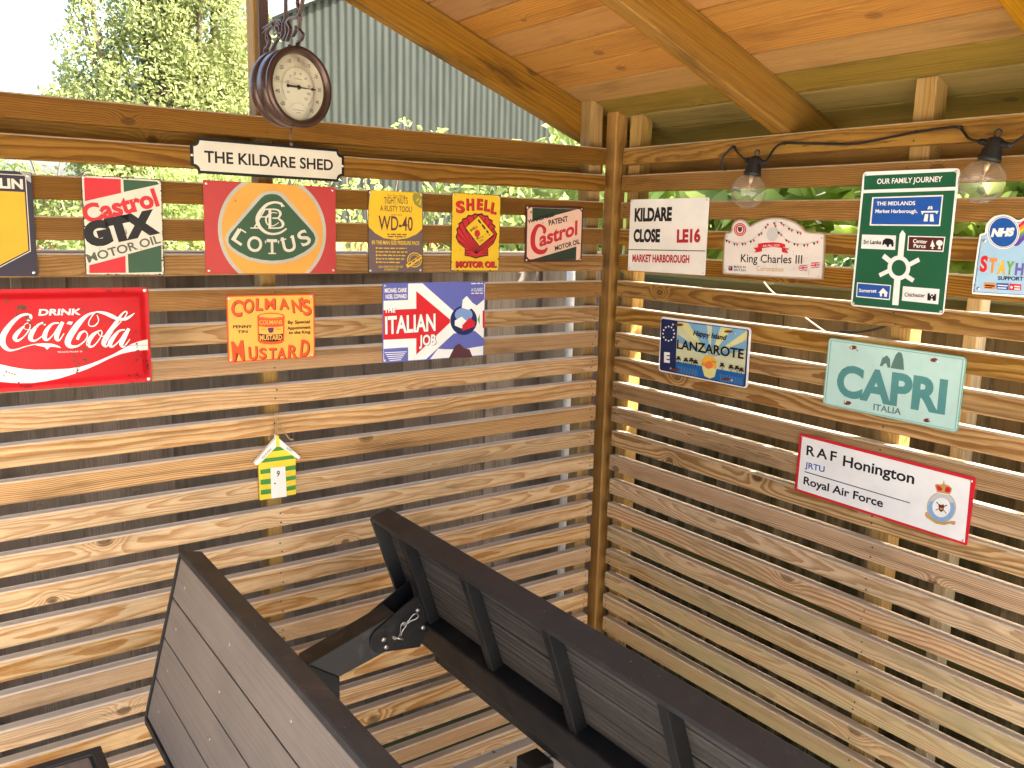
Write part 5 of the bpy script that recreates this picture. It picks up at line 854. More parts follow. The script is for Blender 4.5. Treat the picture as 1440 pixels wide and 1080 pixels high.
('P','artwork','hgreen',((-44.9,-14.5),(-20.5,-14.3),(-20.3,-25.3),(-44.7,-25.2))),
('P','artwork','hgreen',((-45.3,-38.6),(-20.7,-39.1),(-20.3,-52),(-45.2,-50.6))),
('P','artwork','hgreen',((-45.3,-63.3),(-20.6,-64.2),(-20.7,-75.8),(-45.2,-75.1))),
('P','artwork','hgreen',((15.2,-15.6),(41.2,-15),(40.9,-25.9),(15.5,-26))),
('P','artwork','hgreen',((15.6,-41),(40.6,-40.1),(40.4,-50.5),(15.9,-51.4))),
('P','artwork','hgreen',((15.5,-65.4),(40.1,-64.1),(39.8,-75.3),(15.8,-75.8))),
('T','lettering','black','KILDARE',(-39.3,12),(-17.2,31.8),5.05,0,0,1),
('T','lettering','black','SHED',(16.3,29.1),(30.5,18.3),5.1,0,0,1),
('T','lettering','black','9',(-8.4,-35.8),(-0.8,-37),14.28,0,0,1),
('P','artwork','black',((-10.4,-51.7),(-10.6,-50.2),(-11.4,-48.9),(-12.7,-48.1),(-14,-47.9),(-15.2,-48.3),(-16.1,-49.4),(-16.5,-50.8),(-16.2,-52.2),(-15.4,-53.5),(-14.2,-54.4),(-12.8,-54.6),(-11.6,-54.1),(-10.7,-53.1))),
('S','string','twine',((-4.5,63,2.28),(-6.6,78.9,2.28),(-4.3,97.6,2.27),(-5.6,116.5,2.27))),
('S','string','twine',((-2,62.7,2.28),(-3,88.6,2.27),(2.6,90.5,2.27),(14.8,71.3,2.29),(28.4,48.8,2.32),(33.6,49.9,2.07),(38.7,44.9,2.07))),
('S','string','twine',((-4.5,91.3,2.27),(0.5,88.2,2.27),(-1.9,73.3,2.28),(-3.7,63,2.28))),
('S','string','twine',((-6.9,68.9,1.51),(-15.7,66.2,1.51),(-23.5,59.6,1.51),(-19.9,52.8,1.26)))]}
SG={'kshed': ('L', -1.0214, 1.6864, 348, 74, -0.5), 'gtx': ('L', -1.334, 1.5368, 152, 198, -0.8), 'lotus': ('L', -1.0217, 1.5373, 303, 199, -0.4), 'colman': ('L', -1.0298, 1.3148, 205, 150, -0.3), 'wd': ('L', -0.7113, 1.5349, 151, 198, -0.2), 'shell': ('L', -0.477, 1.5373, 151, 199, -0.5), 'wake': ('L', -0.2168, 1.537, 203, 153, 0.5), 'ital': ('L', -0.5972, 1.3109, 303, 199, -0.3), 'mich': ('L', -1.57, 1.538, 150, 198, -0.6), 'coke': ('L', -1.446, 1.3134, 302, 200, -0.4), 'close': ('R', 0.2243, 1.5396, 292, 199, 0.4), 'king': ('R', 0.5763, 1.501, 298, 106, 0.6), 'fam': ('R', 0.906, 1.5434, 210, 289, -0.1), 'nhs': ('R', 1.2117, 1.503, 298, 115, 0), 'lanz': ('R', 0.378, 1.244, 311, 153, 0.2), 'capri': ('R', 0.91, 1.244, 314, 155, -0.5), 'raf': ('R', 0.905, 1.0144, 415, 142, -0.8), 'hut': ('L', -1.0255, 1.0, 80, 150, 0)}
BRK=[[(-0.0215,2.0034),(-0.0167,1.9811),(-0.0022,1.9659),(0.0397,1.966),(0.0741,1.9686),(0.099,1.9678),(0.1228,1.9604),(0.1265,1.9436),(0.1147,1.9305),(0.1007,1.9355),(0.1075,1.9439)],[(-0.0018,1.8926),(-0.0114,1.9127),(-0.0124,1.9273),(0.0032,1.9507),(0.0394,1.9619)],[(0.0392,1.9056),(0.0748,1.9229),(0.105,1.9375),(0.0873,1.9499),(0.0902,1.9604),(0.1027,1.9624),(0.1144,1.955)],[(0.0218,1.9081),(0.0185,1.9214),(0.0387,1.9269),(0.0292,1.9438),(0.0322,1.9532),(0.0479,1.9605),(0.0694,1.9625)],[(0.1243,1.9236),(0.145,1.9339),(0.1442,1.9527),(0.17,1.959),(0.204,1.9557),(0.2194,1.9646),(0.232,1.9815),(0.2353,1.9885)],[(0.2188,1.9544),(0.2119,1.931),(0.2285,1.9193),(0.2218,1.9113),(0.2011,1.9066),(0.2004,1.8962)],[(0.1478,2.0052),(0.1434,1.9981),(0.1393,1.9669),(0.1306,1.9564)],[(0.1755,1.9237),(0.1931,1.9315),(0.1956,1.9402)],[(0.1502,1.9531),(0.1648,1.9374),(0.144,1.9193)],[(-0.0086,2.011),(-0.0059,2.0006),(-0.0095,1.9856)],[(0.206,1.9889),(0.2054,1.9787),(0.214,1.9681)],[(0.0901,1.9591),(0.1061,1.9537),(0.1073,1.9412),(0.1253,1.9384)],[(0.0382,1.9467),(0.0461,1.9384),(0.041,1.928)]]

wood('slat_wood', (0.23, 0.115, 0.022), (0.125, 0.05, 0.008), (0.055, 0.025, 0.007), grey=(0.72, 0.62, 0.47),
     low=((0.66, 0.45, 0.245), (0.43, 0.21, 0.075)), lowz=(0.95, 1.62), vary=0.14, stainamt=0.4, contrast=1.05)  # upper tones darkened for roof shade, lower ones paled; bleaching plus painted light
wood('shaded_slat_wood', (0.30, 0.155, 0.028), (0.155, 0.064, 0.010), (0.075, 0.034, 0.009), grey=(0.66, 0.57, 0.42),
     low=((0.64, 0.44, 0.255), (0.36, 0.19, 0.085)), lowz=(0.8, 1.5), green=((0.42, 0.38, 0.20), 0.75), greenz=(0.35, 0.95), contrast=1.2, vary=0.16)  # height mix again carries painted roof shade as well as bleaching
wood('stud_wood', (0.44, 0.28, 0.11), (0.28, 0.14, 0.04), (0.15, 0.08, 0.03), knots=False, contrast=0.5)
wood('post_wood', (0.38, 0.20, 0.055), (0.22, 0.095, 0.02), (0.09, 0.045, 0.018), contrast=0.55, ring=0.006)
wood('board_wood', (0.40, 0.205, 0.06), (0.27, 0.11, 0.027), (0.15, 0.07, 0.022), contrast=0.45, ring=0.0075, stainamt=0.55, vary=0.18)
wood('eave_board_wood', (0.24, 0.16, 0.042), (0.165, 0.10, 0.024), (0.08, 0.05, 0.015), contrast=0.4, ring=0.0075, vary=0.18)
wood('rafter_wood', (0.27, 0.128, 0.015), (0.18, 0.07, 0.007), (0.055, 0.024, 0.005), contrast=0.6, ring=0.0085, stainamt=0.9, vary=0.12, streak=0.6)
wood('fence_wood', (0.29, 0.235, 0.185), (0.19, 0.15, 0.117), (0.09, 0.072, 0.054), contrast=0.6, ring=0.006, rough=0.8, vary=0.3)
wood('mossy_shaded_fence_wood', (0.30, 0.24, 0.14), (0.19, 0.14, 0.08), (0.09, 0.075, 0.04), contrast=0.5, ring=0.006, rough=0.8, vary=0.3, green=((0.04, 0.038, 0.015), 0.92), greenz=(0.8, 1.3))  # dark lower tone is moss plus painted shade behind the slats
wood('mossy_rail_wood', (0.16, 0.15, 0.055), (0.1, 0.09, 0.03), (0.05, 0.045, 0.018), contrast=0.4, rough=0.85)
wood('pale_post_wood', (0.55, 0.46, 0.32), (0.42, 0.33, 0.2), (0.25, 0.2, 0.12), contrast=0.4, knots=False)
wood('orange_fence_wood', (0.55, 0.26, 0.085), (0.42, 0.17, 0.05), (0.3, 0.12, 0.04), contrast=0.4)

# ------------------------------------------------------------------ helpers
def link(name, me, parent=None, mats=()):
    o = bpy.data.objects.new(name, me); COL.objects.link(o)
    for m in mats: me.materials.append(MATS[m])
    if parent is not None: o.parent = parent
    return o
def empty(name, loc=(0, 0, 0), rot=None, label=None, cat=None, group=None):
    o = bpy.data.objects.new(name, None); COL.objects.link(o); o.location = loc; o.empty_display_size = 0.05
    if rot is not None: o.rotation_euler = rot
    if label: o['label'] = label
    if cat: o['category'] = cat
    if group: o['group'] = group
    return o
def kids(o): return [c for c in bpy.data.objects if c.parent == o]
def copy_tree(o, parent=None):
    c = o.copy(); COL.objects.link(c)
    if parent is not None: c.parent = parent
    for ch in kids(o): copy_tree(ch, c)
    return c
def finish(bm, name, parent, mats, smoothf=False):
    me = bpy.data.meshes.new(name)
    bmesh.ops.recalc_face_normals(bm, faces=bm.faces[:])
    if smoothf:
        for f in bm.faces: f.smooth = True
    bm.to_mesh(me); bm.free()
    return link(name, me, parent, mats)
def NB():
    bm = bmesh.new(); bm.loops.layers.float_vector.new('wc'); bm.loops.layers.float.new('seed'); return bm
def board(bm, O, ax, a1, a2, L, w, t, seed, ch=0.0025, nseg=1, wob=0.0, rng=None, mi=0):
    """board from O along ax; cross-section w along a1, t along a2, eased edges"""
    O, ax, a1, a2 = map(Vector, (O, ax, a1, a2))
    wl = bm.loops.layers.float_vector['wc']; sl = bm.loops.layers.float['seed']
    prof = [(ch, 0), (w - ch, 0), (w, ch), (w, t - ch), (w - ch, t), (ch, t), (0, t - ch), (0, ch)]
    rings = []; loc = {}
    rng = rng or random
    ph = [rng.uniform(0, 6.28) for _ in range(4)]
    for i in range(nseg + 1):
        x = L * i / nseg
        d1 = wob * (math.sin(x * 2.1 + ph[0]) + 0.5 * math.sin(x * 6.3 + ph[1])); d2 = wob * 0.7 * (math.sin(x * 2.6 + ph[2]) + 0.4 * math.sin(x * 7.7 + ph[3]))
        row = []
        for (p1, p2) in prof:
            v = bm.verts.new(O + ax * x + a1 * (p1 + d1) + a2 * (p2 + d2)); loc[v] = (x, p1, p2); row.append(v)
        rings.append(row)
    fs = []
    for i in range(nseg):
        for k in range(8):
            fs.append(bm.faces.new((rings[i][k], rings[i][(k + 1) % 8], rings[i + 1][(k + 1) % 8], rings[i + 1][k])))
    fs.append(bm.faces.new(rings[0])); fs.append(bm.faces.new(rings[-1]))
    for f in fs:
        f.material_index = mi
        for l in f.loops: l[wl] = loc[l.vert]; l[sl] = seed
def cut_board(bm, pts, axn, t, seed, long_ax, cross_ax, mi=0):
    """flat polygon (list of 3-D points) extruded by t along axn, with wood coordinates"""
    axn, la, ca = Vector(axn), Vector(long_ax), Vector(cross_ax)
    wl = bm.loops.layers.float_vector['wc']; sl = bm.loops.layers.float['seed']
    P = [Vector(p) for p in pts]; o = P[0]
    A = [bm.verts.new(p) for p in P]; B = [bm.verts.new(p + axn * t) for p in P]
    fs = [bm.faces.new(A), bm.faces.new(B[::-1])]
    n = len(P)
    for i in range(n): fs.append(bm.faces.new((A[i], A[(i + 1) % n], B[(i + 1) % n], B[i])))
    for f in fs:
        f.material_index = mi
        for l in f.loops:
            d = l.vert.co - o; l[wl] = (d.dot(la), d.dot(ca), d.dot(axn)); l[sl] = seed
def box(bm, lo, hi, bev=0.0, M=None, mi=0):
    r = bmesh.ops.create_cube(bm, size=1.0)
    vs = r['verts']
    for v in vs:
        v.co = Vector([lo[i] + (v.co[i] + 0.5) * (hi[i] - lo[i]) for i in range(3)])
    if bev:
        es = list({e for v in vs for e in v.link_edges})
        rr = bmesh.ops.bevel(bm, geom=es, offset=bev, segments=2, affect='EDGES', profile=0.6)
        vs = list({v for f in rr['faces'] for v in f.verts} | {v for v in vs if v.is_valid})
    if M is not None:
        for v in vs: v.co = M @ v.co
    for v in vs:
        for f in v.link_faces: f.material_index = mi
def prism(bm, pts, axn, t, bev=0.0, mi=0):
    axn = Vector(axn); P = [Vector(p) for p in pts]
    A = [bm.verts.new(p) for p in P]; B = [bm.verts.new(p + axn * t) for p in P]; n = len(P)
    fs = [bm.faces.new(A), bm.faces.new(B[::-1])] + [bm.faces.new((A[i], A[(i + 1) % n], B[(i + 1) % n], B[i])) for i in range(n)]
    for f in fs: f.material_index = mi
    if bev:
        bmesh.ops.recalc_face_normals(bm, faces=fs)
        es = list({e for f in fs for e in f.edges})
        bmesh.ops.bevel(bm, geom=es, offset=bev, segments=2, affect='EDGES', profile=0.6)
def lathe(bm, prof, n=24, M=None, mi=0, cap=True):
    rows = []
    for r, z in prof:
        rows.append([bm.verts.new(((M @ Vector((r * math.cos(6.28319 * k / n), r * math.sin(6.28319 * k / n), z))) if M is not None else Vector((r * math.cos(6.28319 * k / n), r * math.sin(6.28319 * k / n), z)))) for k in range(n)])
    for a, b in zip(rows, rows[1:]):
        for k in range(n):
            f = bm.faces.new((a[k], a[(k + 1) % n], b[(k + 1) % n], b[k])); f.smooth = True; f.material_index = mi
    if cap:
        for r in (rows[0], rows[-1]):
            f = bm.faces.new(r); f.material_index = mi
def spline(P, n=6):
    P = [Vector(p) for p in P]; out = []
    for i in range(len(P) - 1):
        p0 = P[max(i - 1, 0)]; p1 = P[i]; p2 = P[i + 1]; p3 = P[min(i + 2, len(P) - 1)]
        for k in range(n):
            t = k / n
            out.append(0.5 * ((2 * p1) + (p2 - p0) * t + (2 * p0 - 5 * p1 + 4 * p2 - p3) * t * t + (3 * p1 - p0 - 3 * p2 + p3) * t ** 3))
    out.append(P[-1]); return out
def tube(bm, pts, r, n=8, sm=5, mi=0):
    P = spline(pts, sm) if sm > 1 and len(pts) > 2 else [Vector(p) for p in pts]
    up = Vector((0.13, 0.2, 0.97)); rows = []
    for i, p in enumerate(P):
        d = (P[min(i + 1, len(P) - 1)] - P[max(i - 1, 0)]).normalized()
        s = d.cross(up)
        if s.length < 1e-3: s = d.cross(Vector((1, 0, 0)))
        s.normalize(); u = s.cross(d)
        rr = r(i / max(1, len(P) - 1)) if callable(r) else r
        rows.append([bm.verts.new(p + (s * math.cos(6.28319 * k / n) + u * math.sin(6.28319 * k / n)) * rr) for k in range(n)])
    for a, b in zip(rows, rows[1:]):
        for k in range(n):
            f = bm.faces.new((a[k], a[(k + 1) % n], b[(k + 1) % n], b[k])); f.smooth = True; f.material_index = mi
    for r_ in (rows[0], rows[-1]):
        f = bm.faces.new(r_); f.material_index = mi

# ------------------------------------------------------------------ ground and patio
solid('grass_soil', (0.07, 0.09, 0.03), 0.9, nscale=4.0, vary=0.6, bump=0.6, bscale=60)
m, nt, out = newmat('paving')
oc = nd(nt, 'ShaderNodeTexCoord').outputs['Object']
br = nd(nt, 'ShaderNodeTexBrick', {'Vector': oc, 'Scale': 1.0, 'Mortar Size': 0.006, 'Brick Width': 0.6, 'Row Height': 0.45, 'Color1': (0.60, 0.56, 0.49, 1), 'Color2': (0.66, 0.62, 0.55, 1), 'Mortar': (0.2, 0.18, 0.15, 1)})
cc = mix(nt, smooth(nt, noise(nt, oc, 7.0, 5.0), 0.4, 0.8, 0, 0.45), br.outputs[0], (0.24, 0.2, 0.15))
b = nd(nt, 'ShaderNodeBsdfPrincipled', {'Base Color': cc, 'Roughness': 0.85}); nt.links.new(b.outputs[0], out.inputs[0])
bm = bmesh.new(); bmesh.ops.create_grid(bm, x_segments=1, y_segments=1, size=120)
for v in bm.verts: v.co.z = -0.13
o = finish(bm, 'ground', None, ['grass_soil']); o['kind'] = 'structure'
bm = bmesh.new(); box(bm, (-11, -11, -0.18), (0.12, 0.15, -0.09)); o = finish(bm, 'patio', None, ['paving']); o['kind'] = 'structure'

# ------------------------------------------------------------------ the garden shelter
shel = empty('garden_shelter', (0, 0, -0.09), None, 'open timber garden shelter with slatted walls and boarded sloping roof', 'garden shelter')
SH = (0, 0, 0.09)
def par(o, p=shel, off=SH):
    o.parent = p; o.location = off if p is shel else (0, 0, 0); return o
solid('nail', (.06, .05, .042), .6, .4)
def nails(bm, ax, xs):
    g = random.Random(77 + ax)
    for k in range(25):
        for x in xs:
            for dz in (.011, .033):
                c = Vector((x + g.uniform(-.006, .006), -.0008, ZB - PITCH * k + dz + g.uniform(-.003, .003)))
                if ax: c = Vector((-.0008, c.x, c.z))
                M_ = Matrix.Translation(c) @ (Matrix.Rotation(R(90), 4, 'X') if not ax else Matrix.Rotation(R(-90), 4, 'Y'))
                lathe(bm, [(.0021, -.0006), (.0019, .0004), (.0008, .0007)], 8, M_, 1)
rng = random.Random(11)
ZB = 1.7356; PITCH = 0.0751
bm = NB()
for k in range(25):
    z = ZB - PITCH * k + rng.uniform(-.0012, .0012); xe = -0.034 + rng.uniform(-.004, .003)
    board(bm, (xe, 0, z), (-1, 0, 0), (0, 0, 1), (0, 1, 0), 2.16, 0.0465, 0.0300, k * 1.7 + rng.random(), 0.003, 30, 0.0008, rng)
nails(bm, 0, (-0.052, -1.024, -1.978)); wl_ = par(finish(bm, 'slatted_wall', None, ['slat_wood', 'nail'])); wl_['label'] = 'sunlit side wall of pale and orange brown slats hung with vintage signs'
bm = NB()
for k in range(25):
    z = ZB - PITCH * k + rng.uniform(-.0012, .0012); ye = -0.034 + rng.uniform(-.004, .003)
    board(bm, (0, ye, z), (0, -1, 0), (0, 0, 1), (1, 0, 0), 2.22, 0.0465, 0.0300, 60 + k * 1.7 + rng.random(), 0.003, 30, 0.0008, rng)
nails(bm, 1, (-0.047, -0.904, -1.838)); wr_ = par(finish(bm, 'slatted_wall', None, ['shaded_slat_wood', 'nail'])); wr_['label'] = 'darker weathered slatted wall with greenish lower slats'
def studs(wall, seeds, specs):
    for s, (x0, x1, y0, y1, z0, z1) in zip(seeds, specs):
        bm = NB(); board(bm, (x0, y0, z0), (0, 0, 1), (1, 0, 0), (0, 1, 0), z1 - z0, x1 - x0, y1 - y0, s, 0.0015, 4, 0.0003, rng)
        o = finish(bm, 'stud', None, ['stud_wood']); o.parent = wall
studs(wl_, (201.3, 205.6, 208.2), ((-0.072, -0.026, 0.0302, 0.0752, -0.085, 1.912), (-1.041, -1.006, 0.0302, 0.0752, -0.085, 2.235), (-2.0, -1.955, 0.0302, 0.0752, -0.085, 1.868)))
studs(wr_, (221.3, 225.6, 228.2), ((0.0302, 0.0752, -0.069, -0.024, -0.085, 1.874), (0.0302, 0.0752, -0.926, -0.881, -0.085, 1.874), (0.0302, 0.0752, -1.86, -1.815, -0.085, 1.874)))
bm = NB(); board(bm, (0.02, 0.0760, 1.667), (-1, 0, 0), (0, 0, 1), (0, 1, 0), 2.2, 0.105, 0.044, 241.2, 0.002, 8, 0.0004, rng)
o = finish(bm, 'top_rail', None, ['post_wood']); o.parent = wl_
bm = NB(); board(bm, (0.0760, 0.066, 1.667), (0, -1, 0), (0, 0, 1), (1, 0, 0), 2.39, 0.089, 0.044, 247.2, 0.002, 8, 0.0004, rng)
o = finish(bm, 'top_rail', None, ['post_wood']); o.parent = wr_
bm = NB(); board(bm, (0.0, 0.0, -0.09), (0, 0, 1), (1, 0, 0), (0, 1, 0), 1.976, 0.045, 0.045, 251.7, 0.003, 12, 0.0006, rng)
par(finish(bm, 'corner_post', None, ['post_wood']))
for s, (x, y) in ((255.1, (-2.23, -0.02)), (257.3, (-2.23, -2.33)), (259.9, (0.005, -2.33))):
    bm = NB(); board(bm, (x, y, -0.09), (0, 0, 1), (1, 0, 0), (0, 1, 0), 1.90, 0.07, 0.07, s, 0.004, 8, 0.0005, rng)
    par(finish(bm, 'corner_post', None, ['post_wood']))
# roof boards: underside z = 1.887 - .372 x, run along y; apex at x = -1.0
SL = 0.372; CS = 1 / math.sqrt(1 + SL * SL); AX = -1.0
def zr(x): return 1.887 - SL * x
bm = NB()
xs = [0.249, 0.1175] + [0.117 - 0.0865 * k for k in range(1, 13)] + [AX]
for i, (xa, xb) in enumerate(zip(xs, xs[1:])):
    gap = 0.006 if i < 2 else 0.0032
    xa2, xb2 = xa - gap / 2, xb + gap / 2
    for side in (1, -1):
        if side == 1: O = (xa2, 0.15, zr(xa2)); d = Vector((-CS, 0, SL * CS)); nn = Vector((SL * CS, 0, CS))
        else: O = (2 * AX - xa2, 0.15, zr(xa2)); d = Vector((CS, 0, SL * CS)); nn = Vector((-SL * CS, 0, CS))
        board(bm, O, (0, -1, 0), d, nn, 2.515, (xa2 - xb2) / CS, 0.016, 300 + i * 2.3 + side * 0.7, 0.0026, 10, 0.0004, rng, mi=1 if i < 3 else 0)
roof = par(finish(bm, 'roof', None, ['board_wood', 'eave_board_wood']))
bm = bmesh.new()
for side in (1, -1):
    e = [(0.262, zr(0.262) + 0.0185), (AX, zr(AX) + 0.0185)]
    q = [((x if side == 1 else 2 * AX - x), z) for x, z in e]
    prism(bm, [(q[0][0], 0.16, q[0][1]), (q[1][0], 0.16, q[1][1]), (q[1][0], 0.16, q[1][1] + 0.006), (q[0][0], 0.16, q[0][1] + 0.006)], (0, -1, 0), 2.535)
solid('roof_felt', (0.05, 0.06, 0.05), 0.9, bump=0.5)
o = finish(bm, 'roof_felt', None, ['roof_felt']); o.parent = roof
HV = 0.0985
for j, (y0, y1) in enumerate(((0.0765, 0.1215), (-0.592, -0.548), (-1.252, -1.208), (-1.912, -1.868), (-2.332, -2.288))):
    for side in (1, -1):
        X0 = 0.236; f = (lambda x: x) if side == 1 else (lambda x: 2 * AX - x)
        bm = NB(); xt = AX + (0.024 if True else 0)
        pts = [(f(X0), y0, zr(X0) - HV), (f(xt), y0, zr(xt) - HV), (f(xt), y0, zr(xt) - 0.0015), (f(X0), y0, zr(X0) - 0.0015)]
        cut_board(bm, pts, (0, 1, 0), y1 - y0, 400 + j * 3.7 + side, (-CS * side, 0, SL * CS), (SL * CS * side, 0, CS))
        es = [e for e in bm.edges]; bmesh.ops.bevel(bm, geom=es, offset=0.002, segments=1, affect='EDGES')
        o = finish(bm, 'rafter', None, ['rafter_wood']); o.parent = roof
bm = NB(); board(bm, (AX - 0.022, 0.14, zr(AX) - 0.15), (0, -1, 0), (1, 0, 0), (0, 0, 1), 2.49, 0.044, 0.14, 433.3, 0.002, 4, 0.0, rng)
o = finish(bm, 'ridge_beam', None, ['rafter_wood']); o.parent = roof

# ------------------------------------------------------------------ signs
PAL = {'red': (.52, .025, .035), 'green': (.035, .085, .045), 'greengrey': (.09, .10, .07), 'black': (.012, .010, .012), 'silver': (.40, .40, .35), 'cream': (.60, .56, .47),
 'redorange': (.72, .085, .02), 'mustard': (.80, .40, .075), 'purple': (.10, .03, .09), 'yellow': (.72, .47, .03), 'olive': (.26, .24, .05), 'plum': (.10, .035, .045), 'plumgrey': (.135, .095, .10),
 'pink': (.70, .47, .37), 'dgreen': (.025, .045, .028), 'dred': (.45, .02, .03), 'blue': (.12, .14, .46), 'bred': (.62, .02, .03), 'navy': (.015, .025, .10), 'skyblue': (.20, .32, .62), 'white': (.85, .85, .84),
 'mgreen': (.14, .38, .10), 'offwhite': (.82, .80, .75), 'grime': (.16, .02, .02), 'grimed': (.13, .018, .016), 'gold': (.55, .36, .10), 'grey': (.35, .34, .33), 'paper': (.76, .70, .65), 'papergrey': (.55, .54, .52), 'rgreen': (.012, .105, .05), 'rblue': (.015, .09, .40),
 'brown': (.085, .018, .015), 'orange': (.75, .28, .06), 'violet': (.12, .06, .35), 'nblue': (.01, .09, .38), 'pcream': (.62, .64, .42), 'lblue': (.20, .42, .62), 'pyellow': (.76, .70, .26), 'sea': (.012, .12, .40), 'sun': (.85, .45, .05), 'sunred': (.80, .20, .06),
 'rust': (.16, .04, .02), 'lteal': (.22, .42, .36), 'rock': (.10, .20, .18), 'teal': (.085, .27, .27), 'slate': (.13, .20, .23), 'mblue': (.03, .11, .45), 'lgrey': (.55, .57, .60), 'lightblue': (.24, .42, .70), 'dbrown': (.12, .03, .02), 'rose': (.6, .3, .2),
 'hgreen': (.06, .25, .05), 'aqua': (.47, .69, .65), 'aqua_edge': (.20, .42, .36), 'maroon': (.075, .018, .02), 'lotus_yellow': (.62, .31, .06), 'lotus_red': (.42, .045, .045), 'michnavy': (.028, .022, .04), 'michyellow': (.70, .35, .02), 'cokered': (.50, .008, .014), 'bronze': (.30, .19, .09), 'babyblue': (.36, .58, .78), 'rustdark': (.06, .035, .025), 'hyellow': (.85, .62, .06)}
WEAR = {'gtx': .5, 'lotus': .12, 'colman': .12, 'wd': .42, 'shell': .5, 'wake': .35, 'coke': .55, 'capri': .18, 'ital': .05}
def pm(sign, c):
    w = WEAR.get(sign, 0.0); key = 'enamel_%s_%d' % (c, int(w * 100))
    if key not in MATS: paint(key, PAL[c], 0.30 if w < .2 else .38, w)
    return key
_h = {}
def glyphs(text, bold, sp):
    cu = bpy.data.curves.new('t', 'FONT'); cu.body = text; cu.size = 1.0; cu.offset = bold; cu.resolution_u = 4; cu.space_character = sp
    ob = bpy.data.objects.new('t', cu); COL.objects.link(ob)
    me = bpy.data.meshes.new_from_object(ob.evaluated_get(bpy.context.evaluated_depsgraph_get()))
    V = np.array([v.co[:2] for v in me.vertices]); F = [tuple(p.vertices) for p in me.polygons]
    bpy.data.objects.remove(ob); bpy.data.meshes.remove(me); bpy.data.curves.remove(cu); return V, F
def caph(bold):
    if bold not in _h: V, F = glyphs('H', bold, 1); _h[bold] = (V[:, 1].min(), V[:, 1].max())
    return _h[bold]
STEP = 3e-5
class Art:
    def __init__(s, sign): s.sign = sign; s.parts = {}; s.k = 0; s.split = True
    def bm(s, part):
        if part not in s.parts: s.parts[part] = (bmesh.new(), [])
        return s.parts[part]
    def mi(s, ms, c):
        k = pm(s.sign, c)
        if k not in ms: ms.append(k)
        return ms.index(k)
    def z(s): s.k += 1; return 0.00008 + STEP * s.k
    def poly(s, part, c, pts):
        b, ms = s.bm(part); i = s.mi(ms, c); z = s.z()
        P = [pts[j] for j in range(len(pts)) if j == 0 or (abs(pts[j][0] - pts[j - 1][0]) + abs(pts[j][1] - pts[j - 1][1])) > 1e-6]
        f = b.faces.new([b.verts.new((x / 1000, y / 1000, z)) for x, y in P]); f.material_index = i
        f.normal_update()
        if f.normal.z < 0: f.normal_flip()
    def stroke(s, part, c, pts):
        b, ms = s.bm(part); i = s.mi(ms, c); z = s.z()
        Q = spline([(x, y, w) for x, y, w in pts], 6) if len(pts) > 2 else [Vector(p) for p in pts]
        L = []; 
        for k, q in enumerate(Q):
            d = Q[min(k + 1, len(Q) - 1)] - Q[max(k - 1, 0)]; n = Vector((-d.y, d.x, 0))
            if n.length < 1e-6: n = Vector((0, 1, 0))
            n.normalize(); w = max(q.z, .15) / 2
            L.append((b.verts.new(((q.x + n.x * w) / 1000, (q.y + n.y * w) / 1000, z)), b.verts.new(((q.x - n.x * w) / 1000, (q.y - n.y * w) / 1000, z))))
        for (a1, b1), (a2, b2) in zip(L, L[1:]):
            f = b.faces.new((b1, b2, a2, a1)); f.material_index = i; f.normal_update()
    def add(s, part, c, V, F):
        b, ms = s.bm(part); i = s.mi(ms, c); z = s.z()
        vs = [b.verts.new((x / 1000, y / 1000, z)) for x, y in V]
        for f in F:
            try: q = b.faces.new([vs[k] for k in f]); q.material_index = i
            except ValueError: pass
    def text(s, part, c, t, a, b2, cap, bold, shear, sp):
        bold += .012 if cap > 6 else 0
        V, F = glyphs(t, bold, sp); lo, hi = caph(bold)
        x0, x1 = V[:, 0].min(), V[:, 0].max(); L = math.hypot(b2[0] - a[0], b2[1] - a[1]); an = math.atan2(b2[1] - a[1], b2[0] - a[0])
        y = (V[:, 1] - lo) / (hi - lo) * cap; x = (V[:, 0] - x0) / (x1 - x0) * L + y * shear
        if s.split: part = '%s#%d' % (part, s.k)
        s.add(part, c, np.stack([a[0] + x * math.cos(an) - y * math.sin(an), a[1] + x * math.sin(an) + y * math.cos(an)], 1), F)
    def glyph(s, part, c, ch, q, w, h, rot, bold):
        V, F = glyphs(ch, bold, 1); mn, mx = V.min(0), V.max(0)
        x = ((V[:, 0] - mn[0]) / (mx[0] - mn[0]) - .5) * w; y = ((V[:, 1] - mn[1]) / (mx[1] - mn[1]) - .5) * h; a = R(rot)
        s.add(part, c, np.stack([q[0] + x * math.cos(a) - y * math.sin(a), q[1] + x * math.sin(a) + y * math.cos(a)], 1), F)
    def run(s, items):
        for e in items:
            if e[0] == 'P': s.poly(e[1], e[2], e[3])
            elif e[0] == 'S': s.stroke(e[1], e[2], e[3])
            elif e[0] == 'T': s.text(*e[1:])
            elif e[0] == 'G': s.glyph(*e[1:])
    def done(s, root, zf=None, W=0, H=0):
        for part, (b, ms) in s.parts.items():
            if zf:
                for co, no in zf[1]:
                    g = b.verts[:] + b.edges[:] + b.faces[:]
                    bmesh.ops.bisect_plane(b, geom=g, dist=1e-6, plane_co=co, plane_no=no)
                for v in b.verts: v.co.z += zf[0](v.co.x, v.co.y)
            nm = part.split('#')[0]; me = bpy.data.meshes.new(nm); b.to_mesh(me); b.free(); link(nm, me, root, ms)
def rrect(W_, H_, r, n=5, cx=0, cy=0):
    P = []
    for sx, sy, a0 in ((1, 1, 0), (-1, 1, 90), (-1, -1, 180), (1, -1, 270)):
        for k in range(n + 1):
            a = R(a0 + 90 * k / n); P.append((cx + sx * (W_ / 2 - r) + r * math.cos(a), cy + sy * (H_ / 2 - r) + r * math.sin(a)))
    return P
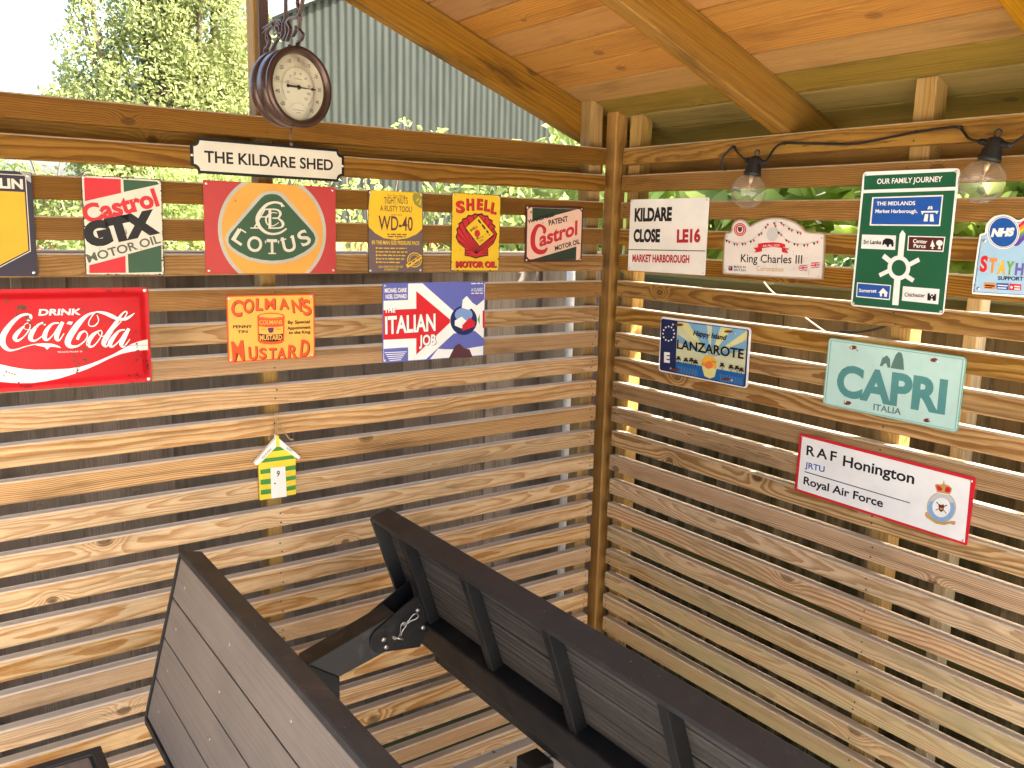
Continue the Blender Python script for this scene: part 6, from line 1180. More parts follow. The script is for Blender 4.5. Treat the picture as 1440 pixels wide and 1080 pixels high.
def ragged(W_, H_, amp, seed, step=2.2):
    g = random.Random(seed); P = []
    c = [(W_ / 2, H_ / 2), (-W_ / 2, H_ / 2), (-W_ / 2, -H_ / 2), (W_ / 2, -H_ / 2)]
    for (x0, y0), (x1, y1) in zip(c, c[1:] + c[:1]):
        n = int(math.hypot(x1 - x0, y1 - y0) / step)
        nx, ny = (y0 - y1), (x1 - x0); L = math.hypot(nx, ny); nx /= L; ny /= L; dr = 0
        for k in range(n):
            t = k / n; dr = .6 * dr + g.uniform(-amp, amp) * .6; d = abs(dr) + (amp * 2.2 if g.random() < .05 else 0)
            s_ = -1 if (nx * (x0 + x1) / 2 + ny * (y0 + y1) / 2) > 0 else 1
            P.append((x0 + (x1 - x0) * t + nx * d * s_, y0 + (y1 - y0) * t + ny * d * s_))
    return P
def inset(P, d):
    n = len(P); A = sum(P[i][0] * P[(i + 1) % n][1] - P[(i + 1) % n][0] * P[i][1] for i in range(n)); s_ = 1 if A > 0 else -1; O = []
    for i in range(n):
        p0, p1, p2 = P[i - 1], P[i], P[(i + 1) % n]
        def nrm(a, b):
            x, y = b[0] - a[0], b[1] - a[1]; L = math.hypot(x, y) or 1; return (-y / L * s_, x / L * s_)
        a, b = nrm(p0, p1), nrm(p1, p2); mx_, my_ = a[0] + b[0], a[1] + b[1]; L2 = mx_ * mx_ + my_ * my_
        k = 2 * d / max(L2, 0.8); O.append((p1[0] + mx_ * k, p1[1] + my_ * k))
    return O
def chaikin(P, it=2):
    for _ in range(it):
        Q = []
        for i in range(len(P)):
            a, b = P[i], P[(i + 1) % len(P)]
            Q += [(a[0] * .75 + b[0] * .25, a[1] * .75 + b[1] * .25), (a[0] * .25 + b[0] * .75, a[1] * .25 + b[1] * .75)]
        P = Q
    return P
solid('screw_steel', (0.72, 0.70, 0.66), 0.35, 1.0)
solid('screw_dull', (0.35, 0.33, 0.30), 0.45, 0.9)
bm = bmesh.new()
lathe(bm, [(0.0031, 0), (0.0029, .0007), (0.0018, .0012), (0.0007, .0013)], 14)
me_screw = bpy.data.meshes.new('screw'); 
for a, b_ in (((-.0018, -.0003, .0011), (.0018, .0003, .00145)), ((-.0003, -.0018, .00105), (.0003, .0018, .0014))): box(bm, a, b_, mi=1)
bm.to_mesh(me_screw); bm.free(); me_screw.materials.append(MATS['screw_steel']); me_screw.materials.append(MATS['screw_dull'])
def put_screws(root, pts, z=0.0004, s=1.0):
    for x, y in pts:
        o = bpy.data.objects.new('screw', me_screw); COL.objects.link(o); o.parent = root; o.location = (x / 1000, y / 1000, z); o.rotation_euler = (0, 0, (x * 7 + y) % 3); o.scale = (s, s, s)
def sign_root(key, label, cat='sign', group=None):
    w, u, z, W_, H_, t = SG[key]
    loc = (u, -0.004, z) if w == 'L' else (-0.004, -u, z)
    o = empty('wall_sign', loc, None, label, cat, group)
    Rm = Matrix.Rotation(R(90), 4, 'X') @ Matrix.Rotation(R(t), 4, 'Z')
    if w == 'R': Rm = Matrix.Rotation(R(-90), 4, 'Z') @ Rm
    o.matrix_world = Matrix.Translation(loc) @ Rm
    return o, W_, H_
def plate(root, P, sign, c, th=1.6):
    bm = bmesh.new(); prism(bm, [(x / 1000, y / 1000, -th / 1000) for x, y in P], (0, 0, 1), th / 1000)
    return finish(bm, 'plate', root, [pm(sign, c)])
def corners(W_, H_, i=6, j=None): j = j or i; return [(W_ / 2 - i, H_ / 2 - j), (-W_ / 2 + i, H_ / 2 - j), (-W_ / 2 + i, -H_ / 2 + j), (W_ / 2 - i, -H_ / 2 + j)]
def circ(cx, cy, r, ylim=1e9, n=72):
    P = []
    for k in range(n):
        a = 6.283185 * k / n; x, y = cx + r * math.cos(a), cy + r * math.sin(a)
        if abs(y) > ylim:
            yy = math.copysign(ylim, y); dx = math.sqrt(max(0, r * r - (yy - cy) ** 2)); x = cx + math.copysign(min(dx, abs(x - cx) if False else dx), x - cx); y = yy
        P.append((x, y))
    Q = [P[0]]
    for p in P[1:]:
        if abs(p[0] - Q[-1][0]) + abs(p[1] - Q[-1][1]) > .01: Q.append(p)
    return Q

def mk_signs():
    g1 = None
    # nameplate with scooped corners
    r, w, h = sign_root('kshed', 'long cream nameplate with thick black scooped border reading THE KILDARE SHED under the thermometer')
    def notch(W_, H_, q):
        P = []
        for sx, sy in ((1, 1), (-1, 1), (-1, -1), (1, -1)):
            for k in range(7):
                t = R(15 * k if sx * sy < 0 else 90 - 15 * k)
                P.append((sx * (W_ / 2 - q * math.cos(t)), sy * (H_ / 2 - q * math.sin(t))))
        return P
    plate(r, notch(w, h, 15), 'kshed', 'black', 3.7)
    a = Art('kshed'); a.poly('panel', 'cream', notch(w - 12, h - 12, 13)); a.run(ART['kshed']); a.done(r); put_screws(r, [(-w / 2 + 3, 0), (w / 2 - 3, 0)])
    # tall red green and cream
    r, w, h = sign_root('gtx', 'chipped upright tin sign with slanting red and dark green corner blocks on cream')
    plate(r, ragged(w, h, .5, 2), 'gtx', 'rustdark'); a = Art('gtx'); a.poly('artwork', 'cream', ragged(w - 3, h - 3, 1.1, 5)); a.run(ART['gtx']); a.done(r); put_screws(r, corners(w, h, 5))
    # red, amber disc and green rounded triangle
    r, w, h = sign_root('lotus', 'red sign with amber disc and dark green rounded triangle emblem')
    plate(r, rrect(w, h, 3), 'lotus', 'lotus_red'); a = Art('lotus'); a.poly('emblem', 'silver', circ(2, -5, 125, h / 2 - .6)); a.poly('emblem', 'lotus_yellow', circ(2, -5, 117, h / 2 - .6))
    a.run([e[:1] + (('emblem',) if e[0] == 'P' else (e[1],)) + e[2:] for e in ART['lotus']]); a.done(r); put_screws(r, corners(w, h, 7))
    r, w, h = sign_root('colman', 'small orange yellow tin sign with a drum shaped tin pictured between red words')
    plate(r, rrect(w, h, 4), 'colman', 'redorange'); a = Art('colman'); a.poly('artwork', 'mustard', rrect(w - 6, h - 6, 3)); a.run(ART['colman']); a.done(r); put_screws(r, corners(w, h, 6))
    r, w, h = sign_root('wd', 'worn upright sign, bulging yellow upper part over plum grey lower part')
    plate(r, ragged(w, h, .4, 8), 'wd', 'rustdark'); a = Art('wd'); a.poly('artwork', 'plumgrey', ragged(w - 2, h - 2, 1.0, 9)); a.run(ART['wd']); a.done(r); put_screws(r, corners(w, h, 6))
    r, w, h = sign_root('shell', 'worn yellow upright sign with a red scallop emblem behind a tilted packet')
    plate(r, ragged(w, h, .5, 12), 'shell', 'rustdark'); a = Art('shell'); a.poly('artwork', 'yellow', ragged(w - 2.4, h - 2.4, 1.1, 15)); a.run(ART['shell']); a.done(r); put_screws(r, corners(w, h, 6))
    r, w, h = sign_root('wake', 'small pink and black green sign with red script, nearest the corner post')
    plate(r, ragged(w, h, .4, 18), 'wake', 'maroon'); a = Art('wake'); a.run(ART['wake']); a.done(r); put_screws(r, corners(w, h, 6))
    r, w, h = sign_root('ital', 'blue and white poster sign with a broad red arrow pointing right')
    plate(r, rrect(w, h, 7), 'ital', 'blue'); a = Art('ital'); a.poly('artwork', 'white', rrect(w - 4, h - 4, 6)); a.run(ART['ital']); a.done(r); put_screws(r, corners(w, h, 6)[1:3])
    r, w, h = sign_root('mich', 'navy edged amber enamel sign cut off by the left edge of the picture')
    plate(r, rrect(w, h, 3), 'mich', 'michnavy'); a = Art('mich')
    sh = [(w / 2 - 10, h / 2 - 6), (-w / 2 + 10, h / 2 - 6), (-w / 2 + 10, -h / 2 + 48), (0, -h / 2 + 10), (w / 2 - 10, -h / 2 + 48)]
    a.poly('artwork', 'cream', sh); a.poly('artwork', 'michnavy', inset(sh, 1.4)); a.poly('artwork', 'michyellow', [(w / 2 - 14, h / 2 - 38), (-w / 2 + 14, h / 2 - 38), (-w / 2 + 14, -h / 2 + 50), (0, -h / 2 + 15), (w / 2 - 14, -h / 2 + 50)])
    a.text('lettering', 'cream', 'MICHELIN', (-w / 2 + 16, h / 2 - 33), (w / 2 - 16, h / 2 - 33), 19, .03, 0, 1.0); a.poly('artwork', 'grey', [(w / 2 - 20, h / 2 - 1), (w / 2 - 2, h / 2 - 1), (w / 2 - 2, h / 2 - 20), (w / 2 - 8, h / 2 - 16), (w / 2 - 12, h / 2 - 9)]); a.done(r); put_screws(r, corners(w, h, 7))
    # embossed red sign
    r, w, h = sign_root('coke', 'large glossy red embossed sign with white script and sweeping white wave')
    I0, I1, EM = .006, .021, .006
    def zf(x, y):
        d = min(w / 2000 - abs(x), h / 2000 - abs(y)); t = min(1, max(0, (d - I0) / (I1 - I0))); return EM * t
    pl = [((sx * (w / 2000 - d), 0, 0), (1, 0, 0)) for sx in (1, -1) for d in (I0, I1)] + [((0, sy * (h / 2000 - d), 0), (0, 1, 0)) for sy in (1, -1) for d in (I0, I1)]
    bm = bmesh.new(); nx_, ny_ = 40, 28
    xs_ = sorted({-w / 2000, w / 2000} | {s_ * (w / 2000 - I0 - (I1 - I0) * k / 6) for k in range(7) for s_ in (1, -1)} | {s_ * (w / 2000 - I0 / 2) for s_ in (1, -1)}); ys_ = sorted({-h / 2000, h / 2000} | {s_ * (h / 2000 - I0 - (I1 - I0) * k / 6) for k in range(7) for s_ in (1, -1)} | {s_ * (h / 2000 - I0 / 2) for s_ in (1, -1)})
    def zs(x, y):
        d = min(w / 2000 - abs(x), h / 2000 - abs(y)); t = min(1, max(0, (d - I0) / (I1 - I0))); return EM * (t * t * (3 - 2 * t)) - (.0006 if t < 1 else 0)
    g = [[bm.verts.new((x, y, zs(x, y))) for y in ys_] for x in xs_]
    for i in range(len(xs_) - 1):
        for j in range(len(ys_) - 1):
            f = bm.faces.new((g[i][j], g[i + 1][j], g[i + 1][j + 1], g[i][j + 1])); f.smooth = True
    o = finish(bm, 'plate', r, [pm('coke', 'cokered')])
    for y, dx in ((-.0935, 0),): pass
    a = Art('coke'); a.run(ART['coke']); a.done(r, (zf, pl)); put_screws(r, corners(w, h, 6), 0, 1.4)
    # right wall
    r, w, h = sign_root('close', 'white enamel street sign with black condensed words and red postcode')
    plate(r, rrect(w, h, 3), 'close', 'offwhite'); a = Art('close'); a.run(ART['close']); a.done(r); put_screws(r, corners(w, h, 6), s=.9)
    r, w, h = sign_root('king', 'arched cream plaque with bunting, red ribbon and bronze edge')
    P = chaikin(ART['king'][0][3], 2); plate(r, P, 'king', 'bronze'); a = Art('king'); a.poly('artwork', 'paper', inset(P, 3.2)); a.poly('artwork', 'black', inset(P, 4.2)); a.poly('artwork', 'paper', inset(P, 5.0)); a.run(ART['king'][1:]); a.done(r); put_screws(r, [(-w / 2 + 12, h / 2 - 10), (w / 2 - 12, h / 2 - 10), (-w / 2 + 10, -h / 2 + 10), (w / 2 - 12, -h / 2 + 10)], s=.9)
    r, w, h = sign_root('fam', 'tall green road sign with white roundabout diagram and five place panels')
    plate(r, rrect(w, h, 8), 'fam', 'white'); a = Art('fam'); a.run(ART['fam']); a.done(r); put_screws(r, corners(w, h, 6.5), s=.9)
    r, w, h = sign_root('nhs', 'pale blue plaque with blue disc, rainbow arch and multicoloured letters at the right edge')
    P = chaikin(ART['nhs'][0][3], 2); plate(r, P, 'nhs', 'white'); a = Art('nhs'); a.poly('artwork', 'navy', inset(P, 4.0)); a.poly('artwork', 'babyblue', inset(P, 4.9)); a.run(ART['nhs'][1:]); a.done(r); put_screws(r, [(-w / 2 + 12, h / 2 - 12), (-w / 2 + 11, -h / 2 + 11)], s=1.0)
    r, w, h = sign_root('lanz', 'number plate style sign with blue band, palm trees and setting sun')
    plate(r, rrect(w, h, 9), 'lanz', 'white'); a = Art('lanz'); a.run(ART['lanz']); a.done(r); put_screws(r, [(-w / 2 + 46, h / 2 - 18), (w / 2 - 50, h / 2 - 18), (-w / 2 + 46, -h / 2 + 14), (w / 2 - 50, -h / 2 + 14)])
    r, w, h = sign_root('capri', 'pale aqua embossed plate with big teal letters and rock stacks, edges rusted')
    plate(r, rrect(w, h, 8), 'capri', 'aqua_edge', 2.2); a = Art('capri'); a.poly('artwork', 'aqua', rrect(w - 4, h - 4, 7)); a.run(ART['capri']); a.done(r); put_screws(r, [(-w / 2 + 58, h / 2 - 15), (w / 2 - 60, h / 2 - 17), (-w / 2 + 57, -h / 2 + 17), (w / 2 - 60, -h / 2 + 15)])
    r, w, h = sign_root('raf', 'long white sign with red border and crowned blue crest, lowest on the wall')
    plate(r, rrect(w, h, 2), 'raf', 'bred', 2.4); a = Art('raf'); a.run([e for e in ART['raf']]); a.done(r); put_screws(r, corners(w, h, 8), s=.9)
mk_signs()

# ------------------------------------------------------------------ thermometer on its scroll bracket
solid('brown_iron', (0.085, 0.05, 0.042), 0.5, 0.1, 0.4, 20, 0.3, 0.12, 90)
solid('bronze_case', (0.085, 0.05, 0.04), 0.3, 0.55, 0.5, 14, 0.3, 0.05, 60)
solid('dial_paper', (.90, .86, .68), 0.5, nscale=14, vary=0.25)
solid('ink', (0.02, 0.014, 0.012), 0.5)
m, nt, out = newmat('dial_glass')
gl = nd(nt, 'ShaderNodeBsdfGlossy', {'Color': (1, 1, 1, 1), 'Roughness': 0.03}); tp = nd(nt, 'ShaderNodeBsdfTransparent')
fr = nd(nt, 'ShaderNodeMath', {0: mth(nt, 'POWER', nd(nt, 'ShaderNodeLayerWeight', {'Blend': 0.5}).outputs['Facing'], 5.0), 1: 0.5, 2: 0.012}, operation='MULTIPLY_ADD'); mx = nd(nt, 'ShaderNodeMixShader', {0: fr.outputs[0], 1: tp.outputs[0], 2: gl.outputs[0]}); nt.links.new(mx.outputs[0], out.inputs[0])
BX = -1.027
def ribbon(bm, st, wd, dp):
    """flat iron strip following (out, z) points in the bracket plane, wide dp across the plane"""
    Q = spline([(BX, .018 - d, z) for d, z in st], 5)
    rows = []
    for i, q in enumerate(Q):
        d = (Q[min(i + 1, len(Q) - 1)] - Q[max(i - 1, 0)]).normalized(); n = Vector((0, -d.z, d.y))
        rows.append([bm.verts.new(q + n * (sy * wd / 2) + Vector((sx * dp / 2, 0, 0))) for sx, sy in ((-1, -1), (1, -1), (1, 1), (-1, 1))])
    for a, b in zip(rows, rows[1:]):
        for k in range(4): bm.faces.new((a[k], a[(k + 1) % 4], b[(k + 1) % 4], b[k]))
    bm.faces.new(rows[0]); bm.faces.new(rows[-1])
root = empty('scroll_bracket', (BX, 0.018, 1.97), None, 'brown scrolled iron bracket screwed to the stud above the slats', 'bracket')
bm = bmesh.new()
for st in BRK: ribbon(bm, st, 0.0042, 0.007)
o = finish(bm, 'scrollwork', root, ['brown_iron']); o.matrix_parent_inverse = Matrix.Translation(-Vector(root.location))
bm = bmesh.new(); box(bm, (BX - .008, .012, 1.80), (BX + .012, .0212, 2.03), .001)
o = finish(bm, 'back_plate', root, ['brown_iron']); o.matrix_parent_inverse = Matrix.Translation(-Vector(root.location))
n_ = Vector((0.26, -0.965, 0)).normalized(); Fc = Vector((-1.0335, -0.216, 1.818)); RO = 0.0775
root = empty('thermometer', Fc, None, 'round dark bronze thermometer with cream dial hanging over the top slat', 'thermometer')
xr = Vector((0, 0, 1)).cross(n_).normalized(); Mg = Matrix((xr, Vector((0, 0, 1)), n_)).transposed().to_4x4()
root.matrix_world = Matrix.Translation(Fc) @ Mg
bm = bmesh.new()
prof = [(0.052, -0.075), (0.066, -0.0745), (0.072, -0.071), (0.0745, -0.066), (0.0745, -0.05), (0.0725, -0.048), (0.0725, -0.044), (0.0750, -0.042), (0.0750, -0.018), (0.073, -0.016), (0.073, -0.0125), (0.0765, -0.011), (RO, -0.007), (RO, -0.003), (0.0745, 0.0005), (0.0695, 0.0), (0.0655, -0.003), (0.0632, -0.008), (0.0625, -0.0115)]
lathe(bm, prof, 72, cap=False); finish(bm, 'case', root, ['bronze_case'])
bm = bmesh.new(); lathe(bm, [(0.0627, -0.0112), (0.0004, -0.0112)], 64); bmesh.ops.remove_doubles(bm, verts=bm.verts[:], dist=1e-6); finish(bm, 'dial', root, ['dial_paper'])
bm = bmesh.new(); lathe(bm, [(0.0632, -0.0068), (0.0004, -0.0062)], 64); finish(bm, 'glass', root, ['dial_glass'])
PALX = {'ink': (.02, .014, .012)}
class Dial(Art):
    def mi(s, ms, c):
        if 'ink' not in ms: ms.append('ink')
        return 0
a = Dial('dial'); nums = [(-50, 222), (-40, 194), (-30, 167), (-20, 141), (-10, 115), (0, 88), (10, 60), (20, 31), (30, 2), (40, -26), (50, -52)]
for v, an in nums: a.glyph('scale', '', str(v), (52 * math.cos(R(an)), 52 * math.sin(R(an))), 5.0 * len(str(v)) * .8, 7.4, (an - 90) * .25 if abs(an - 90) < 60 else 0, .01)
for v, an in ((-20, 163), (0, 135), (20, 107), (40, 78), (60, 46), (80, 12), (100, -20), (120, -47), (-60, 205)): a.glyph('scale', '', str(v), (27 * math.cos(R(an)), 27 * math.sin(R(an))), 3.4 * len(str(v)) * .8, 5, 0, 0)
for k in range(56):
    an = R(222 - k * 274 / 55); r0, r1 = (37, 41.5) if k % 5 else (36, 43)
    a.stroke('scale', '', [(r0 * math.cos(an), r0 * math.sin(an), .45), (r1 * math.cos(an), r1 * math.sin(an), .45)])
a.stroke('scale', '', [(38.5 * math.cos(R(222 - k * 274 / 24)), 38.5 * math.sin(R(222 - k * 274 / 24)), .4) for k in range(25)])
a.stroke('scale', '', [(26 * math.cos(R(t)), -56 + 26 * math.sin(R(t)), .4) for t in range(35, 150, 10)])
for xx, yy, ww in ((-9, 15.5, 18), (-14, -44, 28), (-6, -49, 12)): a.stroke('scale', '', [(xx, yy, .7), (xx + ww * .5, yy + .6, .9), (xx + ww, yy, .7)])
for p_, (b_, ms) in a.parts.items():
    for v in b_.verts: v.co.z = -0.0110
    nm = p_.split('#')[0]; me = bpy.data.meshes.new(nm); b_.to_mesh(me); b_.free(); link(nm, me, root, ms)
bm = bmesh.new(); prism(bm, [(-.026, -.0022, -.0095), (-.022, .0018, -.0095) if False else (-.026, .0022, -.0095), (-.006, .0016, -.0095), (.03, .0007, -.0095), (.032, .0034, -.0095), (.044, 0.0008, -.0095), (.032, -.0030, -.0095), (.03, -.0006, -.0095), (-.006, -.0016, -.0095)], (0, 0, 1), .0008)
lathe(bm, [(.0045, -.0098), (.0045, -.0083), (.003, -.0072), (.0006, -.0070)], 20); lathe(bm, [(.0035, -.0097), (.0032, -.0085), (.0005, -.0084)], 14, Matrix.Translation((-.0255, 0, 0))); finish(bm, 'needle', root, ['ink'])
bm = bmesh.new(); tube(bm, [(0, -.0765, -.0375), (0, -.102, -.0375)], .0019, 8, 1); lathe(bm, [(.0012, 0), (.0042, .0022), (.0042, .005), (.0012, .0075)], 12, Matrix.Translation((0, -.104, -.0375)) @ Matrix.Rotation(R(90), 4, 'X')); finish(bm, 'finial', root, ['brown_iron'])
bm = bmesh.new(); tube(bm, [(0, .0745, -.0375), (0, .084, -.037)], .0028, 8, 1); finish(bm, 'hanging_loop', root, ['brown_iron'])

# ------------------------------------------------------------------ painted hut ornament
hu, hz = SG['hut'][1], SG['hut'][2]
root = empty('hut_ornament', (hu, -0.012, hz), (R(90), 0, 0), 'small wooden hut ornament striped yellow and green with a white door, hanging by twine', 'ornament')
for nm in ('hut_yellow', 'hut_white'): pass
paint('hut_yellow', (.82, .60, .04), .45, 0, vary=.2); paint('hut_white', (.80, .76, .70), .45, 0, vary=.1)
def slab(name, P, z0, z1, mat):
    bm = bmesh.new(); prism(bm, [(x / 1000, y / 1000, z0) for x, y in P], (0, 0, 1), z1 - z0, .0008); return finish(bm, name, root, [mat])
hs = {e[1]: e[3] for e in ART['hut'] if e[0] == 'O'}
slab('body', hs['body'], -.0085, 0, 'hut_yellow'); slab('roof', hs['roof'], -.0085, .0035, 'hut_white'); slab('door', hs['door'], 0.0002, .0022, 'hut_white'); slab('peak', hs['peak'], .0036, .0046, 'hut_yellow')
a = Art('hut'); a.run([e for e in ART['hut'] if e[0] not in 'O' and e[1] != 'string'])
for p_, (b_, ms) in a.parts.items():
    for v in b_.verts: v.co.z += .0036 if (p_[:9] == 'lettering' and v.co.y > -.02) else (.0023 if p_[:9] == 'lettering' else 0)
    if p_ == 'artwork':
        for v in b_.verts:
            if v.co.z > 0.0003 and False: pass
    nm = p_.split('#')[0]; me = bpy.data.meshes.new(nm); b_.to_mesh(me); b_.free(); link(nm, me, root, ms)
bm = bmesh.new(); lathe(bm, [(.0018, .0022), (.0020, .004), (.0008, .0048)], 10, Matrix.Translation((0, 0, 0))); 
kx, ky = [e for e in ART['hut'] if e[0] == 'P' and e[2] == 'black'][0][3][0]
for v in bm.verts: v.co.x += (kx - 1.6) / 1000; v.co.y += ky / 1000
finish(bm, 'knob', root, ['ink'])
solid('twine', (.42, .26, .12), .9, nscale=300, vary=.5)
bm = bmesh.new()
for e in ART['hut']:
    if e[1] == 'string': tube(bm, [(x / 1000, y / 1000, -.002 + .004 * ((i * 7) % 3) / 2) for i, (x, y, w_) in enumerate(e[3])], .0014, 6, 5)
finish(bm, 'hanging_string', root, ['twine'])

# ------------------------------------------------------------------ festoon lights
solid('black_rubber', (.012, .012, .012), .5, 0, .4, 60, .3, .1)
m, nt, out = newmat('bulb_glass')
gl = nd(nt, 'ShaderNodeBsdfGlossy', {'Color': (1, 1, 1, 1), 'Roughness': 0.02}); oc = nd(nt, 'ShaderNodeTexCoord').outputs['Object']
lwt = nd(nt, 'ShaderNodeLayerWeight', {'Blend': 0.22}).outputs['Facing']
tp = nd(nt, 'ShaderNodeBsdfTransparent', {0: mix(nt, lwt, (0.97, 0.96, 0.93), (0.62, 0.58, 0.5))}); df = nd(nt, 'ShaderNodeBsdfDiffuse', {0: (.8, .76, .68, 1)})
fr = nd(nt, 'ShaderNodeMath', {0: mth(nt, 'POWER', nd(nt, 'ShaderNodeLayerWeight', {'Blend': 0.5}).outputs['Facing'], 4.0), 1: 0.75, 2: 0.04}, operation='MULTIPLY_ADD'); m1 = nd(nt, 'ShaderNodeMixShader', {0: mth(nt, 'MULTIPLY_ADD', noise(nt, oc, 60, 3), .07, mth(nt, 'MULTIPLY_ADD', lwt, .2, .0)), 1: tp.outputs[0], 2: df.outputs[0]})
mx = nd(nt, 'ShaderNodeMixShader', {0: fr.outputs[0], 1: m1.outputs[0], 2: gl.outputs[0]}); nt.links.new(mx.outputs[0], out.inputs[0])
solid('filament', (.7, .55, .35), .4, .5)
LB = [(Vector((-.055, -.5365, 1.650)), Vector((-.05, -.551, 1.741)), .0405), (Vector((-.055, -1.0825, 1.657)), Vector((-.05, -1.1, 1.747)), .0405), (Vector((-.055, -1.69, 1.653)), Vector((-.05, -1.70, 1.744)), .0405)]
root = empty('festoon_lights', (-.01, -.55, 1.74), None, 'string of clear globe bulbs on black cable along the top slats', 'string lights')
inv = Matrix.Translation(-Vector(root.location))
holders = []
for c, t, r in LB:
    d = (t - c).normalized(); q = d.to_track_quat('Z', 'Y').to_matrix().to_4x4(); M_ = Matrix.Translation(c) @ q
    bm = bmesh.new(); L = (t - c).length
    lathe(bm, [(.0150, .037), (.0205, .0385), (.0205, .045), (.0185, .047), (.0175, .058), (.0145, .062), (.0140, .078), (.008, .081)], 20, M_)
    sd_ = (Vector((0, -1, 0)) - d * Vector((0, -1, 0)).dot(d)).normalized()
    for s_ in (1, -1):
        b0 = c + d * .070; tube(bm, [b0, b0 + sd_ * s_ * .024, b0 + sd_ * s_ * .031 + Vector((.002, 0, 0))], lambda u: .0062 - .002 * u, 10, 4)
        for k in range(3): tube(bm, [b0 + sd_ * s_ * (.018 + .004 * k), b0 + sd_ * s_ * (.020 + .004 * k)], .0066 - .0006 * k, 10, 1)
    ring = [c + d * (L - .004 + .0075 * math.cos(x)) + sd_ * (.0065 * math.sin(x)) for x in [6.2832 * k / 14 for k in range(15)]]
    tube(bm, ring, .0019, 6, 1)
    o = finish(bm, 'lamp_holder', root, ['black_rubber']); o.matrix_parent_inverse = inv; holders.append(o)
    bm = bmesh.new()
    prof = [(r * math.sin(x), r * math.cos(x)) for x in [0.42 + (math.pi - .43) * k / 26 for k in range(27)]]
    lathe(bm, [(p_[0], p_[1]) for p_ in prof], 40, M_, cap=False); g = finish(bm, 'bulb', o, ['bulb_glass'])
    bm = bmesh.new(); zs_ = [(.004 * math.cos(k * 1.9), .006 * math.sin(k * 1.9), .012 - .0016 * k) for k in range(14)]
    tube(bm, [M_ @ Vector(p_) for p_ in [(.003, 0, .036), (.004, 0, .012)] + zs_ + [(-.004, 0, .012), (-.003, 0, .036)]], .0005, 5, 2); lathe(bm, [(.006, .037), (.004, .022), (.002, .018)], 10, M_)
    finish(bm, 'filament', o, ['filament'])
def hold(i, s_): 
    c, t, r = LB[i]; d = (t - c).normalized(); sv = (Vector((0, -1, 0)) - d * Vector((0, -1, 0)).dot(d)).normalized(); return c + d * .070 + sv * s_ * .03
bm = bmesh.new()
tube(bm, [(.02, -.412, 1.700), (-.003, -.409, 1.712), (-.007, -.409, 1.737), (-.006, -.43, 1.757), (-.006, -.440, 1.761), (-.012, -.457, 1.748), tuple(hold(0, -1))], .0026, 8, 6)
tube(bm, [tuple(hold(0, 1)), (-.020, -.578, 1.751), (-.006, -.588, 1.760), (-.005, -.605, 1.7605), (-.005, -.683, 1.754), (-.005, -.773, 1.748), (-.005, -.839, 1.754), (-.005, -.901, 1.761), (-.005, -.97, 1.766), (-.006, -1.002, 1.764), (-.016, -1.028, 1.742), tuple(hold(1, -1))], .0026, 8, 6)
tube(bm, [tuple(hold(1, 1)), (-.020, -1.145, 1.748), (-.006, -1.17, 1.760), (-.005, -1.3, 1.756), (-.005, -1.5, 1.760), (-.006, -1.62, 1.762), tuple(hold(2, -1))], .0026, 8, 6)
for y, z in ((-.440, 1.761), (-.588, 1.760), (-1.004, 1.765), (-1.17, 1.760)): tube(bm, [(.0, y, z), (-.009, y, z), (-.0095, y, z - .003)], .0034, 8, 1)
o = finish(bm, 'cable', root, ['black_rubber']); o.matrix_parent_inverse = inv

# ------------------------------------------------------------------ convertible benches, back to back
solid('black_steel', (.013, .013, .0135), .45, 0, .25, 12, .35, .22, 420, .10)
solid('dusty_steel', (.027, .0265, .026), .5, 0, .4, 9, .4, .25, 420, .22)
solid('bolt_steel', (.62, .60, .56), .3, 1.0)
m, nt, out = newmat('composite_board')
oc = nd(nt, 'ShaderNodeTexCoord').outputs['Object']
n1 = noise(nt, oc, 5.0, 5.0, .6); st = noise(nt, nd(nt, 'ShaderNodeVectorMath', {0: oc, 1: (260, 5, 260)}, operation='MULTIPLY').outputs[0], 1.0, 2.0)
cc = mix(nt, smooth(nt, n1, .35, .75, 0, .5), (.215, .172, .135), (.145, .115, .093)); cc = mix(nt, smooth(nt, st, .4, .7, 0, .25), cc, (.06, .05, .042)); cc = dusty(nt, oc, cc, .25)
b = nd(nt, 'ShaderNodeBsdfPrincipled', {'Base Color': cc, 'Roughness': mth(nt, 'MULTIPLY_ADD', n1, .2, .42), 'Normal': nd(nt, 'ShaderNodeBump', {'Height': st, 'Strength': .12, 'Distance': .001}).outputs[0]}); nt.links.new(b.outputs[0], out.inputs[0])
m, nt, out = newmat('ribbed_board')
oc = nd(nt, 'ShaderNodeTexCoord').outputs['Object']; uvz = nd(nt, 'ShaderNodeSeparateXYZ', {0: oc}).outputs[2]
st = mth(nt, 'SINE', mth(nt, 'MULTIPLY', uvz, 520.0)); n1 = noise(nt, nd(nt, 'ShaderNodeVectorMath', {0: oc, 1: (9, 3, 90)}, operation='MULTIPLY').outputs[0], 1.0, 4.0)
cc = mix(nt, smooth(nt, n1, .4, .7), (.046, .039, .032), (.085, .072, .059))
b = nd(nt, 'ShaderNodeBsdfPrincipled', {'Base Color': cc, 'Roughness': .55, 'Normal': nd(nt, 'ShaderNodeBump', {'Height': st, 'Strength': .5, 'Distance': .0015}).outputs[0]}); nt.links.new(b.outputs[0], out.inputs[0])
def frameM(P, s, n):   # local x along -y (bench length), local y down the panel, local z out of the front face
    s = Vector(s).normalized(); n = Vector(n).normalized(); x = Vector((0, -1, 0))
    M_ = Matrix((x, s, n)).transposed().to_4x4(); M_.translation = Vector(P); return M_
def pbox(root, name, M_, lo, hi, mat, bev=.002):
    bm = bmesh.new(); box(bm, lo, hi, bev, M_); return finish(bm, name, root, [mat])
LEN = 1.46
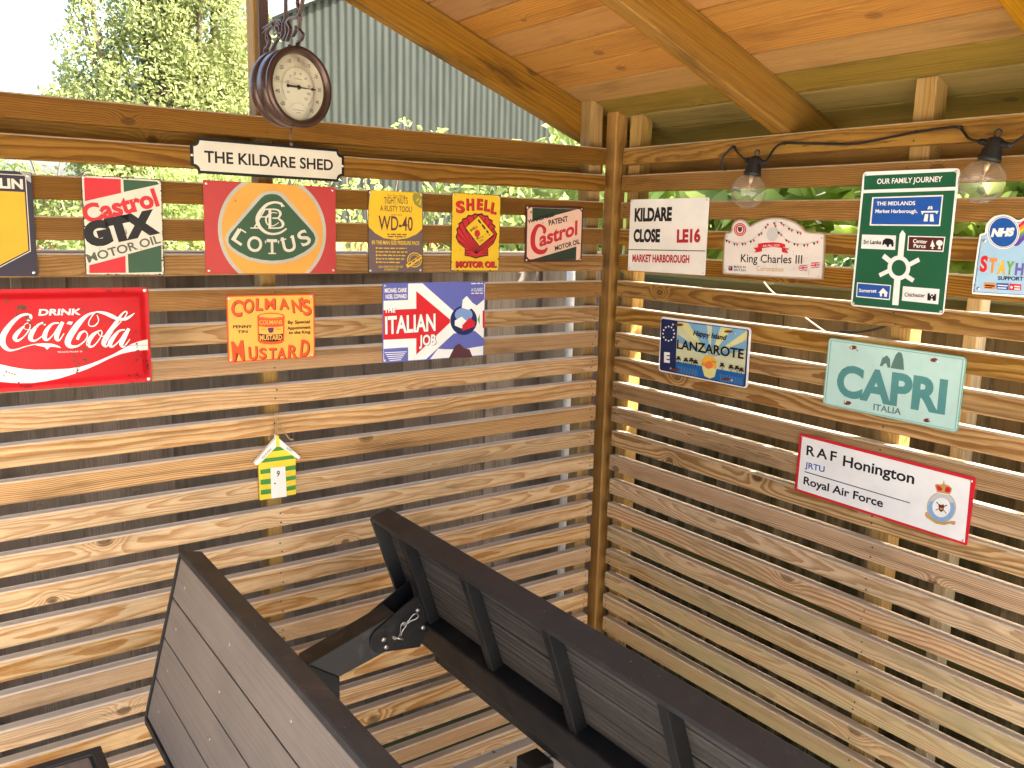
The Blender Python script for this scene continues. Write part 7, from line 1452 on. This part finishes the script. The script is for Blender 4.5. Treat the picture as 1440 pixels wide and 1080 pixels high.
def make_bench(label, P, s, n, wd, dep, side, xs0, xs1, nb, lipb):
    """P top front far corner; panel leans; side -1 sits towards -x"""
    root = empty('convertible_bench', (P[0], -.9, -.09), None, label, 'bench', 'black benches standing back to back')
    Minv = Matrix.Translation(-Vector(root.location)); M_ = Minv @ frameM(P, s, n)
    # backrest frame: four bars with depth, rounded outer corners
    bm = bmesh.new(); rim = .013
    def rr(x0, x1, y0, y1, r): 
        Q = []
        for cx, cy, a0 in ((x1 - r, y0 + r, -90), (x1 - r, y1 - r, 0), (x0 + r, y1 - r, 90), (x0 + r, y0 + r, 180)):
            for k in range(5): Q.append((cx + r * math.cos(R(a0 + 22.5 * k)), cy + r * math.sin(R(a0 + 22.5 * k))))
        return Q
    A = rr(0, LEN, 0, wd, .016); B = rr(rim, LEN - rim, rim, wd - rim, .004)
    for z0, z1 in ((-dep, 0.0),):
        va = [[bm.verts.new(M_ @ Vector((x, y, z))) for x, y in A] for z in (z0, z1 - .003)] + [[bm.verts.new(M_ @ Vector((x + (.003 if x < .02 else -.003 if x > LEN - .02 else 0), y + (.003 if y < .02 else -.003 if y > wd - .02 else 0), z1))) for x, y in A]]
        vb = [[bm.verts.new(M_ @ Vector((x, y, z))) for x, y in B] for z in (z0, z1)]
        N_ = len(A)
        for k in range(N_):
            j = (k + 1) % N_
            bm.faces.new((va[0][k], va[0][j], va[1][j], va[1][k])); bm.faces.new((va[1][k], va[1][j], va[2][j], va[2][k])); bm.faces.new((va[2][k], va[2][j], vb[1][j], vb[1][k])); bm.faces.new((vb[1][k], vb[1][j], vb[0][j], vb[0][k])); bm.faces.new((vb[0][k], vb[0][j], va[0][j], va[0][k]))
    finish(bm, 'backrest_frame', root, ['dusty_steel'])
    y0 = rim + .0015; bw = (wd - lipb - rim * 2 - .003) / nb
    for k in range(nb):
        bm = bmesh.new(); box(bm, (rim + .001, y0 + k * bw + .0016, -.020), (LEN - rim - .001, y0 + (k + 1) * bw - .0016, -.003), .0015, M_)
        finish(bm, 'backrest_board', root, ['composite_board' if side < 0 else 'ribbed_board'])
    for i, xx in enumerate((.14, .40, .67, .955, 1.235, LEN - .06) if side > 0 else (.075, .357, .642, .93, 1.21, LEN - .06)):
        pbox(root, 'cross_bar', M_, (xx - .011, rim, -dep + .002), (xx + .011, wd - rim, -.0205), 'black_steel', .0015)
        if i < 5 and side < 0:
            for k in range(nb):
                bm = bmesh.new(); lathe(bm, [(.0038, 0), (.0034, .0007), (.0012, .0009)], 12, M_ @ Matrix.Translation((xx, y0 + (k + .5) * bw, -.0028)))
                finish(bm, 'screw', root, ['bolt_steel'])
    if lipb > 0:
        pbox(root, 'hinge_rail', M_, (.012, wd - lipb - .012, -dep - .006), (LEN - .012, wd - .004, -.004), 'black_steel', .006)
    # seat
    Ms = Minv @ Matrix.Translation((0, 0, 0)); xa, xb = min(xs0, xs1), max(xs0, xs1); zs_ = .4985
    ym, yM = -.15 - LEN, -.15
    for nme, lo, hi in (('seat_frame', (xa, yM - .022, zs_ - .045), (xb, yM, zs_)), ('seat_frame', (xa, ym, zs_ - .045), (xb, ym + .022, zs_)), ('seat_frame', (xa, ym + .022, zs_ - .045), (xa + .022, yM - .022, zs_)), ('seat_frame', (xb - .022, ym + .022, zs_ - .045), (xb, yM - .022, zs_))):
        pbox(root, nme, Ms, lo, hi, 'dusty_steel', .004)
    for k in range(4):
        w4 = (xb - xa - .05) / 4; pbox(root, 'seat_board', Ms, (xa + .025 + k * w4 + .0025, ym + .024, zs_ - .022), (xa + .025 + (k + 1) * w4 - .0025, yM - .024, zs_ - .004), 'composite_board', .002)
    # support posts, feet and arms
    for ya in (-.28, -1.35):
        if side > 0:
            armp = [(-1.070, ya, .617), (-.80, ya, .701), (-.792, ya, .616), (-.839, ya, .606), (-.998, ya, .567)]
            postp = [(-1.070, ya, .6165), (-.998, ya, .5665), (-.998, ya, -.06), (-1.070, ya, -.06)]; px = -1.034; fx = -.25
        else:
            armp = [(-1.078, ya - .07, .60), (-1.30, ya - .07, .68), (-1.31, ya - .07, .61), (-1.14, ya - .07, .55)]
            postp = [(-1.078, ya - .07, .599), (-1.14, ya - .07, .549), (-1.14, ya - .07, -.06), (-1.078, ya - .07, -.06)]; px = -1.11; fx = -1.85
        if side > 0: armp = [(-1.070, ya, .617), (-.925, ya, .662), (-.86, ya, .6826), (-.86, ya, .6005), (-.998, ya, .567)]
        bm = bmesh.new(); prism(bm, [Vector(q) + Minv.translation for q in armp], (0, 1, 0), .06, .003); finish(bm, 'support_arm', root, ['dusty_steel'])
        bm = bmesh.new(); prism(bm, [Vector(q) + Minv.translation for q in postp], (0, 1, 0), .06, .003); finish(bm, 'post', root, ['black_steel'])
        bm = bmesh.new(); box(bm, (min(px, fx), postp[0][1], -.09), (max(px, fx), postp[0][1] + .06, -.06), .004, Minv); finish(bm, 'foot', root, ['black_steel'])
        bm = bmesh.new(); sx = xa + .12 if side < 0 else xb - .12; box(bm, (sx - .03, postp[0][1], -.06), (sx + .03, postp[0][1] + .06, zs_ - .045), .003, Minv)
        if side > 0 and ya > -1: bm.free()
        else: finish(bm, 'post', root, ['black_steel'])
        if side > 0:
            for yp in (ya - .0065, ya + .0605):
                pts = [(-.895 + .032 * math.cos(R(t)), .630 + .032 * math.sin(R(t))) for t in range(112, 285, 12)] + [(-.80, .585), (-.768, .640), (-.790, .722), (-.835, .700)]
                bm = bmesh.new(); prism(bm, [Vector((x, yp, z)) + Minv.translation for x, z in pts], (0, 1, 0), .006, .001); pl_ = finish(bm, 'hinge_plate', root, ['black_steel'])
                for x, z in ((-.895, .632), (-.889, .612), (-.807, .680), (-.793, .634)):
                    bm = bmesh.new(); yy = yp - .0005 if yp < ya else yp + .0065
                    lathe(bm, [(.0062, 0), (.0058, .004), (.003, .0055)], 14, Minv @ Matrix.Translation((x, yy, z)) @ Matrix.Rotation(R(90 if yp < ya else -90), 4, 'X')); finish(bm, 'bolt', pl_, ['bolt_steel'])
            bm = bmesh.new()
            for (x, z), an in (((-.826, .664), .5), ((-.850, .646), 1.2)):
                c_ = Vector((x, ya - .012, z)); e1 = Vector((math.cos(an), -.25, math.sin(an))); e2 = Vector((-math.sin(an), 0, math.cos(an)))
                tube(bm, [c_ + Minv.translation + e1 * u * .9 + e2 * v for u, v in ((-.026, -.002), (-.012, -.001), (0, .004), (.012, .0075), (.019, .003), (.018, -.004), (.009, -.006), (-.004, -.0035), (-.022, -.0065))], .0013, 6, 4)
            tube(bm, [Vector((-.868, ya - .014, .629)) + Minv.translation, Vector((-.868, ya + .02, .629)) + Minv.translation], .0042, 10, 1)
            tube(bm, [Vector((-.868, ya - .010, .629)) + Minv.translation, Vector((-.848, ya - .016, .622)) + Minv.translation], .0022, 8, 1)
            finish(bm, 'locking_pin', root, ['bolt_steel'])
    if side > 0:
        bm = bmesh.new(); box(bm, (-.745, -.66, -.09), (-.69, -.60, .46), .004, Minv); finish(bm, 'post', root, ['black_steel'])
    return root
make_bench('black bench whose brown planked backrest shows its screwed front', (-1.293, -.15, .884), (-.240, 0, -.971), (-.971, 0, .240), .372, .042, -1, -1.464, -1.86, 4, 0)
make_bench('black bench seen from behind, hinged arm and ribbed underside of its backrest facing', (-.815, -.15, .893), (.321, 0, -.947), (.947, 0, .321), .345, .050, 1, -.68, -.44, 4, .085)

# ------------------------------------------------------------------ fences behind the shelter
def boards_fence(root, name, O, dx, L, z0, z1, wd, t, nrm, mat, seed, jit=.0, over=.0):
    g = random.Random(seed); bm = NB(); x = 0; k = 0; O = Vector(O); dx = Vector(dx); nrm = Vector(nrm)
    while x < L:
        w_ = wd * g.uniform(.9, 1.08)
        board(bm, O + dx * x + nrm * (over * (k % 2)) + Vector((0, 0, z0)), (0, 0, 1), dx, nrm, (z1 - z0) * 1.0 + g.uniform(-jit, jit), w_ - .002, t, seed + k * 1.37, .0015, 3, .0006, g); x += w_ - (.012 if over else 0); k += 1
    return finish(bm, name, root, [mat])
root = empty('board_fence', (-1.3, .42, 0), None, 'dark weathered upright board fence close behind the slats, in shade', 'fence')
inv = Matrix.Translation(-Vector(root.location))
o = boards_fence(None, 'boards', (-4.2, .42, 0), (1, 0, 0), 4.58, -.15, 1.452, .125, .014, (0, 1, 0), 'fence_wood', 500, .0, .012); o.parent = root; o.matrix_parent_inverse = inv
bm = NB(); board(bm, (-4.2, .40, 1.4525), (1, 0, 0), (0, 1, 0), (0, 0, 1), 4.59, .06, .022, 561.3, .003, 6, .0005, rng); o = finish(bm, 'capping_rail', root, ['fence_wood']); o.matrix_parent_inverse = inv
root = empty('board_fence', (.52, -1, 0), None, 'mossy olive brown board fence behind the darker slatted side, green rail along it', 'fence')
inv = Matrix.Translation(-Vector(root.location))
o = boards_fence(None, 'boards', (.40, .43, 0), (0, -1, 0), 4.3, -.15, 1.462, .115, .014, (1, 0, 0), 'mossy_shaded_fence_wood', 600, .004, .012); o.parent = root; o.matrix_parent_inverse = inv
for z in (1.36, .45):
    bm = NB(); board(bm, (.335, .41, z), (0, -1, 0), (0, 0, 1), (1, 0, 0), 4.3, .05, .058, 641.3 + z, .004, 8, .001, rng); o = finish(bm, 'rail', root, ['mossy_rail_wood']); o.matrix_parent_inverse = inv
for y in (-.946, -2.6):
    bm = NB(); board(bm, (.28, y, -.14), (0, 0, 1), (0, 1, 0), (1, 0, 0), 1.60, .034, .044, 651.3 + y, .003, 4, .001, rng); o = finish(bm, 'fence_post', root, ['pale_post_wood']); o.matrix_parent_inverse = inv
solid('white_paint', (.72, .70, .66), .5, vary=.3); solid('grey_post', (.40, .38, .34), .8, nscale=14, vary=.4, bump=.3)
bm = NB(); board(bm, (.088, .25, -.14), (0, 0, 1), (1, 0, 0), (0, 1, 0), 1.57, .065, .06, 670.1, .004, 3, 0, rng); o = finish(bm, 'fence_post', None, ['grey_post']); o['label'] = 'grey fence post behind the slats next to the corner'; o['category'] = 'post'
bm = bmesh.new(); tube(bm, [(.068, .262, -.13), (.068, .262, .9), (.066, .262, 1.42)], .014, 10, 3); o = finish(bm, 'drainpipe', None, ['white_paint']); o['label'] = 'thin white pipe standing beside the grey post behind the slats'; o['category'] = 'pipe'
# orange panel fence with white trellis beyond
root = empty('trellis_fence', (.3, 4.6, 0), None, 'distant orange board fence topped with white diagonal trellis', 'fence')
inv = Matrix.Translation(-Vector(root.location))
o = boards_fence(None, 'boards', (-4.7, 4.6, 0), (1, 0, 0), 7.0, -.15, 1.42, .14, .015, (0, 1, 0), 'orange_fence_wood', 700, .0, .0); o.parent = root; o.matrix_parent_inverse = inv
bm = bmesh.new()
for k in range(34):
    x0 = -5.05 + .15 * k
    for s_ in (1, -1):
        xa = x0 if s_ > 0 else x0 + .2
        tube(bm, [(xa, 4.57 - .006 * s_, 1.24), (xa + .2 * s_, 4.57 - .006 * s_, 1.44)], .011, 4, 1)
box(bm, (-5.05, 4.555, 1.22), (.1, 4.58, 1.245)); box(bm, (-5.05, 4.555, 1.44), (.1, 4.58, 1.465))
o = finish(bm, 'trellis', root, ['white_paint']); o.matrix_parent_inverse = inv
# ------------------------------------------------------------------ corrugated shed
m, nt, out = newmat('green_sheet')
oc = nd(nt, 'ShaderNodeTexCoord').outputs['Object']; n1 = noise(nt, nd(nt, 'ShaderNodeVectorMath', {0: oc, 1: (14, 1, 1.2)}, operation='MULTIPLY').outputs[0], 1.0, 4.0)
sp = noise(nt, oc, 24.0, 2.0)
cc = mix(nt, smooth(nt, n1, .35, .7), (.014, .0185, .0135), (.023, .0275, .0205)); cc = mix(nt, smooth(nt, sp, .74, .78), cc, (.012, .014, .011))
b = nd(nt, 'ShaderNodeBsdfPrincipled', {'Base Color': cc, 'Roughness': .6, 'Specular IOR Level': .2}); nt.links.new(b.outputs[0], out.inputs[0])
solid('shed_trim', (.14, .16, .15), .5)
root = empty('corrugated_shed', (4.7, 7.78, 0), None, 'tall grey green corrugated metal shed beyond the fence', 'shed')
inv = Matrix.Translation(-Vector(root.location))
X0, X1, YW = 1.66, 8.5, 7.78; XA = (X0 + X1) / 2
def zv(x): return 3.69 + .51 * (min(x, 2 * XA - x) - 1.83)
bm = bmesh.new(); prof = []
pit = .094; x = X0
while x < X1:
    for q_ in range(8): prof.append((x + pit * q_ / 8, YW - .0075 * math.cos(6.28319 * q_ / 8)))
    x += pit
va = [bm.verts.new((x, y, -.13)) for x, y in prof]; vb = [bm.verts.new((x, y, zv(x))) for x, y in prof]
for i in range(len(prof) - 1): bm.faces.new((va[i], va[i + 1], vb[i + 1], vb[i])).smooth = True
v4 = [bm.verts.new(q) for q in ((X0, YW, -.13), (X0, YW + 8, -.13), (X0, YW + 8, zv(X0)), (X0, YW, zv(X0)))]; bm.faces.new(v4)
v4 = [bm.verts.new(q) for q in ((X1, YW, -.13), (X1, YW + 8, -.13), (X1, YW + 8, zv(X1)), (X1, YW, zv(X1)))]; bm.faces.new(v4)
o = finish(bm, 'wall', root, ['green_sheet']); o.matrix_parent_inverse = inv
bm = bmesh.new()
for xa, xb in ((X0 - .1, XA), (XA, X1 + .1)):
    prism(bm, [(xa, YW - .12, zv(xa) + .03), (xb, YW - .12, zv(xb) + .03), (xb, YW - .12, zv(xb) + .09), (xa, YW - .12, zv(xa) + .09)], (0, 1, 0), 8.2)
o = finish(bm, 'roof', root, ['shed_trim']); o.matrix_parent_inverse = inv

# ------------------------------------------------------------------ foliage
leafmat('tree_leaf', (.17, .22, .07), (.32, .34, .14), .55); leafmat('hedge_leaf', (.11, .17, .05), (.22, .25, .08)); leafmat('bright_leaf', (.20, .29, .07), (.34, .38, .14), .55); leafmat('dark_leaf', (.03, .07, .015), (.06, .11, .025), .3)
leafmat('climber_leaf', (.24, .36, .07), (.42, .48, .14), .68, .45)
solid('bark', (.14, .11, .08), .9, nscale=12, vary=.5, bump=.5, bscale=40)
solid('berry', (.08, .02, .03), .4)
def leaves(name, P, size, seed, mat, parent, up=.3, aspect=.5, fold=.25):
    g = np.random.default_rng(seed); n = len(P)
    d = g.normal(size=(n, 3)); d[:, 2] -= .35; d /= np.linalg.norm(d, axis=1)[:, None]
    nr = g.normal(size=(n, 3)); nr[:, 2] += up * 3; s = np.cross(d, nr); s /= np.linalg.norm(s, axis=1)[:, None] + 1e-9
    nn = np.cross(s, d); L = size * g.uniform(.6, 1.25, n)[:, None]; Wd = L * aspect * g.uniform(.8, 1.2, n)[:, None]
    V = np.empty((n, 6, 3)); V[:, 0] = P; V[:, 1] = P + d * L * .35 + s * Wd * .5 + nn * Wd * fold; V[:, 2] = P + d * L * .75 + s * Wd * .36 + nn * Wd * fold; V[:, 3] = P + d * L; V[:, 4] = P + d * L * .75 - s * Wd * .36 + nn * Wd * fold; V[:, 5] = P + d * L * .35 - s * Wd * .5 + nn * Wd * fold
    me = bpy.data.meshes.new(name); me.vertices.add(n * 6); me.vertices.foreach_set('co', V.reshape(-1))
    b0 = np.arange(n) * 6; idx = np.stack([b0, b0 + 1, b0 + 2, b0 + 3, b0, b0 + 3, b0 + 4, b0 + 5], 1).reshape(-1)
    me.loops.add(n * 8); me.loops.foreach_set('vertex_index', idx.astype(np.int32)); me.polygons.add(n * 2)
    me.polygons.foreach_set('loop_start', (np.arange(n * 2) * 4).astype(np.int32)); me.polygons.foreach_set('loop_total', np.full(n * 2, 4, np.int32))
    at = me.attributes.new('seed', 'FLOAT', 'POINT'); at.data.foreach_set('value', np.repeat(g.uniform(0, 100, n), 6).astype(np.float32))
    me.update(); me.validate(); o = link(name, me, parent, [mat]); return o
def blobs(seed, cs, n, shell=.55):
    g = np.random.default_rng(seed); P = []
    vol = np.array([c[3] * c[4] * c[5] for c in cs]) ** .7; vol /= vol.sum()
    for c, v in zip(cs, vol):
        k = int(n * v); d = g.normal(size=(k, 3)); d /= np.linalg.norm(d, axis=1)[:, None]; r = (shell + (1 - shell) * g.random(k)) ** .6 * (1 + .12 * np.sin(7 * d[:, 0] + 5 * d[:, 2]) + .1 * g.normal(size=k))
        P.append(np.array(c[:3]) + d * r[:, None] * np.array(c[3:6]))
    P = np.concatenate(P)
    # clumps: drop points by a coarse random grid so gaps show
    key = np.floor(P / .22).astype(int); h = (key[:, 0] * 73856093 ^ key[:, 1] * 19349663 ^ key[:, 2] * 83492791) % 997 / 997
    return P[g.random(len(P)) < np.clip(.15 + 1.3 * h, 0, 1)]
def plant(name, label, cat, base, cs, n, size, seed, mat, trunk, group=None, **kw):
    root = empty(name, base, None, label, cat, group); inv = Matrix.Translation(-Vector(base))
    o = leaves('crown' if trunk[0] == 'trunk' else 'foliage', blobs(seed, cs, n), size, seed, mat, root, **kw); o.matrix_parent_inverse = inv
    g = random.Random(seed); bm = bmesh.new(); b = Vector(base)
    for c in cs:
        e = Vector(c[:3]) + Vector((g.uniform(-.5, .5) * c[3], g.uniform(-.5, .5) * c[4], .7 * c[5]))
        m_ = b.lerp(e, .5) + Vector((g.uniform(-.1, .1), g.uniform(-.1, .1), 0)); tube(bm, [b, m_, e], lambda u: trunk[1] * (1 - .85 * u) + .003, 7, 5)
        for _ in range(trunk[2]):
            t = g.uniform(.4, .95); s0 = b.lerp(e, t); d = Vector((g.gauss(0, 1), g.gauss(0, 1), g.uniform(.2, 1.6))).normalized()
            tube(bm, [s0, s0 + d * c[3] * .5 + Vector((0, 0, .05)), s0 + d * c[3] * .95], lambda u: trunk[1] * .22 * (1 - .8 * u) + .002, 5, 4)
    o = finish(bm, trunk[0], root, ['bark']); o.matrix_parent_inverse = inv
    return root
g = random.Random(5)
# tall light green tree left of the stud; positions are camera distance ahead and to the side, moved into place below
def rel(cs, s=1.0): return [(-1.727 + c[0] * s, -1.922 + c[1] * s, 1.55 + (c[2] - 1.55) * s, c[3] * s, c[4] * s, c[5] * s) for c in cs]
cs = rel([(1.72, 7.2, 2.35, .55, .6, .7), (2.12, 7.2, 2.9, .47, .6, .75), (1.62, 7.0, 1.75, .5, .6, .5), (2.0, 7.2, 3.8, .50, .6, .8), (2.18, 7.4, 3.3, .40, .5, .8), (2.12, 7.1, 2.0, .45, .6, .7), (1.72, 7.1, 3.0, .30, .4, .4), (1.30, 7.1, 2.62, .24, .3, .52), (1.36, 7.0, 2.1, .34, .4, .34), (1.06, 7.0, 2.28, .16, .2, .18), (2.2, 7.4, 2.3, .38, .5, .7), (1.9, 7.3, 4.7, .5, .6, .8), (2.2, 7.4, 5.2, .5, .6, .8), (1.62, 7.1, 3.55, .16, .2, .3), (1.25, 7.1, 3.18, .08, .1, .16), (2.0, 7.2, 1.4, .6, .6, .5)])
plant('tree', 'tall sunlit yellow green tree against the white sky, left of the upright stud', 'tree', (.2, 5.3, -.13), cs, 125000, .040, 21, 'tree_leaf', ('trunk', .05, 16))
plant('shrub', 'low feathery shrub seen through the top gaps at the far left', 'shrub', (-.7, 4.1, -.13), rel([(.35, 6.0, 1.50, .55, .3, .42), (.95, 6.05, 1.45, .6, .3, .42), (-.1, 5.9, 1.5, .5, .3, .42)]), 14000, .055, 31, 'hedge_leaf', ('stems', .03, 5), aspect=.3)
plant('shrub', 'light green grassy shrub showing between the slats beside the red emblem sign', 'shrub', (.1, 3.7, -.13), rel([(1.55, 5.6, 1.45, .5, .35, .5), (2.05, 5.7, 1.45, .5, .35, .5), (1.2, 5.5, 1.35, .45, .35, .45)]), 14000, .06, 37, 'bright_leaf', ('stems', .03, 5), aspect=.25)
plant('shrub', 'thin pale green sprigs rising in front of the corrugated shed', 'shrub', (.55, 2.4, -.13), rel([(2.33, 4.3, 2.05, .06, .06, .09), (2.55, 4.3, 2.02, .05, .06, .06), (1.98, 4.3, 1.80, .07, .06, .10), (2.12, 4.3, 1.80, .09, .06, .10), (2.2, 4.3, 1.5, .3, .1, .16)]), 520, .05, 41, 'bright_leaf', ('stems', .008, 3))
plant('shrub', 'leafy green bush behind the upright scallop emblem sign', 'shrub', (.5, 1.7, -.13), rel([(2.20, 3.6, 1.56, .28, .25, .20), (2.55, 3.6, 1.62, .3, .25, .22), (2.85, 3.6, 1.6, .25, .25, .22)]), 3200, .075, 43, 'hedge_leaf', ('stems', .015, 5), aspect=.34)
plant('elder_bush', 'bright elder bush under the end of the gable rafter, beside the corner post', 'bush', (.75, .95, -.13), rel([(1.52, 1.75, 1.70, .20, .2, .16), (1.72, 1.8, 1.72, .22, .2, .17), (1.4, 1.75, 1.55, .25, .2, .12), (1.65, 1.75, 1.5, .3, .2, .15)], 1.6), 2600, .085, 47, 'bright_leaf', ('stems', .018, 6), aspect=.42)
# broad leaved climbers on the fence behind the right wall
for k, (y, lab) in enumerate(((.15, 'broad leaved climber on the fence top just past the corner post, with an added unseen shading clump above'), (-.35, 'broad leaved climber on the fence top behind the arched cream plaque, with an added unseen shading clump above'), (-.85, 'broad leaved climber on the fence top behind the tall green road sign, with an added unseen shading clump above'), (-1.4, 'broad leaved climber on the fence top at the right edge'))):
    plant('climbing_plant', lab, 'climber', (.60, y, -.13), [(.60, y, 1.60, .15, .34, .17), (.66, y - .25, 1.66, .16, .3, .16), (.86, (.05, -.38, -.60, -1.45)[k], (1.95, 2.15, 2.45, 1.8)[k], .2, (.3, .27, .19, .3)[k], (.25, .40, .36, .2)[k])], 900, .105, 61 + k, 'climber_leaf', ('stems', .006, 6), 'climbers along the fence top', aspect=.8, fold=.12)  # high third clumps are out of view, added to shade the left fence
plant('hedge', 'dark dense hedge beyond the climbers outside the mossy fence', 'hedge', (2.0, -.7, -.13), [(1.9, .9, 1.4, .5, .8, .8), (1.9, -.4, 1.5, .5, .9, .9), (1.9, -1.8, 1.5, .5, .9, .9)], 9000, .07, 71, 'dark_leaf', ('stems', .02, 4), aspect=.5)
# pale dry stems and a cable between slats and mossy fence
solid('dry_stem', (.62, .58, .48), .7)
bm = bmesh.new(); tube(bm, [(.12, -.43, 1.462), (.12, -.457, 1.434), (.125, -.485, 1.406), (.13, -.53, 1.38), (.125, -.579, 1.355), (.12, -.64, 1.327), (.12, -.68, 1.31)], .0022, 6, 5); o = finish(bm, 'dry_stem', None, ['dry_stem']); o['label'] = 'pale dry stem slanting between the darker slats and the mossy fence'; o['category'] = 'stem'
bm = bmesh.new(); tube(bm, [(.12, -.70, 1.325), (.12, -.745, 1.328), (.12, -.79, 1.34), (.12, -.835, 1.358), (.11, -.92, 1.38)], .003, 6, 5); o = finish(bm, 'cable', None, ['black_rubber']); o['label'] = 'short black cable sagging behind the darker slats above the aqua plate'; o['category'] = 'cable'
